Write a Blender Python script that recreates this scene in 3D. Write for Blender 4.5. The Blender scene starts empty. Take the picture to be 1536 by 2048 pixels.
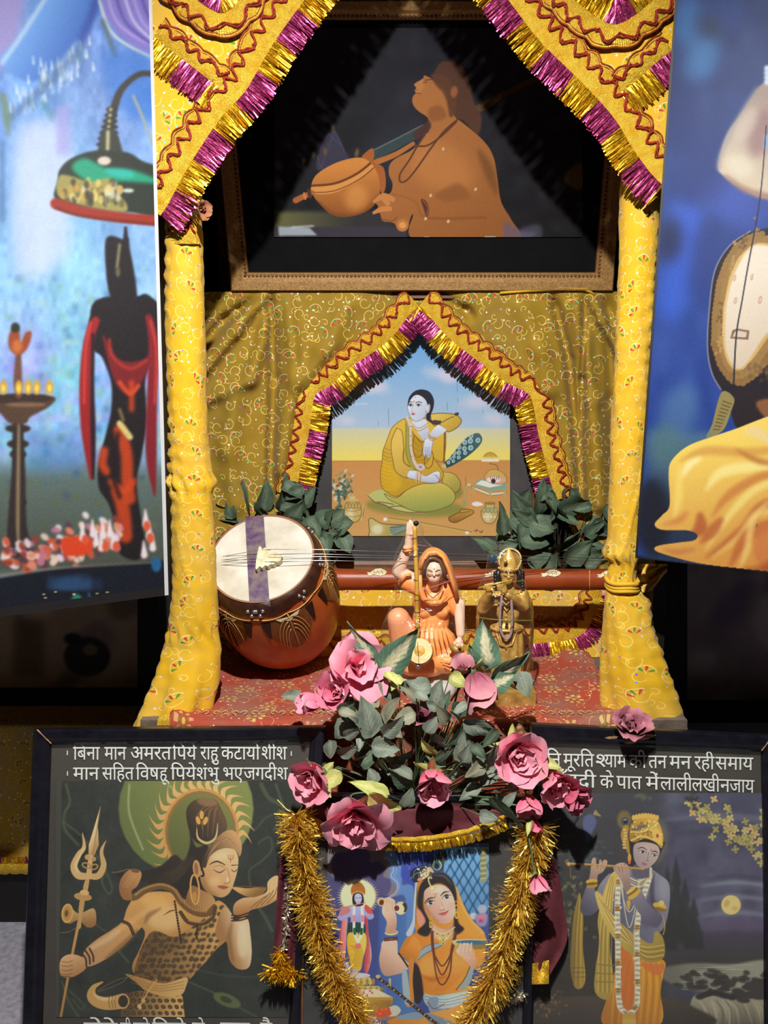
import bpy, bmesh, math, random
import numpy as np
from mathutils import Vector, Matrix, Quaternion, noise
random.seed(7); RNG = np.random.default_rng(11)
SC = bpy.context.scene
COL = SC.collection
R = math.radians
# ------------------------------------------------------------------ camera
FPX, PITCH, CZ = 1650.0, R(10.0), 1.55
CAM = Vector((0, 0, CZ))
cd = bpy.data.cameras.new('camera'); cam = bpy.data.objects.new('camera', cd); COL.objects.link(cam)
cd.sensor_fit = 'VERTICAL'; cd.sensor_height = 36.0; cd.lens = FPX / 2048 * 36.0
cd.clip_start = .01
cam.location = CAM; cam.rotation_euler = (R(90) - PITCH, 0, 0)
SC.camera = cam
# ------------------------------------------------------------------ light
SC.view_settings.view_transform = 'Standard'; SC.view_settings.look = 'None'
SC.view_settings.exposure = 0.0; SC.view_settings.gamma = 1.0
SC.view_settings.use_curve_mapping = False
w = bpy.data.worlds.new('world'); SC.world = w; w.use_nodes = True
w.node_tree.nodes['Background'].inputs[0].default_value = (1.0, .93, .84, 1)
w.node_tree.nodes['Background'].inputs[1].default_value = 0.12
ld = bpy.data.lights.new('ceiling_spot', 'SPOT'); lo = bpy.data.objects.new('ceiling_spot', ld); COL.objects.link(lo)
LAMP = Vector((-.06, .42, CZ + .955)); lo.location = LAMP
ld.energy = 232; ld.color = (1.0, .98, .95); ld.spot_size = R(128); ld.spot_blend = 1.0; ld.shadow_soft_size = .022
lo.rotation_euler = (Vector((.0, 1.45, CZ - .95)) - LAMP).to_track_quat('-Z', 'Y').to_euler()
# ------------------------------------------------------------------ helpers
def s2l(c):
    c = np.asarray(c, dtype=float)
    return np.where(c <= .04045, c / 12.92, ((c + .055) / 1.055) ** 2.4)
def C(r, g, b): return tuple(float(x) for x in s2l(np.array([r, g, b]) / 255.0)) + (1.0,)
CP, SP = math.cos(PITCH), math.sin(PITCH)
def ray(u, v):
    a, b = (u - 768) / FPX, (1024 - v) / FPX
    return Vector((a, CP + b * SP, -SP + b * CP))
def PY(u, v, Y):
    d = ray(u, v); return CAM + d * (Y / d.y)
def PZ(u, v, z):
    d = ray(u, v); return CAM + d * ((z - CZ) / d.z)
class Plane:
    def __init__(s, p, n): s.p = Vector(p); s.n = Vector(n).normalized()
    def __call__(s, u, v, off=0.0):
        d = ray(u, v); p0 = s.p + s.n * off
        return CAM + d * ((p0 - CAM).dot(s.n) / d.dot(s.n))
def lean_plane(Y, zrel, deg):          # a plane through (Y, zrel); deg > 0: its top leans away from the viewer
    return Plane((0, Y, CZ + zrel), (0, -math.cos(R(deg)), math.sin(R(deg))))
def pxM(Y, zrel=0.0): return (Y * CP - zrel * SP) / FPX   # metres per photograph pixel there

def tag(o, label=None, cat=None, group=None, kind=None):
    if label: o['label'] = label
    if cat: o['category'] = cat
    if group: o['group'] = group
    if kind: o['kind'] = kind
    return o
def thing(name, label, cat, loc=(0, 0, 0), group=None):
    o = bpy.data.objects.new(name, None); COL.objects.link(o); o.empty_display_size = .05
    o.location = loc; return tag(o, label, cat, group)
def link(name, me, mat=None, parent=None, smooth=False, label=None):
    o = bpy.data.objects.new(name, me); COL.objects.link(o)
    if mat is not None:
        for m in (mat if isinstance(mat, (list, tuple)) else [mat]): me.materials.append(m)
    if smooth: me.polygons.foreach_set('use_smooth', [True] * len(me.polygons))
    if parent is not None:
        q = parent; off = Vector((0, 0, 0))
        while q is not None: off += q.location; q = q.parent
        o.parent = parent
        o.location = -off
    if label: o['label'] = label
    return o
class MB:                              # gathers vertices and faces for ONE mesh
    def __init__(s): s.v = []; s.f = []; s.uv = {}; s.mi = []
    def add(s, vs, fs, uvs=None, mi=0):
        b = len(s.v); s.v += [tuple(p) for p in vs]
        for f in fs: s.f.append(tuple(i + b for i in f)); s.mi.append(mi)
        if uvs is not None:
            for i, t in enumerate(uvs): s.uv[b + i] = t
        return b
    def quad(s, a, b, c, d, mi=0): s.add([a, b, c, d], [(0, 1, 2, 3)], mi=mi)
    def box(s, lo, hi, mi=0):
        x0, y0, z0 = lo; x1, y1, z1 = hi
        s.add([(x0, y0, z0), (x1, y0, z0), (x1, y1, z0), (x0, y1, z0), (x0, y0, z1), (x1, y0, z1), (x1, y1, z1), (x0, y1, z1)],
              [(0, 3, 2, 1), (4, 5, 6, 7), (0, 1, 5, 4), (1, 2, 6, 5), (2, 3, 7, 6), (3, 0, 4, 7)], mi=mi)
    def grid(s, P, uv=None, close_u=False, mi=0):  # P[i][j]
        n, m = len(P), len(P[0]); vs = [p for r in P for p in r]; fs = []
        for i in range(n - 1):
            for j in range(m if close_u else m - 1):
                k = (j + 1) % m
                fs.append((i * m + j, i * m + k, (i + 1) * m + k, (i + 1) * m + j))
        s.add(vs, fs, [t for r in uv for t in r] if uv else None, mi)
    def tube(s, pts, rad, seg=8, cap=True, mi=0):
        pts = [Vector(p) for p in pts]; n = len(pts)
        if not hasattr(rad, '__len__'): rad = [rad] * n
        t0 = (pts[1] - pts[0]).normalized(); nrm = t0.orthogonal().normalized(); rings = []
        for i, p in enumerate(pts):
            t = (pts[min(i + 1, n - 1)] - pts[max(i - 1, 0)])
            t = t.normalized() if t.length > 1e-9 else t0
            nrm = (nrm - t * nrm.dot(t)); nrm = nrm.normalized() if nrm.length > 1e-6 else t.orthogonal().normalized()
            bi = t.cross(nrm)
            rings.append([p + (nrm * math.cos(2 * math.pi * k / seg) + bi * math.sin(2 * math.pi * k / seg)) * rad[i] for k in range(seg)])
        b = len(s.v); s.grid(rings, close_u=True, mi=mi)
        if cap:
            s.f.append(tuple(b + k for k in range(seg))[::-1]); s.mi.append(mi)
            s.f.append(tuple(b + (n - 1) * seg + k for k in range(seg))); s.mi.append(mi)
    def ball(s, c, r, M=None, seg=14, rings=9, mi=0):
        r = (r, r, r) if not hasattr(r, '__len__') else r; P = []
        for i in range(rings + 1):
            th = math.pi * i / rings; row = []
            for k in range(seg):
                ph = 2 * math.pi * k / seg
                q = Vector((r[0] * math.sin(th) * math.cos(ph), r[1] * math.sin(th) * math.sin(ph), r[2] * math.cos(th)))
                if M is not None: q = M @ q
                row.append(Vector(c) + q)
            P.append(row)
        s.grid(P, close_u=True, mi=mi)
    def build(s, name, mat=None, parent=None, smooth=False, label=None):
        me = bpy.data.meshes.new(name); me.from_pydata(s.v, [], s.f)
        if s.uv:
            ul = me.uv_layers.new(name='UVMap'); li = np.empty(len(me.loops), dtype=np.int32); me.loops.foreach_get('vertex_index', li)
            arr = np.zeros((len(s.v), 2)); 
            for k, t in s.uv.items(): arr[k] = t
            ul.data.foreach_set('uv', arr[li].astype(np.float32).ravel())
        if s.mi and max(s.mi) > 0: me.polygons.foreach_set('material_index', s.mi)
        me.validate(); me.update()
        return link(name, me, mat, parent, smooth, label)
def weld(o, d=1e-5):
    bm = bmesh.new(); bm.from_mesh(o.data); bmesh.ops.remove_doubles(bm, verts=bm.verts, dist=d)
    bmesh.ops.recalc_face_normals(bm, faces=bm.faces); bm.to_mesh(o.data); bm.free(); return o
def catmull(pts, n=8, closed=False):
    P = [np.array(p, dtype=float) for p in pts]; N = len(P); out = []
    for i in range(N if closed else N - 1):
        a, b, c, d = (P[(i - 1) % N] if closed or i else P[0]), P[i], P[(i + 1) % N], (P[(i + 2) % N] if closed or i + 2 < N else P[-1])
        for k in range(n):
            t = k / n
            out.append(.5 * (2 * b + (c - a) * t + (2 * a - 5 * b + 4 * c - d) * t * t + (3 * b - a - 3 * c + d) * t ** 3))
    if not closed: out.append(P[-1])
    return out
def resample(pts, step):
    pts = [Vector(p) for p in pts]; L = [0]
    for a, b in zip(pts, pts[1:]): L.append(L[-1] + (b - a).length)
    n = max(2, int(L[-1] / step) + 1); out = []; k = 0
    for i in range(n):
        t = L[-1] * i / (n - 1)
        while k < len(L) - 2 and L[k + 1] < t: k += 1
        f = (t - L[k]) / max(1e-9, L[k + 1] - L[k]); out.append(pts[k].lerp(pts[k + 1], f))
    return out
# ------------------------------------------------------------------ materials
class NT:
    def __init__(s, name):
        s.m = bpy.data.materials.new(name); s.m.use_nodes = True; s.t = s.m.node_tree
        s.b = s.t.nodes['Principled BSDF']; s.out = s.t.nodes['Material Output']
    def n(s, typ, **kw):
        nd = s.t.nodes.new(typ)
        for k, v in kw.items(): setattr(nd, k, v)
        return nd
    def put(s, sock, v):
        if isinstance(v, bpy.types.NodeSocket): s.t.links.new(v, sock)
        elif v is not None: sock.default_value = v
    def math(s, op, a, b=None, c=None, clamp=False):
        nd = s.n('ShaderNodeMath', operation=op, use_clamp=clamp)
        for i, x in enumerate((a, b, c)):
            if x is not None: s.put(nd.inputs[i], x)
        return nd.outputs[0]
    def vec(s, op, a, b=None):
        nd = s.n('ShaderNodeVectorMath', operation=op); s.put(nd.inputs[0], a)
        if b is not None: s.put(nd.inputs[1], b)
        return nd.outputs[1] if op in ('LENGTH', 'DOT_PRODUCT') else nd.outputs[0]
    def mix(s, f, a, b):
        nd = s.n('ShaderNodeMix', data_type='RGBA'); s.put(nd.inputs[0], f); s.put(nd.inputs[6], a); s.put(nd.inputs[7], b); return nd.outputs[2]
    def noise(s, vec=None, scale=5.0, detail=3.0, rough=.5, dist=0.0, dim='3D'):
        nd = s.n('ShaderNodeTexNoise', noise_dimensions=dim)
        if vec is not None: s.put(nd.inputs['Vector'], vec)
        nd.inputs['Scale'].default_value = scale; nd.inputs['Detail'].default_value = detail; nd.inputs['Roughness'].default_value = rough; nd.inputs['Distortion'].default_value = dist
        return nd.outputs[0]
    def ramp(s, f, stops, interp='LINEAR'):
        nd = s.n('ShaderNodeValToRGB'); nd.color_ramp.interpolation = interp; el = nd.color_ramp.elements
        while len(el) < len(stops): el.new(.5)
        for e, (p, c) in zip(el, stops): e.position = p; e.color = c if hasattr(c, '__len__') else (c, c, c, 1)
        s.put(nd.inputs[0], f); return nd.outputs[0]
    def coord(s, which='Object'): return s.n('ShaderNodeTexCoord').outputs[which]
    def bump(s, h, strength=.3, dist=.002):
        nd = s.n('ShaderNodeBump'); nd.inputs['Strength'].default_value = strength; nd.inputs['Distance'].default_value = dist
        s.put(nd.inputs['Height'], h); s.t.links.new(nd.outputs[0], s.b.inputs['Normal'])
    def set(s, color=None, rough=None, metal=None, **kw):
        if color is not None: s.put(s.b.inputs['Base Color'], color)
        if rough is not None: s.put(s.b.inputs['Roughness'], rough)
        if metal is not None: s.put(s.b.inputs['Metallic'], metal)
        for k, v in kw.items(): s.put(s.b.inputs[k], v)
        return s
def simple(name, rgb, rough=.6, metal=0.0, var=.12, vscale=30.0, bump=0.0, bscale=80.0, rgb2=None, spec=None, sheen=0.0):
    t = NT(name); co = t.coord()
    a = C(*rgb); b = C(*rgb2) if rgb2 else tuple(max(0, x * (1 - var * 2)) for x in a[:3]) + (1,)
    f = t.noise(co, vscale, 4.0, .6)
    t.set(t.mix(t.ramp(f, [(.35, 0.0), (.68, 1.0)]), a, b), rough, metal)
    if bump: t.bump(t.noise(co, bscale, 3.0, .6), bump)
    if spec is not None: t.b.inputs['Specular IOR Level'].default_value = spec
    if sheen: t.b.inputs['Sheen Weight'].default_value = sheen
    return t.m
M = {}
def brocade(name, base, dusty, dust_amt=.25, motif_scale=.062, red=False):
    t = NT(name); uv = t.coord('UV')
    def cell(scale, rnd, seed):
        off = t.vec('ADD', uv, (seed, seed * .7, 0))
        v = t.n('ShaderNodeTexVoronoi', voronoi_dimensions='2D', feature='F1'); t.put(v.inputs['Vector'], off)
        v.inputs['Scale'].default_value = 1 / scale; v.inputs['Randomness'].default_value = rnd
        loc = t.vec('SUBTRACT', off, v.outputs['Position']); sep = t.n('ShaderNodeSeparateXYZ'); t.put(sep.inputs[0], loc)
        col = t.n('ShaderNodeSeparateColor'); t.put(col.inputs[0], v.outputs['Color'])
        r = t.math('SQRT', t.math('ADD', t.math('MULTIPLY', sep.outputs[0], sep.outputs[0]), t.math('MULTIPLY', sep.outputs[1], sep.outputs[1])))
        ang = t.math('ARCTAN2', sep.outputs[1], sep.outputs[0])
        return r, ang, col.outputs
    def band(x, c, w): return t.math('LESS_THAN', t.math('ABSOLUTE', t.math('SUBTRACT', x, c)), w)
    n1 = t.noise(uv, 9.0, 5.0, .65); n2 = t.noise(uv, 260.0, 2.0, .5)
    col = t.mix(t.math('MULTIPLY', t.ramp(n1, [(.42, 0.0), (.72, 1.0)]), dust_amt), C(*base), C(*dusty))
    k = motif_scale / .052
    # scrolls
    heights = []
    for sc, rr, ww, seed in ((.034 * k, .0092 * k, .00062, 3.1), (.027 * k, .0048 * k, .00055, 7.7)):
        r, a, c = cell(sc, .8, seed)
        a2 = t.math('WRAP', t.math('ADD', a, t.math('MULTIPLY', c[0], 6.28)), 3.1416, -3.1416)
        sp = t.math('ADD', r, t.math('MULTIPLY', a2, -.0011 * k))
        sw = t.math('MULTIPLY', band(sp, rr, ww), t.math('LESS_THAN', a2, 2.3))
        sw = t.math('MULTIPLY', sw, t.math('GREATER_THAN', c[1], .2))
        col = t.mix(t.math('MULTIPLY', sw, .8), col, C(250, 222, 120) if not red else C(205, 165, 75)); heights.append(sw)
    # fan flowers
    r, a, c = cell(motif_scale, .62, 0.0)
    a2 = t.math('WRAP', t.math('ADD', a, t.math('MULTIPLY', t.math('SUBTRACT', c[0], .5), 2.6)), 3.1416, -3.1416)
    if not red:
        d = t.math('ABSOLUTE', t.math('SUBTRACT', a2, 1.57))
        pet = t.math('GREATER_THAN', t.math('COSINE', t.math('MULTIPLY', d, 6.6)), t.math('ADD', .05, t.math('MULTIPLY', t.math('ABSOLUTE', t.math('SUBTRACT', r, .0085)), 110)))
        pet = t.math('MULTIPLY', pet, t.math('LESS_THAN', d, 1.75)); pet = t.math('MULTIPLY', pet, band(r, .0085, .0052))
        flip = t.math('GREATER_THAN', c[1], .45)
        pc1 = t.ramp(t.math('DIVIDE', d, 3.14), [(0, C(190, 30, 45)), (.152, C(60, 140, 40)), (.46, C(235, 225, 200))], 'CONSTANT')
        pc2 = t.ramp(t.math('DIVIDE', d, 3.14), [(0, C(55, 135, 50)), (.152, C(195, 40, 50)), (.46, C(240, 225, 205))], 'CONSTANT')
        pc = t.mix(flip, pc1, pc2)
        col = t.mix(t.math('MULTIPLY', pet, .92), col, pc); heights.append(pet)
        arc = t.math('MULTIPLY', band(r, .0150, .0006), t.math('LESS_THAN', d, 1.3)); col = t.mix(t.math('MULTIPLY', arc, .7), col, C(252, 235, 170))
    else:
        pet = t.math('GREATER_THAN', t.math('COSINE', t.math('MULTIPLY', a2, 7)), t.math('ADD', -.2, t.math('MULTIPLY', t.math('ABSOLUTE', t.math('SUBTRACT', r, .012)), 75)))
        pet = t.math('MULTIPLY', pet, band(r, .0115, .0085))
        col = t.mix(t.math('MULTIPLY', pet, t.ramp(t.noise(uv, 14.0, 3.0), [(.4, .25), (.65, .85)])), col, t.mix(t.math('LESS_THAN', r, .011), C(215, 190, 110), C(130, 105, 40)))
        ctr = t.math('LESS_THAN', r, .0035); col = t.mix(ctr, col, C(190, 170, 60)); heights.append(pet)
    h = heights[0]
    for x in heights[1:]: h = t.math('MAXIMUM', h, x)
    # sequins
    r, a, c = cell(.021, .95, 5.3)
    sq = t.math('MULTIPLY', t.math('LESS_THAN', r, .0019), t.math('GREATER_THAN', c[1], .45))
    hue = t.n('ShaderNodeCombineColor', mode='HSV'); t.put(hue.inputs[0], c[0]); t.put(hue.inputs[1], t.math('MULTIPLY', t.math('GREATER_THAN', c[2], .62), .75)); hue.inputs[2].default_value = .95
    col = t.mix(sq, col, hue.outputs[0])
    t.set(col, t.math('SUBTRACT', .82, t.math('MULTIPLY', sq, .45)), t.math('MULTIPLY', sq, .35))
    t.b.inputs['Sheen Weight'].default_value = .06
    t.bump(t.math('ADD', t.math('MULTIPLY', h, 1.0), t.math('MULTIPLY', n2, .35)), .35, .0009)
    return t.m
M['yellow'] = brocade('yellow_brocade', (222, 172, 10), (196, 166, 88), .5)
M['olive'] = brocade('drape_brocade', (150, 118, 14), (128, 104, 40), .6)  # yellow cloth again, with the niche's shade put into its base colour
M['dusty'] = brocade('dusty_brocade', (214, 166, 24), (186, 160, 108), .9)
M['red'] = brocade('red_brocade', (164, 62, 40), (138, 102, 84), 1.0, .088, True)
def lace():
    t = NT('gold_lace'); uv = t.coord('UV')
    wv = t.n('ShaderNodeTexWave', wave_type='BANDS', bands_direction='X'); t.put(wv.inputs['Vector'], uv); wv.inputs['Scale'].default_value = 160; wv.inputs['Distortion'].default_value = 2.0; wv.inputs['Detail'].default_value = 1
    n = t.noise(uv, 420.0, 2.0, .6); n3 = t.noise(uv, 45, 3, .6)
    t.set(t.mix(t.ramp(n3, [(.4, 0.0), (.7, 1.0)]), C(255, 212, 70), C(240, 176, 36)), .36, .42)
    t.bump(t.math('ADD', t.math('MULTIPLY', wv.outputs[0], .4), t.math('ADD', n, t.math('MULTIPLY', t.noise(uv, 150.0, 2.0, .6), 1.2))), .8, .0030); return t.m
M['lace'] = lace()
def foil(name, a, b, rough=.3, metal=.85):
    t = NT(name); co = t.coord(); n = t.noise(co, 300.0, 1.0)
    t.set(t.mix(t.ramp(n, [(.35, 0.0), (.65, 1.0)]), C(*a), C(*b)), rough, metal); return t.m
M['goldfoil'] = foil('gold_foil', (255, 208, 50), (200, 142, 16), .32, .75)
M['pinkfoil'] = foil('pink_foil', (206, 78, 138), (128, 34, 70), .34, .65)
M['silverfoil'] = foil('silver_foil', (235, 230, 220), (190, 170, 130), .3, .85)
M['tinsel'] = foil('gold_tinsel', (255, 218, 98), (212, 164, 48), .34, .6)
M['redthread'] = simple('red_thread', (158, 36, 16), .55, .2, bump=.4, bscale=900)
M['cord'] = simple('dark_red_cord', (150, 60, 18), .5, .3)
# ------------------------------------------------------------------ painter for the printed pictures (colours of the prints)
class Pic:
    def __init__(s, u0, v0, u1, v1, res=1.0, bg=(128, 128, 128)):
        s.u0, s.v0, s.u1, s.v1, s.res = u0, v0, u1, v1, res
        s.w, s.h = int((u1 - u0) * res) + 1, int((v1 - v0) * res) + 1
        s.a = np.empty((s.h, s.w, 3)); s.a[:] = np.array(bg) / 255.0; s.view(0, 0, 1)
    def view(s, x0, y0, k): s.x0, s.y0, s.k = x0, y0, k; s.f = s.res / k; return s
    def T(s, p): return ((s.x0 + p[0] / s.k - s.u0) * s.res, (s.y0 + p[1] / s.k - s.v0) * s.res)
    @staticmethod
    def _box(a, r):
        r = int(r)
        if r < 1: return a
        for ax in (0, 1):
            p = np.pad(a, [(r + 1, r) if i == ax else (0, 0) for i in range(2)], mode='edge'); c = np.cumsum(p, axis=ax)
            n = a.shape[ax]
            a = (np.take(c, range(2 * r + 1, 2 * r + 1 + n), axis=ax) - np.take(c, range(0, n), axis=ax)) / (2 * r + 1)
        return a
    def blur_a(s, a, b):
        r = b * s.f
        if r < .6: return a
        r1 = max(1, int(round(r * .6)))
        return s._box(s._box(a, r1), r1)
    def polymask(s, pts, blur=0, smooth=True):
        P = [s.T(p) for p in pts]
        if smooth: P = catmull(P, 6, True)
        P = np.array(P); al = np.zeros((s.h, s.w)); pad = 0
        SS = 3; y0 = max(0, int(P[:, 1].min()) - 1); y1 = min(s.h - 1, int(P[:, 1].max()) + 1)
        ax, ay = P[:, 0], P[:, 1]; bx, by = np.roll(ax, -1), np.roll(ay, -1); xs = np.arange(s.w)
        for y in range(y0, y1 + 1):
            for q in range(SS):
                yy = y + (q + .5) / SS - .5
                m = ((ay <= yy) & (by > yy)) | ((by <= yy) & (ay > yy))
                if not m.any(): continue
                X = np.sort(ax[m] + (yy - ay[m]) / (by[m] - ay[m]) * (bx[m] - ax[m]))
                for i in range(0, len(X) - 1, 2):
                    l, r = X[i] + .5, X[i + 1] + .5
                    i0, i1 = max(0, int(l)), min(s.w - 1, int(r))
                    if i1 < i0: continue
                    seg = xs[i0:i1 + 1]
                    al[y, i0:i1 + 1] += np.clip(np.minimum(seg + 1, r) - np.maximum(seg, l), 0, 1) / SS
        al = np.clip(al, 0, 1)
        return s.blur_a(al, blur) if blur else al
    def fill(s, al, col, alpha=1.0, mask=None):
        if mask is not None: al = al * mask
        al = (al * alpha)[..., None]
        if callable(col): c = col(s)
        elif len(col) == 4 and hasattr(col[0], '__len__'):
            c1, c2, p, q = col; p, q = np.array(s.T(p)), np.array(s.T(q)); d = q - p
            yy, xx = np.mgrid[0:s.h, 0:s.w]; t = np.clip(((xx - p[0]) * d[0] + (yy - p[1]) * d[1]) / (d @ d), 0, 1)[..., None]
            c = (np.array(c1) * (1 - t) + np.array(c2) * t) / 255.0
        else: c = np.array(col) / 255.0
        s.a = s.a * (1 - al) + c * al
        return al[..., 0]
    def poly(s, pts, col, blur=0, smooth=True, alpha=1.0, mask=None, line=None, lw=2):
        al = s.polymask(pts, blur, smooth); s.fill(al, col, alpha, mask)
        if line: s.line(list(pts) + [pts[0]], lw, line, smooth=smooth)
        return al
    def rect(s, x0, y0, x1, y1, col, blur=0, **k): return s.poly([(x0, y0), (x1, y0), (x1, y1), (x0, y1)], col, blur, False, **k)
    def line(s, pts, w, col, blur=0, smooth=True, alpha=1.0, mask=None):
        P = [s.T(p) for p in pts]; n0 = len(P)
        if not hasattr(w, '__len__'): w = [w] * n0
        Q = [(p[0], p[1], ww * s.f / 2) for p, ww in zip(P, w)]
        if smooth and n0 > 2: Q = catmull(Q, 6)
        al = np.zeros((s.h, s.w))
        for a, b in zip(Q, Q[1:]):
            r = max(abs(a[2]), abs(b[2])) + 1.5
            i0, i1 = max(0, int(min(a[0], b[0]) - r)), min(s.w, int(max(a[0], b[0]) + r) + 2)
            j0, j1 = max(0, int(min(a[1], b[1]) - r)), min(s.h, int(max(a[1], b[1]) + r) + 2)
            if i1 <= i0 or j1 <= j0: continue
            yy, xx = np.mgrid[j0:j1, i0:i1]; dx, dy = b[0] - a[0], b[1] - a[1]; L = dx * dx + dy * dy
            t = np.clip(((xx - a[0]) * dx + (yy - a[1]) * dy) / L, 0, 1) if L > 1e-9 else 0
            d = np.hypot(xx - a[0] - t * dx, yy - a[1] - t * dy); rr = np.maximum(a[2] + (b[2] - a[2]) * t, .12)
            v = np.clip(rr - d + .5, 0, 1) * np.minimum(1, rr * 2 + .15)
            al[j0:j1, i0:i1] = np.maximum(al[j0:j1, i0:i1], v)
        if blur: al = s.blur_a(al, blur)
        s.fill(al, col, alpha, mask); return al
    def ell(s, cx, cy, rx, ry, col, rot=0, blur=0, alpha=1.0, mask=None, ring=0):
        c, sn = math.cos(R(rot)), math.sin(R(rot))
        pts = [(cx + rx * math.cos(t) * c - ry * math.sin(t) * sn, cy + rx * math.cos(t) * sn + ry * math.sin(t) * c) for t in np.linspace(0, 2 * math.pi, 28, endpoint=False)]
        if ring: return s.line(pts + [pts[0]], ring, col, blur, False, alpha, mask)
        return s.poly(pts, col, blur, False, alpha, mask)
    def noise(s, amp, cell, mask=None, color=True, seed=0, stretch=1.0):
        rng = np.random.default_rng(seed); cx = max(1.0, cell * s.f); cy = max(1.0, cell * s.f * stretch)
        g = rng.normal(0, 1, (int(s.h / cy) + 3, int(s.w / cx) + 3, 3 if color else 1))
        y = np.arange(s.h) / cy; x = np.arange(s.w) / cx; iy, ix = y.astype(int), x.astype(int)
        fy, fx = (y - iy)[:, None, None], (x - ix)[None, :, None]; fy = fy * fy * (3 - 2 * fy); fx = fx * fx * (3 - 2 * fx)
        v = (g[iy][:, ix] * (1 - fx) + g[iy][:, ix + 1] * fx) * (1 - fy) + (g[iy + 1][:, ix] * (1 - fx) + g[iy + 1][:, ix + 1] * fx) * fy
        m = 1 if mask is None else mask[..., None]
        s.a = np.clip(s.a + v * amp / 255.0 * m, 0, 1)
    def soften(s, b):
        for i in range(3): s.a[..., i] = s.blur_a(s.a[..., i], b)
    def mesh(s, name, P, mat, parent, gain=1.0, label=None):   # P(u, v) -> world point on the flat print
        us = np.linspace(s.u0, s.u1, s.w); vs = np.linspace(s.v0, s.v1, s.h)
        c = [np.array(P(u, v)) for u, v in ((s.u0, s.v0), (s.u1, s.v0), (s.u0, s.v1))]
        # exact projection of the pixel grid onto the plane of the print
        n = np.cross(c[1] - c[0], c[2] - c[0]); n /= np.linalg.norm(n)
        A, B = np.meshgrid((us - 768) / FPX, (1024 - vs) / FPX)
        D = np.stack([A, CP + B * SP, -SP + B * CP], -1); o = np.array(CAM)
        t = ((c[0] - o) @ n) / (D @ n); V = o + D * t[..., None]
        me = bpy.data.meshes.new(name); nv = s.w * s.h; nf = (s.w - 1) * (s.h - 1)
        me.vertices.add(nv); me.vertices.foreach_set('co', V.astype(np.float32).ravel())
        idx = np.arange(nv).reshape(s.h, s.w); q = np.stack([idx[1:, :-1], idx[1:, 1:], idx[:-1, 1:], idx[:-1, :-1]], -1).reshape(-1, 4)
        me.loops.add(nf * 4); me.loops.foreach_set('vertex_index', q.astype(np.int32).ravel())
        me.polygons.add(nf); me.polygons.foreach_set('loop_start', np.arange(0, nf * 4, 4, dtype=np.int32)); me.polygons.foreach_set('loop_total', np.full(nf, 4, dtype=np.int32))
        me.update(calc_edges=True)
        ca = me.color_attributes.new('print', 'FLOAT_COLOR', 'POINT'); col = np.ones((nv, 4), dtype=np.float32)
        col[:, :3] = np.clip(s2l(np.clip(s.a, 0, 1)) * gain, 0, .92).reshape(-1, 3); ca.data.foreach_set('color', col.ravel())
        return link(name, me, mat, parent, label=label)
def print_mat(name, rough=.55, spec=.4, grain=.05):
    t = NT(name); at = t.n('ShaderNodeVertexColor', layer_name='print'); n = t.noise(t.coord(), 900, 2)
    t.set(t.mix(t.math('MULTIPLY', n, grain), at.outputs[0], C(120, 115, 105)), rough); t.b.inputs['Specular IOR Level'].default_value = spec; return t.m
M['print'] = print_mat('printed_paper', .6, .15)
M['flex'] = print_mat('printed_flex', .5, .2, .02)
def flame(p, cx, cy, rx, ry, ang, length, wid, col, bend=.12):
    a = R(ang); pts = []
    for t, sgn in ((0, 1), (.35, 1), (.7, 1), (1, 0), (.7, -1), (.35, -1), (0, -1)):
        k = 1 + length * t; aa = a + sgn * R(wid) * (1 - t) * (1.0 if t < .5 else .8) + bend * math.sin(t * 4.2)
        pts.append((cx + rx * k * math.cos(aa), cy - ry * k * math.sin(aa)))
    p.poly(pts, col)
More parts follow.
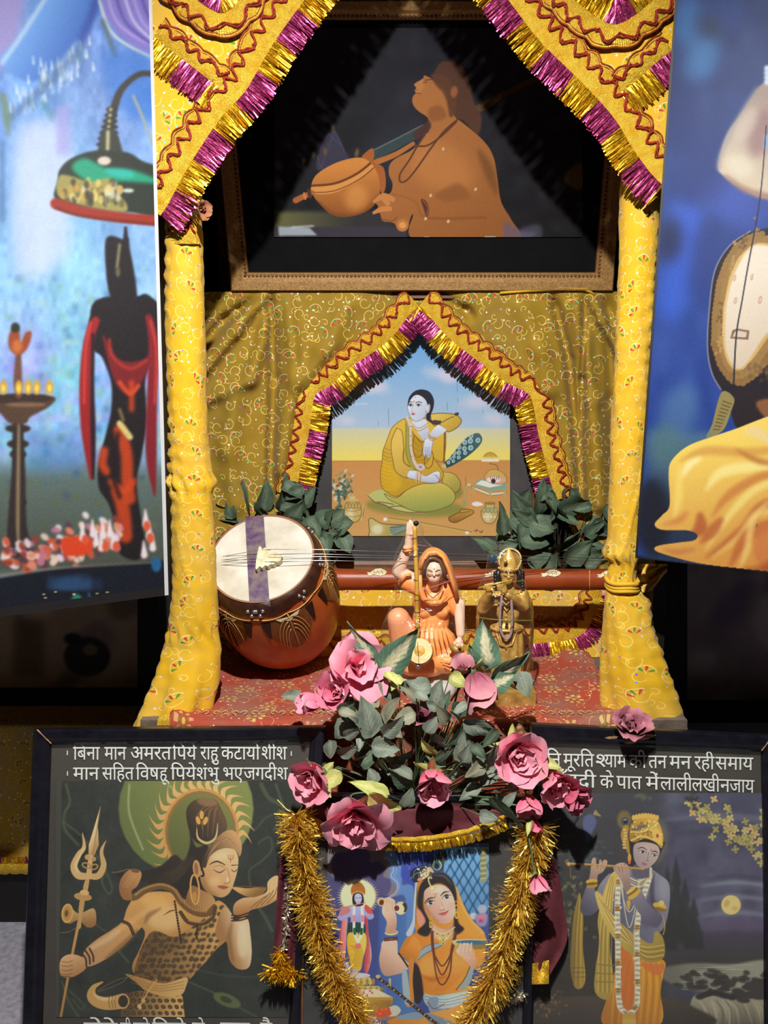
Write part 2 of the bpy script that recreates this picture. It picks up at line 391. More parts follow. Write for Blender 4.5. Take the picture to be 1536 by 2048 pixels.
# ------------------------------------------------------------------ the prints
def paint_shiva():
    p = Pic(112, 1562, 606, 2034, 1.0, (42, 47, 45)).view(40, 1440, 2.56)
    p.noise(3, 60, seed=1, color=False); p.noise(2, 14, seed=2, color=False)
    g = (74, 88, 66)
    for pts, w in (([(235, 330), (255, 420), (228, 480), (230, 560), (300, 640)], 14), ([(222, 520), (330, 610), (420, 740), (470, 850), (455, 890), (420, 830), (440, 760)], 10),
                   ([(1235, 330), (1275, 400), (1340, 430)], 22), ([(1180, 850), (1175, 770), (1240, 720), (1290, 660), (1275, 600), (1220, 630)], 9),
                   ([(1160, 520), (1200, 560), (1260, 500), (1330, 470)], 8), ([(910, 1280), (1080, 1312), (1330, 1316)], 5), ([(215, 1340), (250, 1440), (300, 1520)], 10),
                   ([(250, 1385), (300, 1430), (330, 1465), (310, 1480), (270, 1430)], 8), ([(380, 1040), (440, 1085), (480, 1110)], 7), ([(505, 1180), (555, 1240)], 12), ([(860, 1340), (1000, 1400), (1100, 1460), (1250, 1540)], 10),
                   ([(1190, 920), (1250, 1000), (1290, 1080)], 16), ([(1310, 330), (1350, 480), (1300, 560)], 14)):
        p.line(pts, w, g, blur=3, alpha=.75)
    p.ell(1060, 1435, 75, 32, (88, 98, 62), 22, 5); p.ell(1055, 1432, 32, 15, (52, 58, 44), 22, 3)
    halo = p.ell(850, 455, 346, 340, ((96, 106, 58), (128, 134, 74), (520, 600), (950, 420)), blur=2)
    p.line([(560, 330), (560, 480), (630, 665)], 9, (168, 176, 128), blur=3, alpha=.8); p.line([(760, 330), (850, 420), (930, 490)], 8, (190, 185, 140), blur=2, alpha=.6)
    for i, a in enumerate(np.arange(-6, 226, 11.6)):
        flame(p, 925, 575, 188, 218, a, .42 + .06 * (i % 2), 4.6, ((200, 150, 84), (222, 178, 112), (700, 700), (1000, 330)), .10)
    p.ell(925, 575, 196, 226, (196, 146, 82)); p.ell(925, 575, 182, 212, (150, 104, 52)); p.ell(928, 578, 172, 204, ((92, 96, 50), (122, 124, 66), (800, 700), (1050, 430)), blur=2)
    # dark hair
    hair = [(870, 560), (900, 650), (960, 640), (960, 740), (960, 800), (930, 860), (860, 905), (780, 880), (700, 850), (600, 815), (480, 795), (620, 775), (720, 745), (790, 690), (840, 720), (870, 640)]
    p.poly(hair, (37, 30, 27), blur=3)
    for d in range(7): p.line([(850 + d * 8, 700), (790, 770 + d * 10), (690 - d * 12, 790 + d * 9)], [2, 5, 1], (78, 60, 42), alpha=.7)
    bun = [(850, 480), (868, 430), (920, 402), (1000, 408), (1030, 455), (1055, 510), (1058, 560), (1020, 610), (960, 640), (900, 625), (868, 570)]
    bm = p.poly(bun, ((40, 32, 28), (118, 86, 56), (870, 560), (1030, 420)))
    for d in range(9):
        p.line([(900 + d * 12, 615 - d * 4), (890 + d * 16, 500 - d * 6), (950 + d * 10, 425 + d * 6)], [2, 5, 2], (168, 126, 82) if d % 2 else (70, 50, 36), alpha=.6, mask=bm, blur=1)
    p.ell(958, 420, 52, 22, (150, 112, 74), 8, 6, .7, bm)
    tor = [(600, 905), (690, 878), (790, 888), (860, 930), (960, 975), (1010, 925), (1060, 955), (1088, 1020), (1070, 1110), (1000, 1180), (930, 1260), (840, 1340), (740, 1350), (600, 1310), (575, 1255), (610, 1180), (640, 1090), (600, 1040), (560, 1000)]
    p.poly([(600, 895), (550, 960), (525, 1030), (470, 1075), (400, 1118), (335, 1175), (322, 1225), (350, 1262), (430, 1230), (520, 1165), (590, 1095), (650, 1030), (700, 960), (690, 900)], ((186, 140, 96), (206, 150, 84), (340, 1220), (640, 930)))
    tm = p.poly(tor, ((206, 152, 86), (158, 108, 60), (720, 920), (760, 1330)))
    p.ell(735, 1010, 95, 70, (222, 182, 126), 10, 30, .8, tm); p.ell(690, 930, 70, 40, (222, 170, 100), 10, 22, .7, tm); p.line([(640, 1040), (660, 1000), (720, 965)], [10, 26, 8], (120, 78, 42), 10, alpha=.6)
    p.line([(470, 1090), (560, 1040), (640, 980)], [20, 34, 20], (222, 172, 108), 14, alpha=.6); p.line([(440, 1220), (530, 1150), (600, 1080)], [14, 30, 16], (120, 80, 46), 10, alpha=.6)
    p.line([(370, 1165), (450, 1120), (510, 1080)], [20, 30, 14], (222, 190, 156), 10, alpha=.55)
    # leopard skin
    sk = [(1050, 955), (1075, 1000), (1050, 1080), (990, 1190), (920, 1270), (840, 1345), (700, 1345), (590, 1315), (600, 1230), (640, 1130), (690, 1080), (790, 1110), (880, 1060), (960, 1000), (1010, 940)]
    lm = p.poly(sk, ((112, 80, 46), (206, 156, 92), (640, 1150), (990, 1080)))
    p.poly([(650, 1070), (720, 1040), (800, 1080), (860, 1120), (800, 1180), (690, 1200), (630, 1180)], (84, 62, 38), blur=22, alpha=.45, mask=lm)
    rng = np.random.default_rng(4)
    for iy in range(13):
        for ix in range(17):
            x = 580 + ix * 31 + (iy % 2) * 15 + rng.normal(0, 4); y = 930 + iy * 33 + rng.normal(0, 4)
            p.ell(x, y, 11 + rng.random() * 5, 7.5 + rng.random() * 4, (52, 42, 30), -35 + rng.normal(0, 25), 2, .9, lm)
            p.ell(x, y, 5, 3.5, (112, 82, 50), -35, 1, .8, lm)
    skirt = [(520, 1400), (620, 1385), (740, 1415), (830, 1400), (845, 1530), (515, 1530)]
    sm = p.poly(skirt, ((92, 68, 40), (206, 160, 96), (560, 1420), (800, 1460)), smooth=False)
    for iy in range(5):
        for ix in range(11):
            p.ell(530 + ix * 34 + (iy % 2) * 17, 1405 + iy * 32, 13, 10, (54, 44, 32), rng.random() * 60, 1.5, .9, sm); p.ell(530 + ix * 34 + (iy % 2) * 17, 1405 + iy * 32, 6, 5, (120, 88, 54), 0, 1, .8, sm)
    p.poly([(540, 1300), (640, 1325), (740, 1348), (852, 1318), (848, 1370), (822, 1408), (740, 1416), (650, 1390), (590, 1340)], ((176, 128, 70), (208, 166, 104), (600, 1320), (820, 1370)))
    for d in range(3): p.line([(570, 1318 + d * 12), (700, 1362 + d * 12), (838, 1340 + d * 16)], 3, (130, 92, 48), alpha=.8)
    p.line([(700, 1330), (650, 1400), (612, 1470)], 7, (196, 152, 92)); p.line([(680, 1335), (640, 1390), (622, 1440)], 5, (160, 118, 66)); p.ell(612, 1468, 14, 10, (210, 170, 110), 60); p.ell(632, 1436, 12, 9, (200, 160, 100), 60)
    # horn
    p.line([(422, 1342), (378, 1368), (364, 1410), (392, 1440), (450, 1452), (520, 1440)], [8, 26, 44, 58, 66, 76], (196, 150, 86)); p.line([(380, 1390), (392, 1415), (440, 1430), (500, 1420)], [6, 14, 18, 14], (222, 184, 126), 4)
    p.ell(526, 1440, 34, 40, (190, 148, 90)); p.ell(528, 1440, 25, 31, (50, 40, 32))
    for x in (462, 478, 492): p.line([(x, 1412), (x - 8, 1440), (x, 1476)], 4, (130, 92, 50))
    p.line([(395, 1385), (500, 1330), (590, 1310)], 3, (120, 96, 66)); p.line([(400, 1392), (520, 1345), (560, 1300)], 3, (120, 96, 66))
    # trident
    p.line([(332, 880), (300, 1040), (262, 1230), (205, 1540)], [15, 15, 14, 13], ((206, 156, 96), (168, 118, 64), (300, 900), (230, 1500)))
    p.line([(350, 800), (338, 850), (330, 900)], [16, 26, 18], (196, 150, 96)); p.ell(322, 905, 46, 20, (186, 140, 84), 8); p.ell(330, 884, 24, 14, (214, 170, 110), 8); p.line([(318, 930), (312, 975)], 26, (190, 144, 88))
    p.line([(352, 800), (300, 795), (276, 750), (300, 690), (328, 650), (320, 578)], [30, 40, 36, 28, 20, 3], (204, 166, 112)); p.line([(348, 798), (400, 798), (428, 745), (418, 690), (420, 660), (440, 618)], [28, 34, 30, 20, 16, 3], (198, 158, 104))
    p.line([(300, 780), (284, 745), (306, 695), (332, 650)], [8, 12, 10, 6], (230, 200, 150), 2, alpha=.8)
    p.poly([(413, 438), (398, 540), (404, 640), (372, 712), (350, 700), (352, 640), (385, 530)], ((222, 190, 140), (180, 140, 90), (370, 600), (405, 620)), smooth=False); p.line([(412, 445), (372, 700)], 4, (150, 112, 66))
    p.line([(362, 700), (352, 800)], [22, 30], (206, 164, 108)); p.ell(345, 702, 14, 14, (190, 150, 96)); p.ell(378, 712, 12, 12, (180, 138, 86)); p.ell(340, 745, 22, 12, (170, 128, 78), 20, ring=8); p.ell(380, 752, 18, 12, (170, 128, 78), -20, ring=8)
    p.poly([(240, 945), (300, 990), (378, 965), (388, 1045), (345, 1062), (300, 1025), (245, 1040)], ((206, 164, 104), (150, 104, 58), (300, 960), (310, 1050)))
    p.ell(242, 990, 30, 50, (212, 164, 92), 6); p.ell(242, 990, 22, 40, (184, 136, 70), 6); p.ell(238, 990, 10, 18, (112, 76, 40), 6); p.line([(312, 975), (302, 1060)], 20, (190, 148, 94)); p.line([(290, 1060), (250, 1085), (200, 1090)], 4, (120, 92, 60))
    # fist, bands
    hm = p.poly([(212, 1222), (250, 1200), (300, 1206), (338, 1230), (342, 1262), (316, 1292), (262, 1318), (214, 1312), (202, 1268)], ((214, 166, 120), (168, 118, 74), (250, 1210), (290, 1310)))
    for y in (1236, 1258, 1280, 1300): p.line([(212, y), (245, y + 4), (268, y - 4)], 3, (120, 80, 48))
    p.line([(205, 1310), (268, 1318)], 4, (90, 60, 40))
    for d in range(3): p.line([(312 + d * 22, 1190 - d * 10), (336 + d * 19, 1222 - d * 8), (340 + d * 18, 1260 - d * 12)], 9, (64, 42, 30)); 
    p.line([(528, 1032), (560, 1050), (580, 1095)], 17, (58, 40, 30)); p.line([(532, 1034), (562, 1054), (580, 1090)], 4, (112, 80, 50))
    # right arm
    am = p.poly([(1040, 960), (1090, 1000), (1094, 1030), (1162, 1014), (1180, 1100), (1186, 1200), (1170, 1268), (1115, 1274), (1072, 1225), (1058, 1140), (1020, 1130), (1000, 1080)], ((164, 116, 70), (222, 190, 152), (1060, 1150), (1150, 1120)))
    p.ell(1140, 1130, 28, 90, (232, 206, 172), 0, 14, .7, am); p.line([(1085, 1040), (1070, 1120), (1090, 1230)], [10, 26, 12], (138, 94, 56), 10, alpha=.7, mask=am)
    p.poly([(1098, 1000), (1096, 945), (1140, 912), (1205, 905), (1262, 880), (1268, 830), (1300, 800), (1326, 806), (1330, 880), (1312, 922), (1250, 955), (1180, 975), (1160, 1005)], ((222, 180, 128), (168, 114, 66), (1200, 890), (1210, 980)))
    for k in range(4): p.line([(1180 + k * 28, 962 - k * 8), (1225 + k * 26, 925 - k * 10), (1262 + k * 18, 900 - k * 14)], 4, (128, 84, 48))
    p.poly([(1080, 852), (1160, 862), (1240, 852), (1262, 862), (1240, 892), (1190, 908), (1135, 893)], ((208, 164, 100), (142, 100, 54), (1150, 855), (1190, 905))); p.line([(1082, 853), (1160, 852), (1255, 856)], 6, (96, 66, 38))
    for d in range(3): p.line([(1084, 1000 + d * 14), (1125, 1002 + d * 12), (1168, 988 + d * 13)], 8, (66, 42, 32))
    # neck, face
    p.poly([(876, 850), (930, 870), (985, 900), (1000, 945), (960, 990), (890, 985), (850, 930)], ((150, 102, 58), (190, 142, 92), (880, 900), (990, 930)))
    fm = p.poly([(950, 742), (972, 700), (1010, 668), (1060, 655), (1102, 668), (1118, 710), (1114, 765), (1106, 800), (1096, 832), (1086, 862), (1066, 892), (1036, 908), (1000, 902), (962, 884), (935, 850), (922, 800), (930, 765)], ((190, 142, 92), (226, 184, 134), (930, 850), (1090, 720)))
    p.line([(935, 800), (955, 870), (1010, 905)], [14, 30, 14], (140, 94, 54), 12, alpha=.6, mask=fm); p.ell(1030, 700, 50, 26, (238, 200, 152), -8, 16, .7, fm); p.ell(1000, 825, 30, 26, (232, 186, 138), 0, 14, .6, fm)
    p.line([(970, 740), (1008, 724), (1050, 742)], [3, 8, 4], (52, 36, 28)); p.line([(1085, 744), (1116, 742)], [5, 3], (58, 40, 30))
    p.poly([(994, 762), (1020, 752), (1050, 760), (1030, 778), (1005, 778)], (212, 168, 124)); p.line([(990, 766), (1022, 781), (1052, 764)], [2, 5, 2], (56, 38, 30)); p.line([(996, 752), (1024, 745), (1050, 756)], 2, (120, 82, 54)); p.line([(1084, 768), (1098, 777), (1110, 766)], 4, (60, 42, 32))
    p.line([(1060, 755), (1072, 800), (1074, 826), (1058, 838), (1044, 834)], [2, 3, 4, 4, 3], (150, 104, 64)); p.ell(1064, 818, 9, 14, (240, 204, 158), 0, 4, .8)
    p.poly([(1014, 850), (1040, 846), (1064, 856), (1048, 868), (1026, 864)], (172, 98, 78)); p.line([(1012, 851), (1038, 857), (1066, 856)], 3, (110, 58, 48))
    for d in range(3): p.line([(1004, 690 + d * 9), (1050, 682 + d * 9)], 3, (240, 214, 176), alpha=.7)
    p.line([(1078, 690), (1078, 728)], 3, (158, 72, 50)); p.line([(1066, 692), (1070, 712), (1088, 712), (1092, 692)], 3, (158, 72, 50))
    p.poly([(930, 740), (950, 680), (985, 630), (1040, 575), (1090, 565), (1126, 605), (1136, 660), (1124, 700), (1106, 668), (1060, 652), (1005, 668), (970, 700), (950, 755)], ((70, 50, 36), (206, 156, 104), (940, 700), (1100, 590)))
    for d in range(8): p.line([(950 + d * 4, 730 - d * 8), (1000 + d * 8, 640 - d * 5), (1085 + d * 5, 600 + d * 9)], [1, 4, 1], (120, 84, 54) if d % 2 else (224, 180, 130), alpha=.6)
    p.line([(905, 555), (912, 605), (958, 630), (1002, 600), (1012, 530)], [3, 10, 14, 10, 3], (206, 182, 122))
    for a, b in ((0, -34), (-18, -6), (20, -4)): p.ell(930 + a, 520 + b, 11, 22, (214, 160, 80), a)
    p.line([(930, 520), (936, 560)], 4, (150, 108, 56))
    p.ell(905, 762, 20, 46, (196, 146, 92), -6); p.ell(903, 762, 10, 32, (150, 100, 60), -6); p.line([(924, 740), (940, 790), (930, 800)], 10, (34, 28, 26))
    p.ell(895, 868, 22, 76, (206, 156, 84), -3, ring=9); p.ell(893, 905, 12, 26, (186, 136, 70), 0)
    # snake
    p.line([(548, 905), (590, 905), (640, 872), (720, 850), (788, 876), (828, 935), (890, 982), (955, 992), (994, 955)], [34, 36, 34, 32, 34, 34, 34, 30, 24], (112, 78, 44)); p.line([(590, 895), (640, 862), (720, 842), (788, 866), (828, 922), (890, 970), (955, 980)], 9, (186, 140, 86), 2)
    for k in range(28):
        t = k / 27; x = 600 + t * 370; p.line([(x, 840 + 150 * max(0, t - .45) * 1.9), (x + 4, 884 + 150 * max(0, t - .45) * 1.9)], 2, (70, 48, 30), alpha=.6)
    p.poly([(508, 870), (516, 815), (548, 775), (580, 762), (614, 772), (622, 800), (600, 850), (572, 876), (572, 918), (530, 918)], ((150, 98, 56), (190, 138, 88), (520, 860), (610, 800)))
    for d in range(7): p.line([(522 + d * 7, 850 - d * 10), (556 + d * 6, 858 - d * 9)], 2, (224, 176, 120), alpha=.7)
    p.ell(590, 772, 22, 10, (120, 80, 46), 12); p.line([(560, 762), (500, 778), (470, 780)], 3, (150, 110, 66))
    p.line([(822, 985), (862, 1035), (930, 1045), (985, 1010), (1000, 960)], 20, (84, 60, 36)); p.line([(862, 1028), (930, 1036), (985, 1000)], 5, (160, 118, 72))
    for k in range(16): p.ell(792 + k * 2.2, 930 + k * 14, 6, 7, (56, 38, 28))
    for k in range(8): p.ell(905 + math.sin(k) * 3, 1050 + k * 10, 6, 6, (60, 40, 28))
    p.line([(735, 1000), (770, 978), (800, 975)], [2, 8, 3], (120, 84, 48))
    # the slanting left edge of the print on its mat
    p.poly([(150, 300), (214, 300), (196, 1540), (150, 1540)], (64, 62, 58), smooth=False)
    p.noise(2.5, 3, seed=9, color=False); return p

def paint_krishna():
    p = Pic(1060, 1586, 1527, 2048, 1.0, (60, 62, 76)).view(1000, 1440, 2.8657)
    p.fill(np.ones((p.h, p.w)), ((58, 56, 56), (84, 86, 112), (420, 900), (1300, 700))); p.rect(900, 420, 1540, 1200, ((74, 74, 96), (88, 84, 108), (1200, 430), (1200, 1150)), blur=60)
    p.noise(5, 90, seed=3, color=False); p.noise(3, 40, seed=5, color=False)
    for y, x0, x1, c, w in ((560, 900, 1536, (104, 104, 126), 40), (640, 1000, 1536, (64, 64, 84), 50), (940, 1150, 1536, (140, 146, 160), 26), (965, 1160, 1536, (90, 96, 118), 18), (1020, 1130, 1536, (132, 138, 156), 20), (1110, 1150, 1536, (128, 126, 146), 26), (900, 1180, 1500, (66, 64, 84), 24), (1180, 1100, 1536, (92, 80, 108), 60)):
        p.line([(x0, y + 14), ((x0 + x1) / 2, y - 8), (x1, y + 10)], [w * .3, w, w * .8], c, blur=14, alpha=.75)
    p.rect(950, 1210, 1560, 1420, ((70, 60, 84), (58, 58, 56), (1200, 1200), (1200, 1400)), blur=30)
    p.rect(100, 420, 940, 1760, ((62, 62, 70), (56, 52, 48), (600, 500), (500, 1500)), blur=60, alpha=.8)
    for x, y, h in ((1010, 770, 480), (1110, 1010, 300), (960, 820, 500), (1060, 900, 380)):
        p.poly([(x, y), (x + 30, y + h * .35), (x + 20, y + h * .4), (x + 50, y + h * .7), (x + 60, y + h), (x - 60, y + h), (x - 45, y + h * .7), (x - 20, y + h * .4), (x - 30, y + h * .35)], (44, 46, 48), blur=10, smooth=False, alpha=.85)
    mo = p.ell(1324, 1060, 56, 56, (214, 184, 116)); p.ell(1324, 1060, 66, 64, (170, 158, 130), 0, 16, .35); p.ell(1324, 1060, 54, 54, (224, 196, 128)); p.ell(1300, 1050, 16, 22, (190, 158, 98), 20, 6, .8, mo); p.ell(1345, 1080, 18, 12, (196, 166, 104), 20, 6, .8, mo)
    rng = np.random.default_rng(5)
    for k in range(70):   # blossom branch
        t = rng.random(); x = 1110 + 400 * t + rng.normal(0, 30); y = 490 + 240 * t ** .9 + rng.normal(0, 34 + 20 * t)
        p.ell(x, y, 16, 14, (50, 48, 50), rng.random() * 180, 2, .7); c = [(170, 158, 96), (188, 172, 110), (146, 138, 84), (196, 164, 110)][k % 4]
        for q in range(4): p.ell(x + 13 * math.cos(q * 1.57 + k), y + 13 * math.sin(q * 1.57 + k), 11, 8, c, math.degrees(q * 1.57 + k), 1)
        p.ell(x, y, 4, 4, (206, 150, 100))
    for k in range(8): p.ell(1510 + rng.normal(0, 10), 520 + k * 14, 14, 10, (170, 158, 96), rng.random() * 90, 1)
    for k in range(14): p.ell(1100 + rng.normal(0, 26), 470 + rng.normal(0, 20), 14, 9, (56, 54, 56), rng.random() * 180, 2)
    for k in range(10): p.ell(820 + rng.normal(0, 30), 440 + rng.normal(0, 10), 14, 9, (84, 88, 78), rng.random() * 180, 2)
    for k in range(150):  # bush on the left
        x = 370 + rng.normal(0, 70); y = 1090 + rng.normal(0, 130); c = [(96, 98, 74), (120, 116, 78), (70, 76, 66), (58, 62, 58)][k % 4]
        p.ell(x, y, 13, 9, c, rng.random() * 180, 1.5, .75)
    for k in range(70): p.ell(480 + rng.normal(0, 70), 780 + rng.normal(0, 50), 18, 6, (74, 92, 100), rng.random() * 60 - 30, 2, .6)
    p.poly([(480, 560), (530, 540), (552, 590), (530, 640), (505, 700), (480, 640)], (84, 92, 130), blur=4); p.poly([(535, 540), (548, 515), (560, 530), (580, 552), (556, 548)], (150, 130, 96))
    # water
    p.poly([(900, 1440), (1040, 1400), (1180, 1395), (1330, 1400), (1540, 1380), (1540, 1520), (1400, 1560), (1200, 1560), (1000, 1520)], ((110, 108, 98), (150, 148, 132), (1000, 1500), (1300, 1440)), blur=8)
    for k in range(26): y = 1400 + k * 7; x = 1010 + rng.random() * 330; p.line([(x, y), (x + 60, y - 5), (x + 150 + rng.random() * 60, y)], [1, 4, 1], (186, 182, 164) if k % 2 else (82, 82, 80), 1.5, alpha=.7)
    p.poly([(1100, 1600), (1180, 1570), (1300, 1600), (1420, 1590), (1540, 1600), (1540, 1750), (1120, 1750)], ((160, 152, 130), (96, 90, 80), (1300, 1590), (1300, 1750)), blur=6)
    for k in range(44): x = 1130 + rng.random() * 400; p.line([(x, 1600 + rng.random() * 20), (x + 22 + rng.random() * 20, 1660), (x + 36 + rng.random() * 20, 1750)], [2, 5, 2], [(206, 198, 172), (190, 180, 152), (110, 102, 92)][k % 3], 2, alpha=.65)
    for k in range(46):
        x = 1000 + rng.random() * 540; y = 1460 + (x - 1000) * .12 * (1 if k % 2 else .1) + rng.normal(0, 16) + (60 if k % 3 == 0 else 0); p.ell(x, y, 34 * rng.random() + 10, 14, (56, 52, 52), rng.random() * 20, 3, .85)
    for k in range(16): p.ell(1130 + k * 14 + rng.normal(0, 6), 1560 + abs(k - 7) * 4, 22, 14, (52, 48, 48), 10, 2); p.ell(1440 + rng.normal(0, 40), 1570 + rng.normal(0, 24), 40, 18, (60, 56, 56), 8, 3)
    p.poly([(160, 1700), (330, 1600), (560, 1580), (950, 1590), (1100, 1640), (1190, 1750), (160, 1750)], ((76, 66, 58), (58, 52, 50), (500, 1600), (500, 1740)), blur=10)
    for k in range(50): p.ell(270 + rng.normal(0, 40), 1640 + rng.normal(0, 46), 9, 7, [(110, 78, 54), (84, 70, 52), (120, 88, 60)][k % 3], rng.random() * 90, 1.5, .8)
    # figure
    Y1, Y2, Y3 = (208, 166, 70), (150, 116, 48), (230, 196, 104)
    p.poly([(455, 990), (435, 1060), (420, 1130), (410, 1250), (402, 1400), (410, 1470), (430, 1535), (470, 1535), (490, 1470), (475, 1300), (478, 1150), (470, 1060)], ((126, 104, 52), (176, 142, 66), (410, 1200), (480, 1200)))
    for k in range(5): p.line([(450 + k * 7, 1030), (430 + k * 11, 1250), (420 + k * 14, 1520)], 3, (200, 168, 90) if k % 2 else (96, 76, 40), alpha=.7)
    for k in range(3): p.line([(404, 1420 + k * 28), (486, 1420 + k * 26)], 4, (110, 84, 44))
    p.ell(890, 700, 70, 130, (150, 136, 96), 10, 30, .45)
    blue = (112, 112, 132); bl2 = (70, 68, 86)
    body = [(650, 870), (720, 850), (790, 830), (860, 850), (920, 890), (965, 930), (975, 1000), (965, 1100), (940, 1190), (900, 1230), (880, 1280), (820, 1290), (690, 1240), (640, 1100), (600, 1030)]
    bmk = p.poly(body, ((96, 94, 114), (134, 132, 150), (650, 1100), (930, 950)))
    p.ell(940, 960, 30, 70, (150, 146, 160), 0, 16, .8, bmk); p.ell(850, 1100, 60, 90, (86, 84, 106), 0, 24, .8, bmk); p.line([(880, 880), (870, 1000), (890, 1090)], [10, 26, 10], (64, 60, 78), 10, alpha=.8, mask=bmk)
    # left arm raised to the flute
    p.poly([(640, 880), (580, 930), (548, 990), (540, 960), (500, 950), (480, 1000), (460, 1060), (470, 1110), (520, 1120), (580, 1070), (650, 1000)], ((84, 80, 96), (140, 134, 148), (480, 1080), (600, 950)))
    p.poly([(520, 850), (528, 800), (545, 790), (560, 830), (600, 800), (615, 820), (590, 870), (560, 890), (552, 950), (505, 945), (515, 890)], ((196, 160, 134), (150, 118, 108), (560, 820), (530, 930)))
    for k in range(3): p.line([(548 + k * 20, 800 + k * 6), (560 + k * 16, 850)], 3, (110, 82, 74))
    p.ell(526, 925, 34, 14, (206, 164, 70), -6); p.ell(528, 950, 32, 14, (176, 134, 54), -6); p.ell(526, 938, 33, 8, (120, 88, 40), -6)
    # legs / dhoti
    dh = [(690, 1290), (800, 1330), (940, 1380), (935, 1460), (920, 1560), (912, 1750), (600, 1750), (610, 1600), (640, 1500), (670, 1400)]
    dm = p.poly(dh, ((214, 148, 50), (176, 112, 40), (820, 1400), (620, 1700)))
    for k in range(16): x = 640 + k * 20; p.line([(720 + k * 12, 1330), (x + 20, 1500), (x, 1750)], [2, 7, 4], (150, 92, 34) if k % 2 else (236, 180, 84), 2, alpha=.6, mask=dm)
    p.poly([(690, 1300), (740, 1310), (770, 1450), (760, 1750), (700, 1750), (690, 1500)], (196, 104, 48), blur=4, alpha=.8, mask=dm)
    p.poly([(800, 1390), (900, 1400), (938, 1400), (930, 1450), (880, 1460)], (206, 110, 60), blur=3, alpha=.8)
    # sash
    p.poly([(640, 880), (690, 870), (660, 960), (640, 1100), (630, 1300), (650, 1480), (620, 1600), (545, 1560), (548, 1420), (570, 1280), (560, 1150), (590, 1000)], ((168, 140, 66), (206, 174, 92), (560, 1200), (660, 1150)))
    for k in range(7): p.line([(655 - k * 4, 900), (640 - k * 11, 1200), (640 - k * 13, 1560)], 4, (112, 90, 44) if k % 2 else (226, 198, 122), 1, alpha=.6)
    for k in range(3): p.line([(548, 1400 + k * 50), (650, 1410 + k * 46)], 6, (140, 112, 54))
    p.poly([(545, 985), (580, 1000), (620, 1080), (700, 1170), (800, 1250), (870, 1280), (890, 1210), (930, 1240), (946, 1310), (930, 1370), (860, 1390), (760, 1350), (660, 1260), (600, 1160), (560, 1060)], ((206, 176, 96), (160, 132, 62), (620, 1080), (880, 1370)))
    for k in range(6): p.line([(560 + k * 6, 1010 + k * 8), (680 + k * 6, 1200 - k * 10 + 40), (820, 1300 + k * 12), (940, 1290 + k * 14)], 4, (120, 96, 46) if k % 2 else (232, 206, 132), 1, alpha=.7)
    # garland
    for x0 in (0, 1):
        pts = [(680, 920), (672, 1050), (674, 1200), (676, 1400), (678, 1560), (692, 1650), (740, 1690)] if x0 == 0 else [(862, 880), (838, 960), (800, 1080), (784, 1200), (786, 1400), (788, 1560), (780, 1640), (740, 1690)]
        p.line(pts, 32, (206, 196, 176)); q = resample([Vector((a, b, 0)) for a, b in pts], 14)
        for i, v in enumerate(q):
            p.ell(v.x + rng.normal(0, 4), v.y, 15, 8, (228, 216, 192) if i % 2 else (176, 160, 138), rng.normal(0, 12), 1)
            if i % 11 in (0, 1): p.ell(v.x, v.y, 17, 7, (150, 112, 44))
    p.ell(740, 1700, 40, 22, (190, 150, 70)); p.rect(700, 1712, 780, 1750, (200, 160, 80))
    for w_, yy in ((60, 960), (52, 1100), (44, 1190)): p.line([(742 - w_, 900), (742 - w_ * .7, yy * .5 + 470), (742, yy), (742 + w_ * .8, yy * .5 + 470), (742 + w_ * 1.2, 900)], 5, (206, 196, 170))
    p.poly([(725, 1040), (748, 1040), (738, 1090)], (206, 160, 70)); 
    for k in range(3): p.line([(745, 905 + k * 16), (800, 925 + k * 16), (850, 890 + k * 14)], 7, (196, 160, 80) if k % 2 else (222, 206, 170))
    # right forearm crossing, hand on flute
    p.poly([(740, 1000), (800, 970), (850, 1050), (910, 1110), (935, 1130), (900, 1190), (840, 1160), (780, 1080)], ((132, 124, 138), (92, 86, 106), (800, 1000), (880, 1170)))
    p.poly([(650, 850), (670, 825), (710, 818), (742, 850), (745, 920), (750, 985), (722, 990), (700, 930), (675, 890)], ((190, 158, 140), (146, 118, 112), (690, 830), (720, 960)))
    for k in range(4): p.line([(655 + k * 20, 838 - k * 4), (672 + k * 16, 872)], 3, (112, 84, 78))
    p.ell(770, 1000, 46, 16, (206, 164, 70), -38); p.ell(760, 985, 40, 10, (140, 104, 46), -38); p.ell(752, 975, 36, 9, (216, 180, 96), -38)
    p.ell(915, 1065, 40, 18, (206, 166, 76), 14); p.ell(918, 1085, 36, 10, (140, 104, 48), 14); p.ell(925, 1050, 16, 16, (226, 190, 100))
    # head
    p.poly([(740, 720), (735, 800), (760, 850), (800, 870), (860, 850), (900, 800), (930, 740), (930, 690), (760, 680)], (44, 40, 44), blur=3)
    p.poly([(770, 830), (860, 830), (870, 890), (800, 910), (760, 890)], (96, 90, 104))
    fm = p.poly([(772, 712), (830, 700), (895, 715), (915, 750), (905, 790), (880, 825), (845, 850), (810, 850), (778, 820), (764, 770)], ((156, 138, 142), (188, 164, 158), (770, 830), (880, 740)))
    p.ell(840, 735, 40, 16, (196, 174, 170), 10, 8, .7, fm)
    p.line([(790, 738), (815, 730), (842, 745)], [3, 6, 3], (52, 44, 48)); p.line([(868, 755), (890, 752), (906, 764)], [3, 6, 3], (52, 44, 48))
    p.ell(816, 756, 20, 7, (206, 198, 196), 12); p.ell(818, 757, 8, 7, (48, 40, 44), 12); p.ell(884, 776, 17, 6, (206, 198, 196), 12); p.ell(885, 777, 7, 6, (48, 40, 44), 12); p.line([(796, 752), (816, 747), (838, 760)], 3, (44, 36, 40)); p.line([(868, 770), (884, 766), (902, 778)], 3, (44, 36, 40))
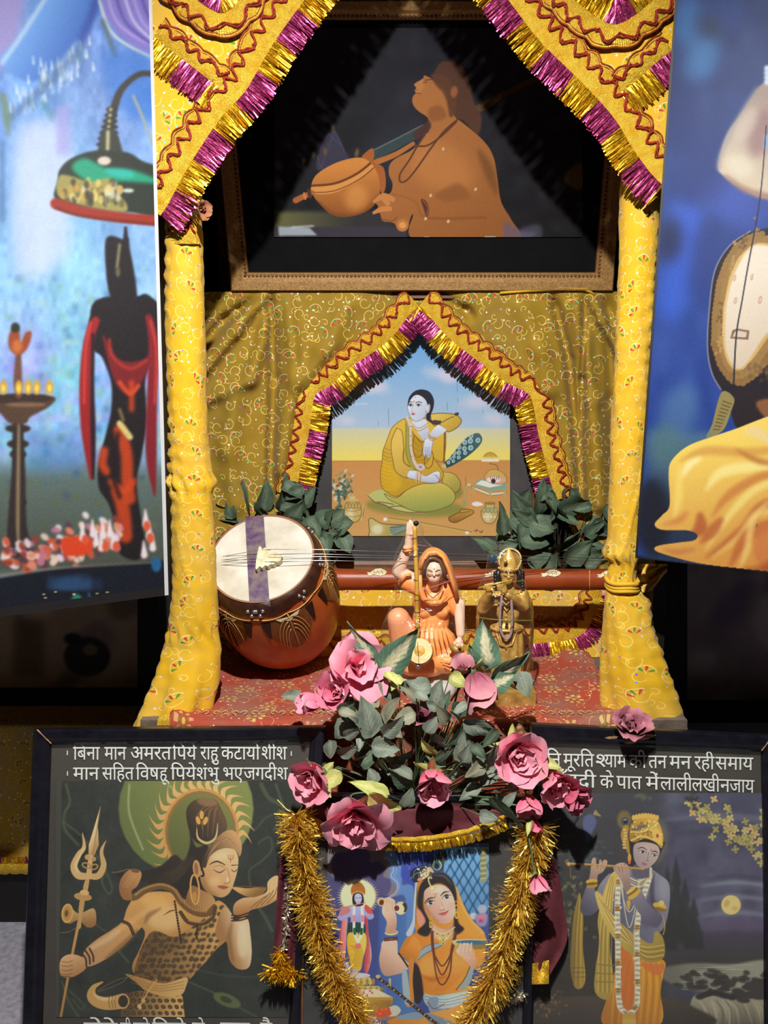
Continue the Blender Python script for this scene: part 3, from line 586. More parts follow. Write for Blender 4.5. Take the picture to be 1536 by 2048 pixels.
    p.line([(852, 760), (846, 796), (850, 808), (838, 806)], 3, (120, 98, 100)); p.poly([(810, 818), (828, 818), (844, 828), (826, 834)], (170, 96, 92)); p.line([(862, 722), (868, 750)], 3, (200, 150, 120)); p.ell(866, 745, 4, 5, (190, 80, 60))
    # crown
    cr = p.poly([(745, 690), (742, 640), (756, 590), (800, 556), (860, 550), (905, 580), (930, 640), (936, 690), (925, 735), (890, 700), (830, 680), (775, 700)], ((206, 160, 70), (160, 118, 48), (860, 580), (760, 690)))
    p.poly([(750, 630), (800, 600), (850, 605), (800, 630)], (96, 92, 104), blur=3, alpha=.8)
    for k in range(9): p.ell(765 + k * 17, 560 - 12 * math.sin(k / 8 * 3.14), 10, 16, (216, 172, 84), 0)
    for k in range(60): p.ell(752 + rng.random() * 175, 575 + rng.random() * 130, 5, 5, [(232, 196, 110), (120, 86, 40), (246, 220, 150)][k % 3], 0, .5, .9, cr)
    p.line([(752, 690), (830, 668), (930, 715)], 9, (226, 186, 100)); p.line([(750, 640), (820, 640), (900, 600)], 6, (236, 200, 120))
    p.poly([(870, 640), (900, 620), (925, 660), (925, 710), (890, 690)], (226, 186, 96)); p.ell(902, 664, 8, 12, (180, 70, 50))
    p.ell(712, 572, 40, 52, (112, 92, 60), 0, 3); 
    for k in range(22): a = k / 22 * 6.28; p.line([(712, 575), (712 + 44 * math.cos(a), 572 + 60 * math.sin(a))], 2, (150, 124, 76), alpha=.7)
    p.ell(716, 580, 22, 24, (60, 84, 92)); p.ell(718, 582, 12, 14, (34, 34, 60)); p.ell(716, 572, 10, 5, (150, 140, 90))
    p.line([(722, 620), (712, 660), (722, 700), (738, 760)], [36, 40, 34, 14], (170, 130, 62)); 
    for k in range(7): p.ell(715 + 4 * math.sin(k), 630 + k * 17, 12, 7, (206, 170, 96), 0)
    p.ell(742, 790, 10, 26, (200, 156, 70)); p.ell(742, 818, 8, 8, (220, 90, 60))
    for k in range(9): p.ell(864, 850 + k * 7, 8, 6, (206, 196, 176))
    p.line([(385, 824), (500, 828), (640, 838), (825, 856)], [13, 12, 11, 8], (176, 126, 62)); p.line([(385, 820), (640, 833), (820, 852)], 3, (224, 180, 110)); p.ell(394, 825, 8, 12, (206, 160, 84)); p.line([(403, 836), (404, 900)], 3, (150, 120, 80))
    for q in ((545, 800), (575, 805), (602, 808)): p.line([q, (q[0] - 4, q[1] + 34)], 12, (186, 150, 130))
    for q in ((665, 836), (690, 842), (712, 848)): p.line([q, (q[0] + 6, q[1] + 30)], 12, (176, 146, 134))
    p.line([(930, 1120), (945, 1180), (935, 1230)], 5, (190, 150, 70))
    p.noise(2.5, 3.5, seed=12, color=False); return p

def paint_meera():
    p = Pic(655, 1686, 978, 2062, 1.0, (70, 100, 160)).view(640, 1680, 4.2667)
    p.fill(np.ones((p.h, p.w)), ((74, 92, 150), (58, 72, 138), (300, 0), (200, 1300)))
    p.rect(0, 0, 560, 400, (120, 110, 120)); p.rect(60, 260, 640, 1180, ((70, 66, 116), (58, 74, 140), (300, 300), (300, 1100)), blur=20)
    p.rect(500, 520, 830, 1560, ((62, 92, 160), (74, 116, 176), (500, 800), (740, 800)), blur=12)
    p.poly([(560, 40), (620, 60), (690, 140), (720, 260), (700, 380), (800, 420), (800, 900), (740, 900), (730, 500), (620, 480), (560, 400)], ((108, 144, 200), (90, 128, 190), (600, 100), (700, 700)), blur=8)
    p.poly([(620, 40), (830, 40), (1010, 60), (1010, 420), (830, 400), (700, 330), (690, 200)], (56, 76, 172), blur=8)
    for k in range(14): a = k * .5; p.line([(700 + k * 12, 60 + (k % 5) * 50), (730 + k * 12, 90 + (k % 5) * 46), (710 + k * 13, 130 + (k % 5) * 44)], [2, 9, 3], [(96, 124, 214), (36, 46, 120), (80, 104, 196)][k % 3], 2)
    
    arch = [(110, 280), (100, 190), (150, 110), (230, 100), (290, 50), (350, 50), (420, 110), (430, 190), (500, 180), (560, 240), (540, 310), (600, 340), (600, 420), (540, 470), (300, 420), (110, 300)]
    p.poly([(90, 60), (250, 30), (440, 60), (480, 140), (560, 150), (600, 240), (590, 320), (650, 400), (610, 480), (90, 300)], (128, 116, 124), blur=3); p.poly(arch, (84, 76, 126), blur=4)
    for o_, c in ((0, (186, 190, 214)), (26, (150, 160, 200))): p.line([(545 + o_, 150), (600 + o_, 180), (628 + o_, 250), (608 + o_, 310), (660 + o_ * .6, 370), (650 + o_ * .6, 440), (600 + o_, 480), (560, 500)], 7, c, 1.5)
    # jaali lattice
    lat = p.poly([(1040, 60), (1440, 60), (1440, 640), (1230, 640), (1130, 400), (1060, 280)], ((116, 176, 222), (88, 140, 190), (1200, 60), (1250, 600)), smooth=False)
    for iy in range(9):
        for ix in range(7):
            x = 1110 + ix * 78 + (iy % 2) * 39; y = 90 + iy * 66; p.line([(x - 39, y + 66), (x, y), (x + 39, y + 66)], 15, (44, 88, 132), 1, False, .85, lat); p.ell(x, y, 15, 15, (44, 88, 132), 45, 1, .85, lat)
    p.rect(1368, 66, 1425, 360, (150, 150, 110), blur=4); 
    for k in range(12): p.line([(1372, 90 + k * 22), (1418, 84 + k * 22)], 6, (206, 200, 150) if k % 2 else (110, 108, 84), 1)
    p.ell(1385, 590, 40, 40, (170, 178, 200), 0, 8); p.ell(1310, 650, 36, 30, (190, 196, 216), 0, 8); p.poly([(1330, 640), (1425, 630), (1420, 720), (1370, 740), (1330, 700)], (150, 140, 180), blur=5); p.ell(1380, 655, 40, 16, (226, 120, 140), 0, 3); p.ell(1372, 690, 18, 14, (190, 60, 120), 0, 3)
    # idol
    for k in range(46): a = k / 46 * 6.283; p.line([(325, 490), (325 + 182 * math.cos(a), 490 + 172 * math.sin(a))], [60, 2], (222, 206, 160), 2, alpha=.7)
    p.ell(325, 480, 150, 145, (236, 222, 180), 0, 6)
    p.poly([(200, 640), (175, 760), (160, 900), (150, 1080), (190, 1130), (215, 980), (225, 800), (235, 660)], ((196, 66, 80), (222, 130, 130), (160, 900), (220, 900))); p.poly([(400, 640), (415, 800), (440, 960), (430, 1060), (400, 1140), (375, 1090), (385, 900), (370, 700)], ((226, 150, 150), (190, 60, 70), (430, 900), (380, 900)))
    for k in range(3): p.line([(165 + k * 18, 1100), (180 + k * 18, 900), (205 + k * 14, 680)], 5, (236, 190, 180), 1, alpha=.8); p.line([(395 + k * 14, 1060), (395 + k * 10, 860), (385 + k * 6, 680)], 5, (170, 50, 60), 1, alpha=.8)
    p.poly([(160, 640), (185, 590), (250, 570), (300, 560), (380, 570), (440, 610), (460, 660), (420, 680), (380, 650), (370, 780), (260, 780), (260, 660), (190, 690), (150, 670)], ((176, 176, 222), (140, 140, 196), (300, 580), (320, 760)))
    p.poly([(390, 550), (440, 590), (445, 630), (400, 620), (380, 580)], (214, 80, 70)); p.poly([(200, 570), (250, 575), (250, 620), (170, 650), (175, 610)], (200, 120, 130))
    p.poly([(240, 720), (290, 700), (380, 720), (380, 800), (300, 830), (240, 800)], (30, 60, 60)); 
    dh = p.poly([(240, 800), (300, 790), (385, 800), (395, 900), (370, 1000), (345, 1110), (275, 1120), (250, 1000), (230, 900)], ((214, 168, 40), (236, 200, 90), (240, 950), (380, 900)))
    for k in range(8): p.line([(260 + k * 12, 900), (300 + k * 9, 960), (270 + k * 12, 1080)], 4, (150, 108, 24), 1, alpha=.6, mask=dh)
    p.line([(225, 1060), (250, 1140)], 40, (190, 190, 220)); p.line([(290, 1110), (320, 1150)], 34, (170, 170, 206))
    for sx in (-1, 1): p.line([(325 + sx * 34, 570), (325 + sx * 36, 700), (325 + sx * 30, 800), (325, 870)], 22, (240, 236, 236)); p.line([(325 + sx * 35, 650), (325 + sx * 36, 690)], 22, (230, 130, 140)); p.line([(325 + sx * 32, 760), (325 + sx * 28, 800)], 22, (30, 90, 60))
    p.ell(325, 905, 26, 24, (236, 110, 110)); p.line([(322, 720), (330, 800)], [30, 10], (20, 70, 60))
    p.poly([(275, 500), (290, 455), (325, 440), (362, 460), (375, 520), (360, 560), (290, 560)], (34, 26, 40)); p.poly([(298, 470), (325, 455), (352, 470), (356, 510), (338, 545), (316, 545), (296, 510)], (190, 190, 226)); p.line([(305, 492), (320, 496)], 4, (40, 30, 50)); p.line([(334, 496), (350, 490)], 4, (40, 30, 50)); p.line([(320, 530), (336, 530)], 4, (190, 70, 80))
    p.poly([(270, 470), (265, 410), (295, 370), (325, 355), (360, 375), (385, 420), (380, 470), (350, 448), (300, 450)], (176, 104, 40)); p.line([(272, 462), (325, 440), (380, 462)], 10, (214, 160, 80)); p.ell(325, 380, 24, 20, (150, 100, 30))
    p.line([(90, 612), (200, 580), (290, 555), (390, 535)], [14, 10, 9, 6], (196, 130, 90)); p.ell(95, 590, 10, 16, (200, 150, 90)); p.line([(112, 610), (122, 740)], 4, (190, 180, 170)); p.ell(120, 745, 10, 12, (200, 190, 170))
    # pedestal
    p.poly([(180, 1150), (250, 1130), (400, 1140), (420, 1165), (300, 1180)], (206, 196, 210)); p.poly([(170, 1165), (300, 1185), (425, 1170), (455, 1230), (170, 1250)], ((222, 200, 120), (170, 140, 60), (300, 1170), (300, 1250)), smooth=False)
    for k in range(11): p.ell(195 + k * 26, 1210, 13, 30, (206, 180, 96) if k % 2 else (160, 130, 56))
    p.rect(150, 1245, 500, 1290, (206, 186, 110)); 
    for k in range(16): p.ell(170 + k * 24, 1270, 11, 18, (150, 120, 50) if k % 2 else (190, 170, 100))
    p.poly([(120, 1290), (480, 1270), (625, 1345), (200, 1350)], (226, 206, 170), smooth=False); p.poly([(120, 1345), (625, 1340), (615, 1400), (120, 1400)], (186, 140, 60), smooth=False); p.poly([(120, 1375), (610, 1365), (600, 1500), (120, 1500)], ((222, 180, 70), (150, 110, 40), (200, 1380), (560, 1500)), smooth=False)
    for k in range(5): p.ell(200 + k * 90, 1440, 40, 44, (150, 104, 40), 0, ring=7)
    rg = np.random.default_rng(6)
    for k in range(30): p.ell(340 + rg.normal(0, 60), 1305 + rg.normal(0, 14), 10, 8, [(214, 60, 80), (236, 130, 140), (240, 220, 220)][k % 3], rg.random() * 90)
    # thali, fruit
    p.poly([(400, 1490), (520, 1470), (680, 1480), (640, 1530), (520, 1540), (430, 1520)], (150, 110, 90)); p.poly([(560, 1450), (640, 1410), (690, 1450), (650, 1500), (570, 1500)], (200, 196, 180)); 
    for x, y in ((490, 1470), (540, 1455), (520, 1490), (580, 1478), (570, 1450)): p.ell(x, y, 30, 24, (206, 76, 40)); p.ell(x - 8, y - 8, 10, 8, (240, 140, 80), 0, 3)
    for k in range(40): p.ell(390 + rg.normal(0, 60), 1530 + rg.normal(0, 22), 14, 10, [(230, 214, 216), (214, 100, 130), (200, 180, 200), (150, 130, 160)][k % 4], rg.random() * 90)
    # veil
    p.poly([(820, 360), (860, 330), (1000, 290), (1110, 330), (1170, 420), (1230, 560), (1300, 680), (1400, 790), (1400, 900), (1200, 880), (900, 860), (820, 780), (800, 560)], ((206, 130, 40), (228, 156, 66), (850, 600), (1260, 640)))
    p.line([(1160, 400), (1215, 560), (1290, 690), (1400, 800)], 12, (240, 180, 100), 3); p.poly([(820, 600), (900, 600), (930, 700), (850, 740)], (226, 150, 140), blur=10, alpha=.8)
    p.line([(820, 365), (808, 560), (800, 700), (760, 800)], [16, 18, 30, 50], (190, 196, 206)); p.line([(828, 400), (818, 600), (815, 720)], 5, (70, 80, 60))
    # bodice / sari
    sari = [(720, 860), (800, 800), (900, 770), (960, 800), (1100, 850), (1180, 770), (1300, 830), (1400, 860), (1400, 1040), (1300, 1120), (1240, 1220), (1290, 1280), (1100, 1310), (890, 1310), (870, 1180), (830, 1060), (780, 1020), (680, 980)]
    sm = p.poly(sari, ((206, 124, 36), (228, 148, 60), (800, 1100), (1150, 1000)))
    p.ell(930, 1080, 90, 90, (240, 166, 84), 0, 30, .7, sm); p.ell(1150, 1060, 100, 90, (238, 164, 80), 0, 30, .6, sm); p.line([(860, 1150), (960, 1190), (1080, 1160)], [10, 40, 10], (170, 92, 24), 16, alpha=.6, mask=sm)
    for k in range(8): p.line([(1290 - k * 30, 1080), (1180 - k * 20, 1180), (1060 - k * 14, 1290)], 5, (186, 104, 26), 2, alpha=.5, mask=sm)
    p.poly([(835, 960), (900, 910), (1010, 880), (1060, 890), (940, 950), (860, 1010), (830, 1030)], (150, 168, 184)); p.line([(836, 1026), (900, 970), (1060, 890)], 5, (70, 70, 60)); p.line([(840, 960), (910, 905), (1010, 876)], 4, (90, 80, 50))
    p.poly([(1290, 1060), (1310, 1110), (1270, 1240), (1180, 1280), (1240, 1180)], (150, 166, 170)); p.line([(1280, 1080), (1230, 1190), (1160, 1280)], 6, (40, 50, 40))
    # face etc
    p.poly([(950, 700), (1000, 740), (1080, 760), (1160, 700), (1170, 800), (1060, 860), (960, 820)], ((212, 170, 150), (180, 130, 110), (1050, 780), (1150, 720)))
    p.poly([(830, 560), (840, 430), (880, 350), (960, 290), (1050, 280), (1120, 330), (1160, 430), (1170, 560), (1180, 700), (1230, 760), (1150, 800), (1140, 600), (1100, 420), (1000, 370), (900, 440), (880, 560), (920, 660), (960, 720), (930, 810), (880, 820), (830, 780), (900, 700), (870, 620)], (36, 28, 34), blur=3)
    p.line([(960, 300), (1060, 310), (1130, 390)], [6, 18, 4], (110, 104, 110), 6, alpha=.7)
    fm = p.poly([(888, 500), (895, 430), (960, 390), (1040, 385), (1100, 420), (1140, 490), (1156, 580), (1145, 650), (1110, 700), (1060, 716), (1000, 695), (940, 640), (905, 580)], ((196, 150, 134), (232, 196, 178), (920, 620), (1080, 500)))
    p.line([(900, 560), (950, 650), (1010, 695)], [10, 24, 10], (168, 116, 100), 10, alpha=.6, mask=fm); p.ell(985, 590, 34, 28, (232, 160, 146), 0, 14, .5, fm); p.ell(1120, 560, 26, 34, (232, 160, 146), 0, 14, .5, fm); p.ell(1000, 430, 50, 26, (242, 214, 196), -15, 12, .7, fm)
    p.line([(892, 540), (930, 500), (985, 490)], [5, 11, 4], (38, 26, 28)); p.line([(1028, 478), (1060, 446), (1105, 440)], [4, 11, 4], (38, 26, 28))
    for cx, cy, rt in ((942, 536, -14), (1080, 486, -16)):
        p.ell(cx, cy, 36, 17, (240, 232, 228), rt); p.ell(cx + 2, cy - 1, 16, 16, (48, 32, 30), rt); p.ell(cx + 6, cy - 5, 4, 4, (220, 220, 220))
        p.line([(cx - 38, cy + 14), (cx - 8, cy - 18), (cx + 36, cy - 12)], [3, 8, 4], (28, 20, 24)); p.line([(cx - 34, cy + 18), (cx, cy + 17), (cx + 34, cy + 2)], 2, (110, 76, 70)); p.line([(cx - 30, cy - 18), (cx, cy - 30), (cx + 34, cy - 24)], 2, (130, 90, 80))
    p.line([(1020, 500), (1046, 560), (1052, 590), (1030, 600), (1016, 594)], [2, 3, 4, 5, 3], (170, 116, 100)); p.ell(1044, 580, 10, 10, (246, 220, 204), 0, 4, .8); p.line([(1046, 598), (1062, 592)], 4, (140, 84, 74))
    p.poly([(1012, 632), (1040, 618), (1066, 614), (1096, 602), (1080, 632), (1050, 646)], (206, 104, 104)); p.line([(1012, 632), (1050, 628), (1096, 602)], 4, (130, 50, 56))
    p.line([(972, 452), (976, 464), (990, 466), (998, 452)], 4, (206, 60, 50)); p.ell(985, 480, 4, 4, (200, 60, 50))
    # top knot, jewels, feather
    p.poly([(770, 300), (790, 250), (860, 220), (920, 210), (960, 250), (930, 320), (860, 350), (800, 360)], (26, 30, 46)); p.line([(800, 330), (810, 260), (900, 220)], 4, (120, 150, 180)); p.line([(840, 340), (850, 270), (940, 225)], 4, (120, 150, 180)); p.line([(775, 330), (830, 280), (890, 300)], 4, (150, 180, 200))
    p.poly([(960, 260), (950, 180), (990, 120), (1040, 90), (1080, 100), (1060, 200), (1040, 260)], (40, 60, 60), blur=6); 
    for k in range(12): a = R(200 + k * 12); p.line([(1000, 220), (1000 + 95 * math.cos(a), 220 + 110 * math.sin(a))], 4, (70, 96, 76), 2, alpha=.7)
    p.ell(998, 215, 40, 46, (150, 150, 110)); p.ell(998, 215, 32, 38, (50, 110, 130)); p.ell(996, 222, 20, 22, (24, 26, 50)); p.line([(1015, 180), (1036, 215), (1020, 250)], 5, (230, 224, 190))
    p.line([(850, 340), (900, 300), (930, 250), (960, 270)], [24, 44, 40, 20], (206, 180, 140)); 
    for k in range(40): p.ell(880 + rg.normal(0, 30) + 20, 285 + rg.normal(0, 26), 7, 7, [(236, 214, 170), (150, 110, 70), (250, 236, 200)][k % 3])
    p.ell(850, 335, 22, 12, (226, 140, 110), -20); p.line([(925, 320), (930, 360), (950, 400)], 12, (222, 196, 140)); p.ell(958, 412, 30, 24, (216, 190, 130)); p.ell(958, 412, 16, 13, (240, 224, 180))
    for ex, ey in ((1162, 580), (943, 700)): 
        for k in range(3): p.ell(ex + k * 2, ey - 40 + k * 36, 13 - k, 18, (206, 170, 60), 0, ring=6)
    p.ell(1166, 640, 17, 34, (214, 180, 70)); p.ell(1166, 640, 8, 20, (150, 110, 40)); p.ell(945, 722, 15, 28, (214, 180, 80)); p.ell(945, 722, 7, 15, (150, 110, 40))
    for k in range(4): p.line([(965 + k * 10, 755 + k * 22), (1050, 800 + k * 30), (1150 - k * 12, 745 + k * 22)], 9, (206, 176, 96) if k % 2 else (226, 204, 140))
    for x, y, c in ((1000, 800, (190, 50, 50)), (1050, 815, (40, 120, 80)), (1095, 800, (190, 50, 50)), (1050, 850, (40, 120, 80)), (1020, 835, (236, 220, 170)), (1080, 835, (236, 220, 170)), (1050, 885, (40, 110, 80))): p.ell(x, y, 13, 13, (222, 196, 120)); p.ell(x, y, 7, 7, c)
    # malas
    for (xl, xr, yb) in ((950, 1165, 1075), (962, 1150, 1150), (955, 1158, 1235)):
        q = resample([Vector((a[0], a[1], 0)) for a in catmull([(xl, 780), (xl + 8, 930), (xl + 40, yb - 70), ((xl + xr) / 2 - 10, yb), (xr - 50, yb - 100), (xr - 30, 930), (xr, 790)], 8)], 11)
        for v in q: p.ell(v.x, v.y, 7.5, 6.5, (92, 40, 36)); p.ell(v.x - 2, v.y - 2, 2.5, 2.5, (170, 100, 80))
    # her right arm, raised, kartal
    p.poly([(700, 1000), (760, 1060), (730, 1120), (640, 1150), (560, 1160), (520, 1110), (505, 1020), (520, 930), (540, 860), (650, 850), (665, 960)], ((190, 146, 126), (226, 188, 166), (530, 1100), (640, 950)))
    p.poly([(680, 960), (740, 900), (800, 820), (860, 900), (840, 1000), (770, 1070), (740, 1020)], ((190, 112, 30), (226, 146, 56), (700, 1000), (800, 880)))
    for k in range(12): p.ell(672 + k * 7, 968 + k * 9 + (k * k) * .1, 9, 9, (66, 36, 30))
    p.poly([(560, 780), (570, 700), (530, 620), (540, 540), (560, 500), (590, 490), (640, 520), (640, 600), (655, 680), (640, 770)], ((232, 196, 172), (196, 150, 128), (580, 600), (640, 740)))
    p.ell(530, 530, 46, 38, (206, 176, 130), 25); p.ell(525, 533, 20, 24, (96, 40, 34), 20); p.ell(690, 582, 52, 56, (222, 196, 150), 0); p.ell(722, 575, 22, 42, (60, 44, 40), 0); p.ell(680, 588, 40, 42, (232, 210, 166)); p.ell(655, 582, 22, 24, (110, 40, 36))
    for k in range(4): p.line([(560 + k * 24, 500 + k * 8), (556 + k * 18, 560), (566 + k * 16, 610)], [18, 20, 16], (226, 186, 160)); p.line([(570 + k * 24, 505 + k * 8), (566 + k * 18, 560), (574 + k * 16, 606)], 3, (170, 116, 98))
    p.ell(610, 790, 58, 24, (222, 200, 150), -4); p.ell(610, 782, 54, 18, (196, 150, 126), -4)
    for k in range(2): 
        for j in range(14): p.ell(552 + j * 8.2, 842 + k * 16 - j * .8, 7, 7, (90, 40, 36))
    # her left hand with bowl
    p.poly([(1130, 860), (1250, 846), (1420, 850), (1420, 900), (1380, 930), (1200, 930), (1150, 900)], ((206, 190, 120), (150, 120, 60), (1200, 850), (1250, 930))); p.ell(1290, 874, 130, 20, (60, 110, 150), 2); p.line([(1135, 862), (1260, 850), (1420, 852)], 8, (222, 206, 150))
    p.poly([(1160, 950), (1200, 900), (1230, 880), (1290, 900), (1330, 1000), (1340, 1090), (1300, 1090), (1220, 1010)], ((232, 196, 172), (206, 150, 128), (1200, 920), (1310, 1080)))
    for k in range(4): p.line([(1180 + k * 34, 960 - k * 6), (1196 + k * 32, 900 - k * 4), (1200 + k * 30, 880)], [18, 16, 10], (232, 192, 170)); p.line([(1198 + k * 34, 970 - k * 4), (1212 + k * 32, 900)], 3, (176, 116, 100))
    # hair over shoulder, edge cloth, waist
    p.poly([(790, 1060), (840, 1080), (870, 1200), (880, 1320), (840, 1400), (800, 1360), (790, 1200)], (40, 28, 30), blur=3); p.poly([(760, 1020), (800, 1040), (790, 1200), (800, 1380), (740, 1420), (760, 1240)], (206, 130, 50)); p.poly([(700, 1140), (740, 1120), (770, 1380), (720, 1380)], (160, 176, 184))
    p.poly([(890, 1310), (1000, 1330), (1200, 1290), (1290, 1270), (1300, 1340), (1180, 1420), (1000, 1440), (900, 1400)], ((150, 172, 184), (190, 204, 206), (900, 1400), (1100, 1320)))
    for k in range(6): p.line([(900, 1320 + k * 14), (1060, 1350 + k * 12), (1290, 1290 + k * 14)], 5, (96, 116, 130) if k % 2 else (214, 224, 222), 1.5, alpha=.7)
    p.line([(890, 1310), (1000, 1325), (1290, 1280)], 8, (190, 170, 70)); p.poly([(930, 1350), (1010, 1350), (1000, 1440), (1080, 1440), (1060, 1480), (940, 1470)], (130, 150, 170)); p.line([(920, 1380), (970, 1440), (1060, 1400)], 6, (120, 60, 40))
    p.poly([(600, 1570), (700, 1500), (900, 1480), (1100, 1440), (1300, 1380), (1300, 1570)], ((206, 130, 40), (230, 160, 80), (700, 1500), (1100, 1500))); p.poly([(650, 1510), (800, 1470), (900, 1480), (860, 1530), (700, 1530)], (130, 150, 170), blur=2); p.poly([(900, 1480), (1000, 1500), (1150, 1570), (950, 1570)], (120, 140, 160), blur=3)
    p.line([(485, 1165), (600, 1255), (720, 1350), (860, 1465), (1010, 1580)], [22, 26, 26, 26, 28], (44, 36, 36)); 
    for k in range(20): t = k / 19; p.ell(500 + 500 * t, 1178 + 395 * t, 7, 9, (206, 170, 100) if k % 2 else (150, 60, 50), 40)
    p.ell(495, 1165, 20, 16, (206, 176, 120)); p.line([(596, 1190), (600, 1250)], [20, 8], (206, 180, 130)); p.line([(555, 1235), (560, 1340)], 3, (150, 160, 190))
    p.noise(2.5, 5, seed=8, color=False); return p
def paint_ascetic():
    p = Pic(664, 650, 1020, 1072, 1.0, (205, 150, 85)).view(640, 640, 3.657)
    p.rect(0, 0, 1500, 800, ((96, 160, 222), (176, 198, 220), (700, 60), (700, 800)))
    rg = np.random.default_rng(2)
    for cx, cy, rx, ry in ((340, 500, 150, 40), (420, 480, 90, 26), (900, 390, 140, 46), (960, 420, 90, 30), (1150, 590, 120, 60), (170, 740, 90, 30), (560, 250, 60, 22), (870, 220, 50, 20), (1280, 720, 90, 40)):
        for k in range(6): p.ell(cx + rg.normal(0, rx * .35), cy + rg.normal(0, ry * .3), rx * .6, ry * .6, (206, 206, 224), 0, 34, .45)
    p.line([(245, 616), (345, 612)], 9, (206, 216, 232), 4, alpha=.7)
    p.rect(0, 792, 1500, 1040, ((206, 206, 178), (240, 222, 110), (700, 800), (700, 1000)), blur=2); p.rect(0, 1028, 1500, 1620, ((206, 146, 82), (216, 168, 100), (700, 1040), (700, 1580)), blur=2)
    p.line([(100, 1032), (1400, 1026)], 4, (150, 110, 60), alpha=.6)
    for x, y, l in ((1003, 420, 110), (925, 320, 26), (500, 650, 120), (425, 740, 30), (930, 600, 60), (1190, 660, 20), (1006, 570, 30)): p.line([(x, y), (x + 2, y + l)], 5, (90, 120, 150), 1, alpha=.55)
    br = (96, 66, 30)
    # shade of grass under her
    p.ell(700, 1370, 370, 70, (126, 138, 62), 3, 26, .8); p.ell(940, 1260, 110, 60, (120, 128, 60), 0, 20, .7)
    # plant and pots
    for k in range(90): p.ell(165 + rg.normal(0, 34), 1240 + rg.normal(0, 60), 15, 8, [(96, 120, 100), (70, 96, 84), (150, 150, 110), (206, 206, 190)][k % 4], rg.random() * 180, 1, .9)
    for k in range(30): p.ell(140 + rg.normal(0, 14), 1330 + rg.normal(0, 60), 12, 7, [(60, 92, 84), (90, 116, 106)][k % 2], rg.random() * 180, 1)
    def pot(pts, hi, lines=()):
        m = p.poly(pts, (206, 180, 110), line=(120, 96, 50), lw=5); p.ell(hi[0], hi[1], 26, 44, (232, 222, 180), 0, 12, .8, m)
        for l in lines: p.line(l, 4, (136, 108, 56))
    p.line([(300, 1460), (308, 1400), (330, 1355)], 22, (206, 180, 112)); p.line([(314, 1440), (322, 1380), (334, 1350)], 4, (120, 96, 50))
    pot([(180, 1370), (200, 1335), (280, 1335), (300, 1370), (300, 1430), (270, 1475), (210, 1475), (176, 1430)], (222, 1420), [[(178, 1385), (240, 1400), (300, 1385)], [(180, 1430), (240, 1440), (298, 1430)]])
    for k in range(5): p.ell(195 + k * 23, 1360, 12, 20, (196, 168, 96)); p.ell(195 + k * 23, 1360, 12, 20, (120, 96, 50), 0, ring=3)
    p.ell(238, 1318, 44, 14, (206, 180, 112)); p.ell(236, 1300, 22, 14, (216, 196, 130)); p.ell(236, 1286, 8, 8, (206, 180, 110))
    # bowl, stick
    p.line([(500, 1455), (800, 1500), (1110, 1558)], [22, 20, 18], (206, 180, 100)); p.line([(500, 1446), (800, 1491), (1110, 1550)], 4, (126, 96, 46)); p.line([(560, 1540), (900, 1560)], 10, (196, 170, 96))
    m = p.poly([(356, 1460), (380, 1450), (460, 1490), (640, 1500), (680, 1520), (640, 1620), (380, 1600), (362, 1540)], ((206, 190, 120), (160, 140, 70), (420, 1500), (600, 1580)), line=(70, 80, 40), lw=5); p.ell(420, 1530, 40, 36, (230, 232, 200), 0, 12, .8, m)
    p.poly([(510, 1520), (560, 1505), (640, 1500), (620, 1545), (540, 1575)], (110, 136, 120)); 
    for k in range(6): p.line([(515, 1520 + k * 9), (570, 1520 + k * 5), (640, 1502 + k * 3)], 3, (206, 222, 214) if k % 2 else (60, 90, 80))
    p.rect(464, 1446, 490, 1470, (236, 240, 236)); p.rect(1062, 1546, 1088, 1566, (236, 240, 230)); p.ell(1140, 1538, 15, 10, (136, 96, 60)); p.ell(1178, 1546, 15, 10, (136, 96, 60)); p.ell(1136, 1534, 6, 4, (230, 210, 180)); p.ell(1175, 1542, 6, 4, (230, 210, 180))
    pot([(1178, 1400), (1210, 1370), (1215, 1345), (1272, 1345), (1276, 1370), (1300, 1400), (1290, 1450), (1262, 1486), (1215, 1486), (1186, 1450)], (1225, 1430))
    p.ell(1243, 1340, 36, 8, (126, 110, 60), 0, ring=5)
    for k in range(4): p.ell(1200 + k * 28, 1392, 15, 18, (170, 178, 130)); p.ell(1200 + k * 28, 1392, 15, 18, (120, 110, 60), 0, ring=3)
    for k in range(4): p.ell(1200 + k * 26, 1440, 7, 7, (236, 236, 226))
    p.poly([(1108, 1345), (1140, 1328), (1180, 1338), (1190, 1354), (1140, 1362)], (236, 236, 232))
    p.poly([(944, 1440), (1010, 1410), (1040, 1385), (1110, 1390), (1122, 1412), (1060, 1450), (990, 1482), (946, 1468)], ((196, 150, 70), (150, 106, 46), (1000, 1400), (1000, 1480)), line=(96, 66, 30), lw=5); p.line([(1020, 1412), (1100, 1400)], 4, br)
    p.poly([(1062, 1190), (1070, 1190), (1080, 1340), (1072, 1366), (1042, 1366), (1038, 1335)], (190, 160, 96)); p.ell(1056, 1345, 20, 22, (170, 160, 96)); p.line([(1064, 1145), (1066, 1210)], 5, (150, 116, 60))
    p.rect(1072, 1190, 1106, 1240, (190, 160, 100)); p.rect(1078, 1196, 1100, 1212, (226, 206, 160))
    # book stand
    p.poly([(1112, 1215), (1240, 1262), (1366, 1252), (1366, 1272), (1240, 1286), (1112, 1236)], (222, 214, 180), smooth=False, line=br, lw=3); p.poly([(1124, 1205), (1170, 1160), (1366, 1200), (1366, 1236), (1240, 1250)], (136, 170, 150), smooth=False); p.poly([(1140, 1200), (1180, 1172), (1340, 1205), (1240, 1226)], (232, 234, 226), smooth=False)
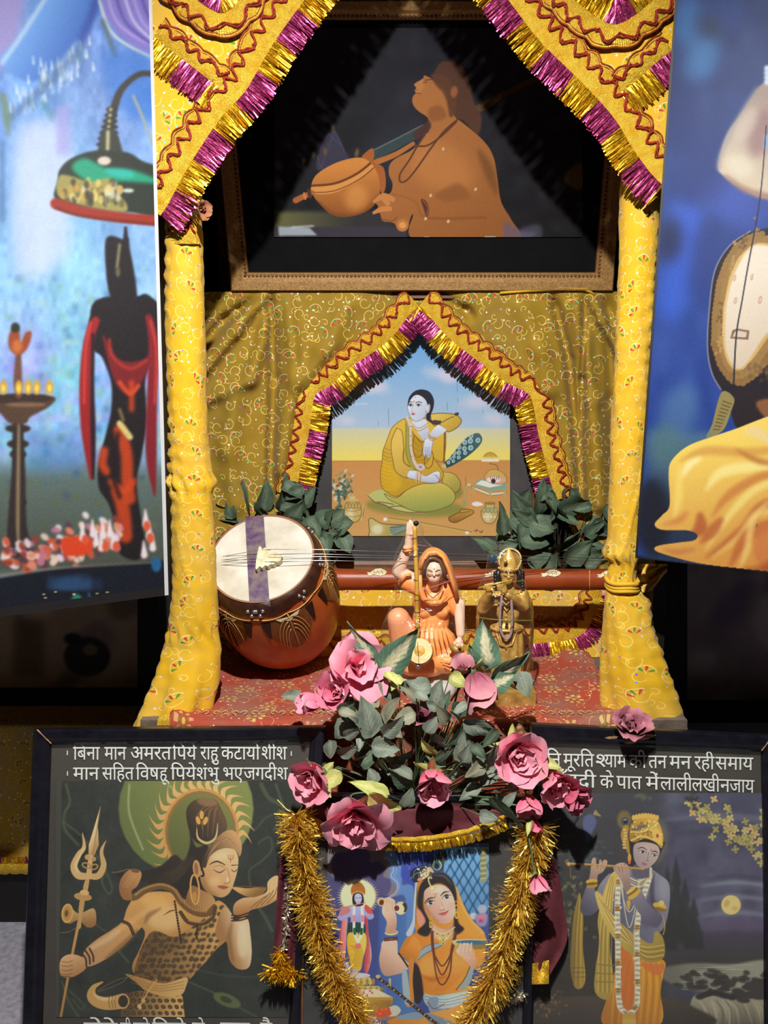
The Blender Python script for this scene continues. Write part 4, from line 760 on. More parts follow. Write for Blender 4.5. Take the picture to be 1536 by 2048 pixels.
    p.poly([(1205, 1140), (1240, 1098), (1300, 1096), (1350, 1130), (1366, 1180), (1330, 1200), (1260, 1196), (1210, 1170)], (206, 176, 100), line=(140, 110, 60), lw=4); p.poly([(1215, 1150), (1280, 1140), (1350, 1160), (1340, 1190), (1270, 1194), (1220, 1180)], (226, 170, 150)); p.ell(1270, 1168, 50, 22, (236, 226, 220)); p.ell(1268, 1178, 17, 17, (56, 46, 46))
    for k in range(5): p.line([(1244 + k * 16, 1145), (1250 + k * 14, 1166)], 4, (90, 60, 50))
    p.line([(1240, 1050), (1290, 1062), (1304, 1096)], 4, (80, 64, 44)); 
    for x in (1126, 1244, 1352): p.rect(x - 9, 1250 if x != 1126 else 1226, x + 9, 1292 if x != 1126 else 1262, (196, 170, 110))
    p.poly([(1196, 1008), (1212, 980), (1244, 968), (1276, 980), (1292, 1008)], (206, 166, 60), line=(130, 100, 40), lw=4); p.ell(1244, 972, 6, 8, (190, 150, 50)); p.rect(1184, 1002, 1302, 1016, (226, 206, 140)); p.rect(1182, 1018, 1308, 1036, (236, 232, 214))
    # peacock fan
    fn = [(900, 1062), (940, 1015), (1010, 930), (1060, 872), (1110, 838), (1160, 828), (1186, 862), (1176, 905), (1120, 965), (1030, 1030), (928, 1082)]
    fmk = p.poly(fn, ((34, 78, 76), (70, 104, 110), (940, 1060), (1150, 850)), blur=2)
    for x, y, r in ((940, 1042, 12), (952, 1012, 12), (980, 1000, 12), (975, 1032, 12), (1015, 970, 15), (1015, 1005, 13), (1018, 932, 15), (1056, 940, 16), (1062, 972, 14), (1058, 895, 17), (1100, 885, 18), (1102, 935, 18), (1155, 880, 17), (984, 972, 13), (1105, 848, 16)):
        p.ell(x, y, r, r * 1.1, (190, 214, 214), 20, 1, .95, fmk); p.ell(x + 1, y, r * .55, r * .7, (110, 150, 176), 20, 1, 1, fmk)
    p.line([(905, 1065), (880, 1105), (800, 1230)], [34, 18, 9], (196, 168, 96)); p.line([(900, 1064), (920, 1080)], 9, (220, 206, 150)); p.line([(830, 1180), (790, 1236)], 10, (170, 150, 110))
    # seated figure
    p.poly([(350, 1286), (440, 1240), (520, 1270), (620, 1330), (760, 1380), (760, 1410), (640, 1412), (540, 1390), (470, 1350), (400, 1330)], (190, 196, 118)); 
    for l in ([(350, 1286), (400, 1330), (470, 1352), (540, 1385), (650, 1408), (770, 1404)], [(420, 1330), (500, 1340), (540, 1350)], [(500, 1370), (580, 1360), (640, 1380)]): p.line(l, 6, (112, 66, 44))
    p.poly([(900, 1110), (980, 1125), (1028, 1190), (1014, 1246), (975, 1260), (900, 1200)], ((206, 186, 92), (160, 150, 70), (920, 1130), (1010, 1250)), line=br, lw=4)
    p.poly([(470, 1270), (560, 1300), (640, 1240), (760, 1190), (880, 1190), (950, 1225), (988, 1280), (975, 1335), (910, 1372), (800, 1402), (680, 1395), (570, 1345), (500, 1310)], ((216, 196, 92), (150, 164, 84), (700, 1200), (720, 1400)), line=(112, 76, 40), lw=4)
    rb = [(640, 716), (590, 735), (530, 785), (500, 850), (478, 910), (460, 960), (452, 1060), (442, 1120), (448, 1210), (490, 1262), (560, 1290), (640, 1240), (740, 1200), (860, 1190), (905, 1130), (860, 1050), (830, 1010), (900, 1030), (920, 830), (860, 690), (760, 720)]
    rm = p.poly(rb, ((224, 184, 66), (196, 158, 44), (520, 800), (520, 1200)), line=(112, 76, 30), lw=4)
    for k in range(12): p.line([(462 - k * 1.5 + (k > 8) * (k - 8) * 6, 930 + k * 28), (500, 950 + k * 28), (540, 946 + k * 27)], [5, 4, 1], (150, 104, 30), alpha=.8, mask=rm)
    p.poly([(455, 1030), (520, 1060), (600, 1200), (500, 1260), (450, 1200)], (236, 190, 30), blur=20, alpha=.5, mask=rm)
    p.poly([(805, 690), (880, 682), (980, 690), (1034, 730), (1010, 780), (940, 818), (905, 790), (870, 762), (830, 770)], ((222, 196, 92), (196, 160, 60), (850, 690), (960, 810)), line=br, lw=5); p.line([(870, 760), (960, 712), (980, 712)], 5, br)
    p.line([(912, 822), (908, 1045)], 12, (126, 88, 34)); p.ell(1000, 688, 18, 12, (80, 56, 60), -10)
    p.poly([(560, 790), (600, 820), (612, 940), (614, 1040), (690, 1090), (715, 1110), (640, 1155), (560, 1115), (535, 1040), (520, 900)], ((230, 196, 96), (206, 170, 70), (560, 900), (660, 1120)), line=br, lw=4)
    p.line([(612, 940), (614, 1040), (700, 1092)], 4, br)
    sk = (206, 216, 236)
    p.poly([(650, 1100), (715, 1105), (770, 1140), (840, 1108), (875, 1112), (876, 1160), (850, 1192), (760, 1186), (690, 1166), (636, 1146)], ((222, 230, 244), (184, 192, 214), (740, 1120), (740, 1190)), line=(120, 100, 90), lw=3)
    for k in range(4): p.line([(830 + k * 12, 1130 + k * 8), (862 + k * 4, 1140 + k * 12)], 3, (126, 120, 140))
    for k in range(5): p.line([(706 + k * 11, 1112 + k * 3), (700 + k * 11, 1150), (704 + k * 10, 1184)], 6, (176, 120, 50) if k % 2 else (220, 190, 120))
    p.poly([(665, 760), (690, 730), (770, 730), (790, 780), (800, 860), (770, 890), (740, 860), (700, 800)], ((214, 222, 238), (186, 196, 216), (720, 760), (780, 870)))
    p.poly([(652, 780), (700, 850), (760, 890), (810, 850), (812, 980), (770, 1050), (700, 1056), (655, 960)], (190, 150, 36), line=br, lw=3)
    for k in range(4): p.line([(665, 860 + k * 44), (720, 920 + k * 36), (790, 900 + k * 36)], 4, (146, 108, 24), alpha=.7)
    p.line([(628, 730), (640, 850), (640, 980), (680, 1090)], [16, 34, 34, 20], (166, 164, 70)); p.line([(632, 760), (630, 960), (660, 1070)], 3, (96, 92, 40)); p.line([(650, 760), (654, 960), (690, 1080)], 3, (96, 92, 40))
    p.line([(636, 715), (660, 780), (664, 930), (690, 1040), (730, 1080)], [20, 20, 20, 22, 26], (220, 196, 186))
    for y in (780, 850, 920, 1000): p.line([(650, y), (680, y - 4)], 4, (170, 120, 120))
    p.ell(735, 1075, 32, 24, (210, 200, 206)); p.ell(735, 1075, 14, 12, (170, 150, 160))
    p.line([(690, 840), (680, 930), (700, 1000), (740, 990), (750, 930)], 4, (110, 70, 30)); p.line([(700, 850), (740, 900), (762, 880)], 4, (110, 70, 30)); p.line([(770, 990), (764, 1050), (786, 1086), (820, 1060), (828, 990), (812, 950)], 5, (110, 70, 30))
    for k in range(3): p.line([(668 + k * 4, 750 + k * 12), (720, 792 + k * 10), (788, 756 + k * 10)], 7 if k == 1 else 4, (160, 120, 70) if k != 1 else (226, 214, 180))
    p.poly([(800, 840), (860, 770), (905, 788), (920, 812), (850, 862), (828, 880)], ((222, 230, 244), (190, 198, 220), (860, 780), (860, 860)))
    p.poly([(766, 870), (822, 868), (818, 940), (806, 1000), (790, 1010), (775, 985), (764, 1000), (752, 960)], ((222, 230, 244), (186, 194, 216), (770, 880), (800, 1000)), line=(120, 110, 120), lw=3)
    for k in range(3): p.line([(770 + k * 14, 930), (772 + k * 13, 995)], 3, (130, 126, 150))
    for k in range(4): p.line([(788 + k * 4, 826 + k * 14), (815, 850 + k * 10), (850, 862 + k * 3)], 6, (186, 130, 60) if k % 2 else (206, 170, 110))
    p.poly([(806, 660), (800, 700), (825, 745), (880, 735), (880, 755), (835, 765), (790, 735), (776, 700)], (40, 36, 50)); p.ell(850, 748, 34, 16, (76, 54, 66), 8)
    hr = [(642, 630), (650, 570), (690, 522), (745, 508), (800, 525), (832, 580), (830, 640), (812, 690), (800, 740), (776, 720), (786, 660), (780, 600), (745, 560), (700, 548), (664, 580)]
    fm = p.poly([(655, 590), (690, 552), (740, 548), (780, 590), (790, 640), (776, 690), (745, 728), (700, 742), (668, 722), (654, 690), (640, 640)], ((216, 224, 238), (188, 200, 222), (670, 620), (770, 700)), line=(120, 100, 100), lw=3)
    p.poly(hr, (36, 36, 52)); p.ell(792, 648, 13, 34, (206, 214, 230), 8); p.line([(794, 620), (800, 650), (790, 680)], 3, (120, 100, 100)); p.ell(776, 670, 7, 12, (200, 170, 100))
    p.line([(648, 606), (660, 598), (676, 604)], 5, (40, 34, 46)); p.line([(700, 608), (720, 598), (745, 606)], 5, (40, 34, 46))
    for cx in (662, 720): p.ell(cx, 624, 17 if cx > 700 else 12, 9, (240, 244, 248), 3); p.ell(cx, 624, 8, 9, (40, 36, 50)); p.line([(cx - 17, 624), (cx, 613), (cx + 20, 626)], 4, (40, 34, 46))
    p.line([(680, 612), (674, 650), (670, 668), (684, 672)], 3, (150, 130, 140)); p.poly([(664, 686), (680, 680), (698, 686), (682, 696)], (190, 86, 90)); p.ell(688, 596, 5, 7, (214, 120, 40)); p.ell(697, 566, 4, 4, (120, 140, 160))
    p.noise(2, 6, seed=4, color=False); return p

def paint_minstrel():
    p = Pic(548, 56, 1165, 474, .8, (36, 35, 44)).view(400, 0, 2.56)
    p.fill(np.ones((p.h, p.w)), ((30, 30, 41), (20, 20, 25), (1000, 250), (1000, 1100)))
    p.noise(4, 60, seed=2, color=False)
    p.ell(1020, 780, 260, 160, (50, 54, 72), -30, 90, .45); p.ell(1080, 480, 120, 60, (52, 52, 68), -30, 60, .35)
    p.rect(380, 1080, 1000, 1180, ((92, 92, 56), (44, 42, 46), (450, 1130), (800, 1130)), blur=16); p.rect(380, 1160, 1060, 1220, (52, 48, 58), blur=5)
    p.poly([(400, 1158), (470, 1160), (560, 1164), (600, 1204), (404, 1206)], (150, 158, 166), blur=3, smooth=False); p.line([(470, 1162), (580, 1156)], 7, (190, 196, 200), 2)
    for pts in ([(640, 700), (690, 670), (740, 780)], [(690, 670), (620, 860)], [(600, 800), (620, 860)], [(640, 720), (660, 690), (720, 740)]): p.line(pts, 4, (96, 94, 116), 1, False, .7)
    p.poly([(630, 720), (690, 672), (745, 775), (760, 830), (600, 870)], (66, 62, 86), blur=5, alpha=.7)
    for x, y in ((680, 655), (580, 790), (530, 825), (640, 775), (805, 775), (800, 790)): p.ell(x, y, 9, 18, (110, 84, 50), 0, 3, .8)
    b1, b2 = (176, 112, 58), (142, 86, 42)
    p.line([(1536, 490), (1450, 545), (1400, 560)], [30, 40, 30], (92, 66, 34), 3); p.line([(1760, 380), (1560, 480)], [30, 30], (74, 52, 28), 4)
    p.poly([(1190, 400), (1220, 330), (1262, 312), (1330, 330), (1380, 420), (1400, 520), (1440, 600), (1420, 690), (1350, 620), (1290, 600), (1250, 560), (1200, 470)], (84, 52, 38), blur=4)
    bd = [(1150, 386), (1140, 402), (1096, 430), (1106, 448), (1098, 464), (1104, 476), (1090, 492), (1086, 520), (1098, 548), (1122, 572), (1150, 590), (1168, 610), (1160, 660), (1130, 720), (1080, 770), (1010, 805), (972, 840), (966, 890), (985, 940), (975, 985), (940, 1000), (905, 1012), (892, 1030), (912, 1058), (890, 1085), (920, 1090), (935, 1130), (990, 1140), (1020, 1180), (1060, 1170), (1075, 1120), (1090, 1100), (1088, 1220), (1400, 1224), (1640, 1230), (1590, 1120), (1540, 1030), (1520, 900), (1500, 800), (1450, 720), (1340, 625), (1310, 605), (1275, 540), (1260, 470), (1210, 420)]
    m = p.poly(bd, (b1, b2, (1150, 500), (1450, 1180)))
    p.poly([(1180, 385), (1240, 380), (1300, 440), (1310, 560), (1280, 600), (1262, 520), (1240, 470), (1210, 440)], (96, 58, 38), blur=6, alpha=.9)
    p.ell(1120, 440, 26, 40, (200, 138, 82), 20, 10, .6, m); p.ell(1240, 860, 180, 120, (190, 124, 66), 30, 60, .6, m); p.poly([(1170, 560), (1230, 540), (1260, 600), (1180, 620)], (128, 74, 40), blur=12, alpha=.6, mask=m); p.poly([(1420, 760), (1500, 860), (1520, 1000), (1460, 900)], (112, 70, 34), blur=16, alpha=.8, mask=m)
    p.line([(1150, 410), (1190, 404), (1178, 390)], 4, (70, 42, 30)); p.line([(1142, 424), (1160, 420)], 3, (60, 36, 26)); p.line([(1108, 476), (1130, 480)], 4, (120, 50, 36)); p.line([(1098, 462), (1112, 460)], 3, (120, 66, 44))
    p.ell(1300, 470, 18, 30, (150, 92, 54), 10, 3)
    p.poly([(1260, 960), (1330, 940), (1380, 1010), (1260, 1030), (1200, 1000)], (132, 80, 40), blur=14, alpha=.8, mask=m); p.line([(980, 990), (1100, 1030), (1150, 1110), (1340, 1110), (1470, 1110)], 5, (126, 76, 38), 3, alpha=.8); p.line([(1150, 1115), (1300, 1120), (1460, 1112)], 4, (110, 64, 32), 2)
    p.poly([(1130, 1020), (1158, 1030), (1172, 1070), (1160, 1112), (1148, 1080)], (84, 44, 30)); p.line([(1140, 1025), (1166, 1060), (1158, 1100)], 4, (150, 96, 50))
    # beads
    for a in ([(1320, 610), (1250, 670), (1180, 760), (1110, 860), (1060, 920), (1026, 930), (1024, 890), (1070, 820), (1110, 750), (1150, 690)], [(1310, 625), (1230, 700), (1160, 745), (1100, 745)]): p.line(a, 9, (92, 52, 34))
    # instrument
    p.line([(880, 800), (1000, 740), (1150, 665)], [50, 46, 40], (50, 66, 68)); p.line([(885, 770), (1000, 712), (1140, 640)], 8, (84, 100, 100)); p.line([(900, 830), (1000, 790), (1090, 735)], [30, 26, 20], (172, 104, 50)); p.line([(1110, 690), (1160, 650), (1168, 620)], [40, 40, 10], (74, 44, 40), 2)
    p.poly([(828, 800), (880, 758), (892, 790), (890, 830), (940, 860), (950, 950), (930, 990), (900, 900), (850, 820)], (160, 90, 40))
    bl = [(568, 960), (590, 900), (660, 850), (740, 818), (820, 806), (870, 830), (905, 880), (920, 950), (915, 1010), (880, 1060), (820, 1095), (740, 1110), (670, 1095), (610, 1040), (580, 1000)]
    vm = p.poly(bl, ((202, 130, 60), (134, 76, 32), (700, 850), (720, 1110)))
    p.poly([(570, 950), (680, 940), (800, 890), (880, 830), (890, 850), (800, 925), (690, 985), (580, 990)], (206, 140, 70), mask=vm); p.line([(570, 950), (690, 938), (800, 890), (880, 828)], 12, (104, 54, 26), mask=vm); p.line([(580, 985), (690, 975), (810, 920), (890, 858)], 5, (110, 60, 28), mask=vm); p.ell(800, 1010, 60, 70, (214, 146, 72), 20, 30, .6, vm); p.line([(600, 1030), (700, 1100), (830, 1090), (915, 1000)], 14, (100, 54, 26), 10, alpha=.6, mask=vm)
    p.line([(490, 1025), (530, 1005), (575, 985)], [30, 28, 24], (160, 92, 44)); p.ell(560, 990, 10, 28, (70, 44, 32), -14); p.ell(536, 1003, 8, 20, (190, 120, 60), -14)
    # fingers
    for a in ([(892, 1030), (930, 1010), (960, 1040)], [(890, 1088), (930, 1070), (970, 1068)], [(905, 1018), (940, 1000), (985, 1020)]): p.line(a, [16, 26, 26], (190, 122, 66))
    p.ell(1036, 1152, 32, 32, (176, 110, 54)); p.ell(1036, 1152, 18, 16, (206, 146, 80)); p.line([(930, 1120), (980, 1130), (1010, 1110)], 4, (110, 60, 30))
    for x, y in ((1244, 762), (1180, 1000), (1154, 1118), (1270, 1132), (1410, 968)): p.ell(x, y, 7, 9, (206, 170, 120), 20)
    p.rect(1145, 1212, 1174, 1226, (206, 210, 214)); p.rect(1456, 1210, 1512, 1228, (196, 200, 210))
    p.poly([(1560, 1130), (1640, 1180), (1720, 1190), (1660, 1226), (1560, 1226)], (96, 84, 110), blur=12, alpha=.7); p.poly([(1640, 1170), (1740, 1150), (1740, 1226), (1640, 1226)], (92, 92, 110), blur=14, alpha=.6)
    p.poly([(1860, 900), (1950, 830), (1956, 960), (1900, 960)], (96, 74, 40), blur=8)
    p.noise(2, 4, seed=7, color=False); return p

def paint_lamp_banner():
    p = Pic(-300, -330, 340, 1236, .6, (120, 165, 225)).view(0, 0, 2.926)
    p.fill(np.ones((p.h, p.w)), ((92, 140, 216), (140, 184, 222), (200, 0), (200, 1800)))
    p.noise(8, 260, seed=1, stretch=2); p.noise(9, 80, seed=2, stretch=2.4, color=False); p.noise(6, 26, seed=3, stretch=1.6, color=False)
    p.poly([(-900, -1000), (200, -1000), (100, 300), (30, 380), (-900, 500)], (150, 140, 205), blur=60)
    p.poly([(0, 350), (100, 220), (300, -100), (640, -900), (900, -900), (560, 60), (440, 240), (300, 400), (160, 480)], ((100, 160, 232), (34, 84, 176), (180, 120), (470, 330)), blur=16)
    p.line([(10, 370), (130, 200), (320, -100)], 22, (206, 220, 240), 14, alpha=.8); p.line([(480, 230), (550, 60), (600, -200)], 50, (26, 56, 150), 26, alpha=.7)
    p.poly([(590, -40), (640, 130), (740, 240), (890, 330), (1000, 360), (1000, -900), (560, -900)], (126, 116, 196), blur=14)
    for k in range(5): p.line([(620 + k * 50, -60 + k * 4), (680 + k * 50, 120), (800 + k * 44, 220 + k * 6), (940, 280 + k * 4)], 18, [(170, 150, 220), (84, 70, 160), (196, 190, 232)][k % 3], 10, alpha=.8)
    p.line([(580, 0), (640, 170), (740, 260), (900, 340)], 16, (196, 206, 206), 8); p.line([(600, 120), (650, 260), (680, 330)], 26, (70, 84, 70), 14, alpha=.7)
    rg = np.random.default_rng(8)
    for k in range(90):   # blossoms of the diagonal vine
        t = rg.random(); x = 60 + t * 440 + rg.normal(0, 30); y = 640 - t * 340 + rg.normal(0, 50); p.line([(x, y - 24), (x + 4, y + 24)], [6, 16, ], [(226, 232, 240), (200, 214, 236), (86, 128, 150), (150, 186, 226)][k % 4], 6, False, .8)
    p.line([(60, 690), (240, 520), (420, 340), (480, 250)], [50, 46, 40, 20], (52, 84, 130), 22, alpha=.55); p.line([(20, 560), (40, 700), (50, 800)], [40, 40, 8], (96, 124, 90), 14, alpha=.8); p.line([(250, 600), (290, 660), (310, 700)], 40, (60, 120, 140), 18, alpha=.6)
    p.poly([(90, 800), (250, 700), (400, 760), (420, 1100), (380, 1500), (100, 1600)], (200, 206, 232), blur=70, alpha=.75); p.rect(330, 620, 410, 900, (150, 146, 206), blur=24, alpha=.7); p.rect(0, 820, 30, 1300, (70, 104, 150), blur=20, alpha=.6)
    p.poly([(600, 300), (1000, 400), (1000, 700), (700, 650)], (50, 110, 196), blur=50, alpha=.7); p.line([(780, 560), (840, 700), (900, 860)], 16, (150, 160, 150), 8)
    # hanging bell lamp
    p.line([(920, 436), (830, 430), (760, 470), (700, 540), (665, 640), (640, 740)], [30, 34, 34, 40, 46, 56], (56, 52, 48), 6)
    for k in range(7): p.ell(650 - k * 4 + 3, 640 + k * 34, 32 + k * 6, 17, (40, 44, 46), 0, 4); p.ell(648 - k * 4, 640 + k * 34, 10, 12, (196, 176, 120), 0, 5)
    p.poly([(580, 850), (600, 760), (670, 760), (710, 860), (700, 900), (580, 900)], (52, 56, 48), blur=6); p.line([(632, 770), (628, 950)], 22, (206, 196, 150), 9, alpha=.8)
    p.poly([(338, 1060), (350, 990), (420, 925), (560, 880), (740, 890), (830, 940), (960, 1010), (980, 1260), (760, 1240), (560, 1220), (330, 1170)], (40, 48, 40), blur=8)
    p.poly([(425, 960), (500, 925), (640, 990), (760, 990), (900, 1040), (900, 1070), (700, 1060), (560, 1080), (440, 1010)], (30, 150, 116), blur=14); p.ell(700, 1010, 90, 26, (40, 180, 170), 10, 14, .8)
    p.poly([(345, 1030), (420, 1030), (520, 1060), (640, 1040), (660, 1100), (740, 1190), (720, 1240), (520, 1210), (345, 1150)], (150, 142, 80), blur=12)
    for k in range(60): p.ell(350 + rg.random() * 390, 1060 + rg.random() * 150, 16, 26, [(206, 190, 110), (96, 88, 56), (190, 150, 70), (60, 56, 44), (196, 196, 170)][k % 5], 0, 7, .8)
    p.ell(610, 940, 40, 26, (206, 190, 176), 0, 10); p.ell(750, 1114, 34, 12, (200, 206, 190), 0, 6)
    p.line([(326, 1190), (480, 1235), (700, 1270), (940, 1290)], [64, 60, 60, 60], (150, 44, 26), 10); p.line([(326, 1215), (500, 1265), (940, 1316)], 14, (106, 30, 20), 8)
    # lower half
    p.view(0, 600, 2.926); p.noise(9, 60, mask=np.clip((np.mgrid[0:p.h, 0:p.w][0] - 560) / 100, 0, 1), seed=5, stretch=.8)
    for k in range(160):
        x = rg.random() * 950; y = -200 + rg.random() * 1100; s_ = 24 + rg.random() * 26
        c = [(150, 190, 190), (110, 160, 200), (90, 130, 190), (170, 200, 210), (120, 170, 150), (60, 110, 160), (176, 206, 180)][k % 7]; p.rect(x, y, x + s_, y + s_, c, blur=14, alpha=.5)
    p.rect(-900, 960, 1000, 1640, ((96, 116, 112), (78, 84, 74), (300, 960), (300, 1500)), blur=90)
    for k in range(50): x = rg.random() * 950; y = 980 + rg.random() * 420; p.rect(x, y, x + 34, y + 34, [(96, 110, 90), (60, 84, 110), (90, 100, 60), (70, 110, 130)][k % 4], blur=18, alpha=.5)
    p.rect(150, 780, 480, 1000, (70, 120, 176), blur=50, alpha=.5)
    # standing lamp
    L = (52, 44, 44)
    p.line([(110, 1440), (100, 1300), (108, 1000), (104, 700)], [140, 110, 80, 60], L, 8); 
    for y, w_ in ((750, 150), (840, 130), (900, 100), (1180, 100), (1400, 160)): p.ell(105, y, w_ * .5, 26, L, 0, 8)
    p.line([(112, 560), (108, 900), (104, 1300), (110, 1440)], [8, 20, 22, 14], (176, 150, 110), 10, alpha=.7)
    p.poly([(-60, 560), (300, 560), (290, 620), (180, 680), (150, 720), (60, 720), (0, 660), (-60, 620)], (84, 62, 50), blur=8); p.ell(120, 575, 190, 30, (60, 46, 42), 0, 8); p.ell(150, 610, 120, 14, (150, 110, 80), 0, 8, .7)
    p.line([(108, 300), (104, 480), (110, 560)], [30, 50, 30], (110, 74, 64), 8); 
    for x in (20, 110, 165, 215, 290): p.ell(x, 510, 22, 42, (206, 160, 50), 0, 10); p.ell(x, 515, 10, 22, (240, 214, 110), 0, 8)
    p.poly([(50, 220), (80, 150), (110, 160), (120, 250), (150, 190), (186, 190), (160, 280), (110, 320), (60, 290)], (150, 70, 40), blur=10); p.ell(90, 160, 26, 30, (40, 50, 40), 0, 8); p.ell(100, 270, 30, 40, (206, 120, 60), 0, 14, .8)
    # dark statue (head in the upper view)
    p.view(0, 0, 2.926); D = (34, 28, 32)
    p.poly([(620, 1400), (660, 1380), (720, 1400), (750, 1390), (760, 1460), (780, 1560), (800, 1700), (790, 1740), (680, 1760), (636, 1700), (616, 1520)], D, blur=6); p.line([(735, 1330), (736, 1400)], [16, 30], D, 6); p.line([(700, 1430), (685, 1560)], 18, (150, 146, 104), 10, alpha=.8); p.ell(690, 1590, 14, 30, (96, 92, 66), 0, 8)
    p.poly([(680, 1750), (790, 1740), (860, 1720), (940, 1800), (960, 1900), (900, 2100), (560, 2060), (520, 1880), (600, 1800)], D, blur=6); p.line([(722, 1760), (728, 1800)], 16, (190, 180, 150), 8); p.ell(700, 1810, 40, 22, (150, 60, 40), 0, 14, .8); p.ell(612, 1880, 18, 34, (206, 196, 150), 0, 6)
    p.view(0, 600, 2.926)
    p.poly([(560, 0), (900, 0), (930, 200), (880, 360), (850, 480), (860, 700), (830, 900), (800, 1060), (820, 1240), (850, 1440), (800, 1520), (700, 1480), (690, 1380), (640, 1200), (580, 1100), (575, 960), (620, 780), (650, 640), (650, 480), (600, 340), (545, 240)], D, blur=7)
    p.poly([(600, 200), (680, 330), (760, 360), (850, 340), (880, 300), (860, 420), (800, 520), (760, 560), (700, 520), (650, 420)], (118, 32, 36), blur=12); p.line([(640, 230), (660, 330), (760, 400), (860, 350)], 20, (170, 50, 44), 12, alpha=.8); p.line([(700, 480), (760, 545), (810, 500)], 26, (190, 70, 44), 10)
    p.line([(560, 120), (520, 240), (500, 480), (510, 760), (535, 1040)], [50, 60, 70, 70, 20], (150, 34, 38), 10); p.line([(545, 200), (540, 500), (545, 800), (545, 1040)], [20, 24, 30, 14], (44, 24, 34), 8); p.line([(530, 130), (500, 300), (492, 600)], 16, (196, 60, 50), 8)
    p.line([(870, 100), (900, 260), (890, 560), (885, 900), (905, 1140)], [40, 60, 60, 64, 12], (128, 32, 42), 10); p.line([(880, 120), (915, 300), (905, 600)], 14, (190, 60, 50), 8)
    for pts, w_ in (([(700, 760), (740, 900), (745, 1060), (760, 1160)], 70), ([(610, 880), (600, 960), (625, 1000)], 50), ([(690, 1120), (720, 1220), (735, 1380)], 80), ([(650, 1060), (720, 1120), (780, 1060)], 40), ([(770, 480), (770, 640)], 30)): p.line(pts, w_, (206, 70, 30), 16, alpha=.85)
    p.line([(700, 720), (760, 800)], 36, (206, 190, 120), 12); p.line([(700, 640), (720, 700)], 22, (110, 92, 60), 10); p.line([(690, 780), (660, 1000), (700, 1150)], 24, (36, 26, 30), 14)
    # flowers at the foot
    for k in range(150):
        t = rg.random(); x = 20 + t * 680; y = 1480 - max(0, t - .2) * 150 + rg.normal(0, 50) + (1 - t) * 30
        p.ell(x, y, 20 + rg.random() * 14, 18, [(232, 220, 226), (206, 90, 60), (226, 140, 110), (190, 120, 150), (150, 60, 50), (236, 206, 190), (90, 60, 70)][k % 7], rg.random() * 90, 7, .9)
    p.poly([(360, 1400), (440, 1380), (540, 1400), (520, 1480), (380, 1490)], (220, 70, 36), blur=10)
    for x, y in ((480, 1340), (540, 1320), (600, 1330), (640, 1320), (590, 1400), (660, 1390), (850, 1260), (870, 1330), (840, 1440), (890, 1400), (560, 1370)): p.line([(x, y - 36), (x + 4, y + 50)], [8, 40], (236, 222, 224), 10, False)
    for x, y in ((500, 1400), (620, 1440), (680, 1440), (880, 1390), (860, 1320)): p.ell(x, y, 22, 30, (220, 90, 60), 0, 10)
    # dark border at the bottom
    p.poly([(-1000, 1700), (0, 1625), (400, 1560), (900, 1525), (1000, 1520), (1000, 1900), (-1000, 1900)], (24, 28, 40), blur=6, smooth=False); p.line([(-100, 1625), (300, 1570), (900, 1532)], 10, (170, 150, 130), 4, alpha=.7)
    for k in range(20): p.rect(250 + rg.random() * 300, 1600 + rg.random() * 60, 270 + rg.random() * 330, 1690, (44, 76, 116), blur=14, alpha=.35)
    p.poly([(405, 1790), (430, 1730), (460, 1720), (490, 1760), (480, 1795)], (40, 130, 116), blur=6); p.line([(520, 1715), (526, 1780)], 14, (50, 90, 130), 6); p.ell(915, 1545, 30, 44, (40, 100, 150), 0, 8)
    for k in range(12): p.ell(200 + rg.random() * 740, 1700 + rg.random() * 50, 10, 4, (190, 170, 120), 0, 2)
    p.noise(3, 3.2, seed=9, color=False); return p

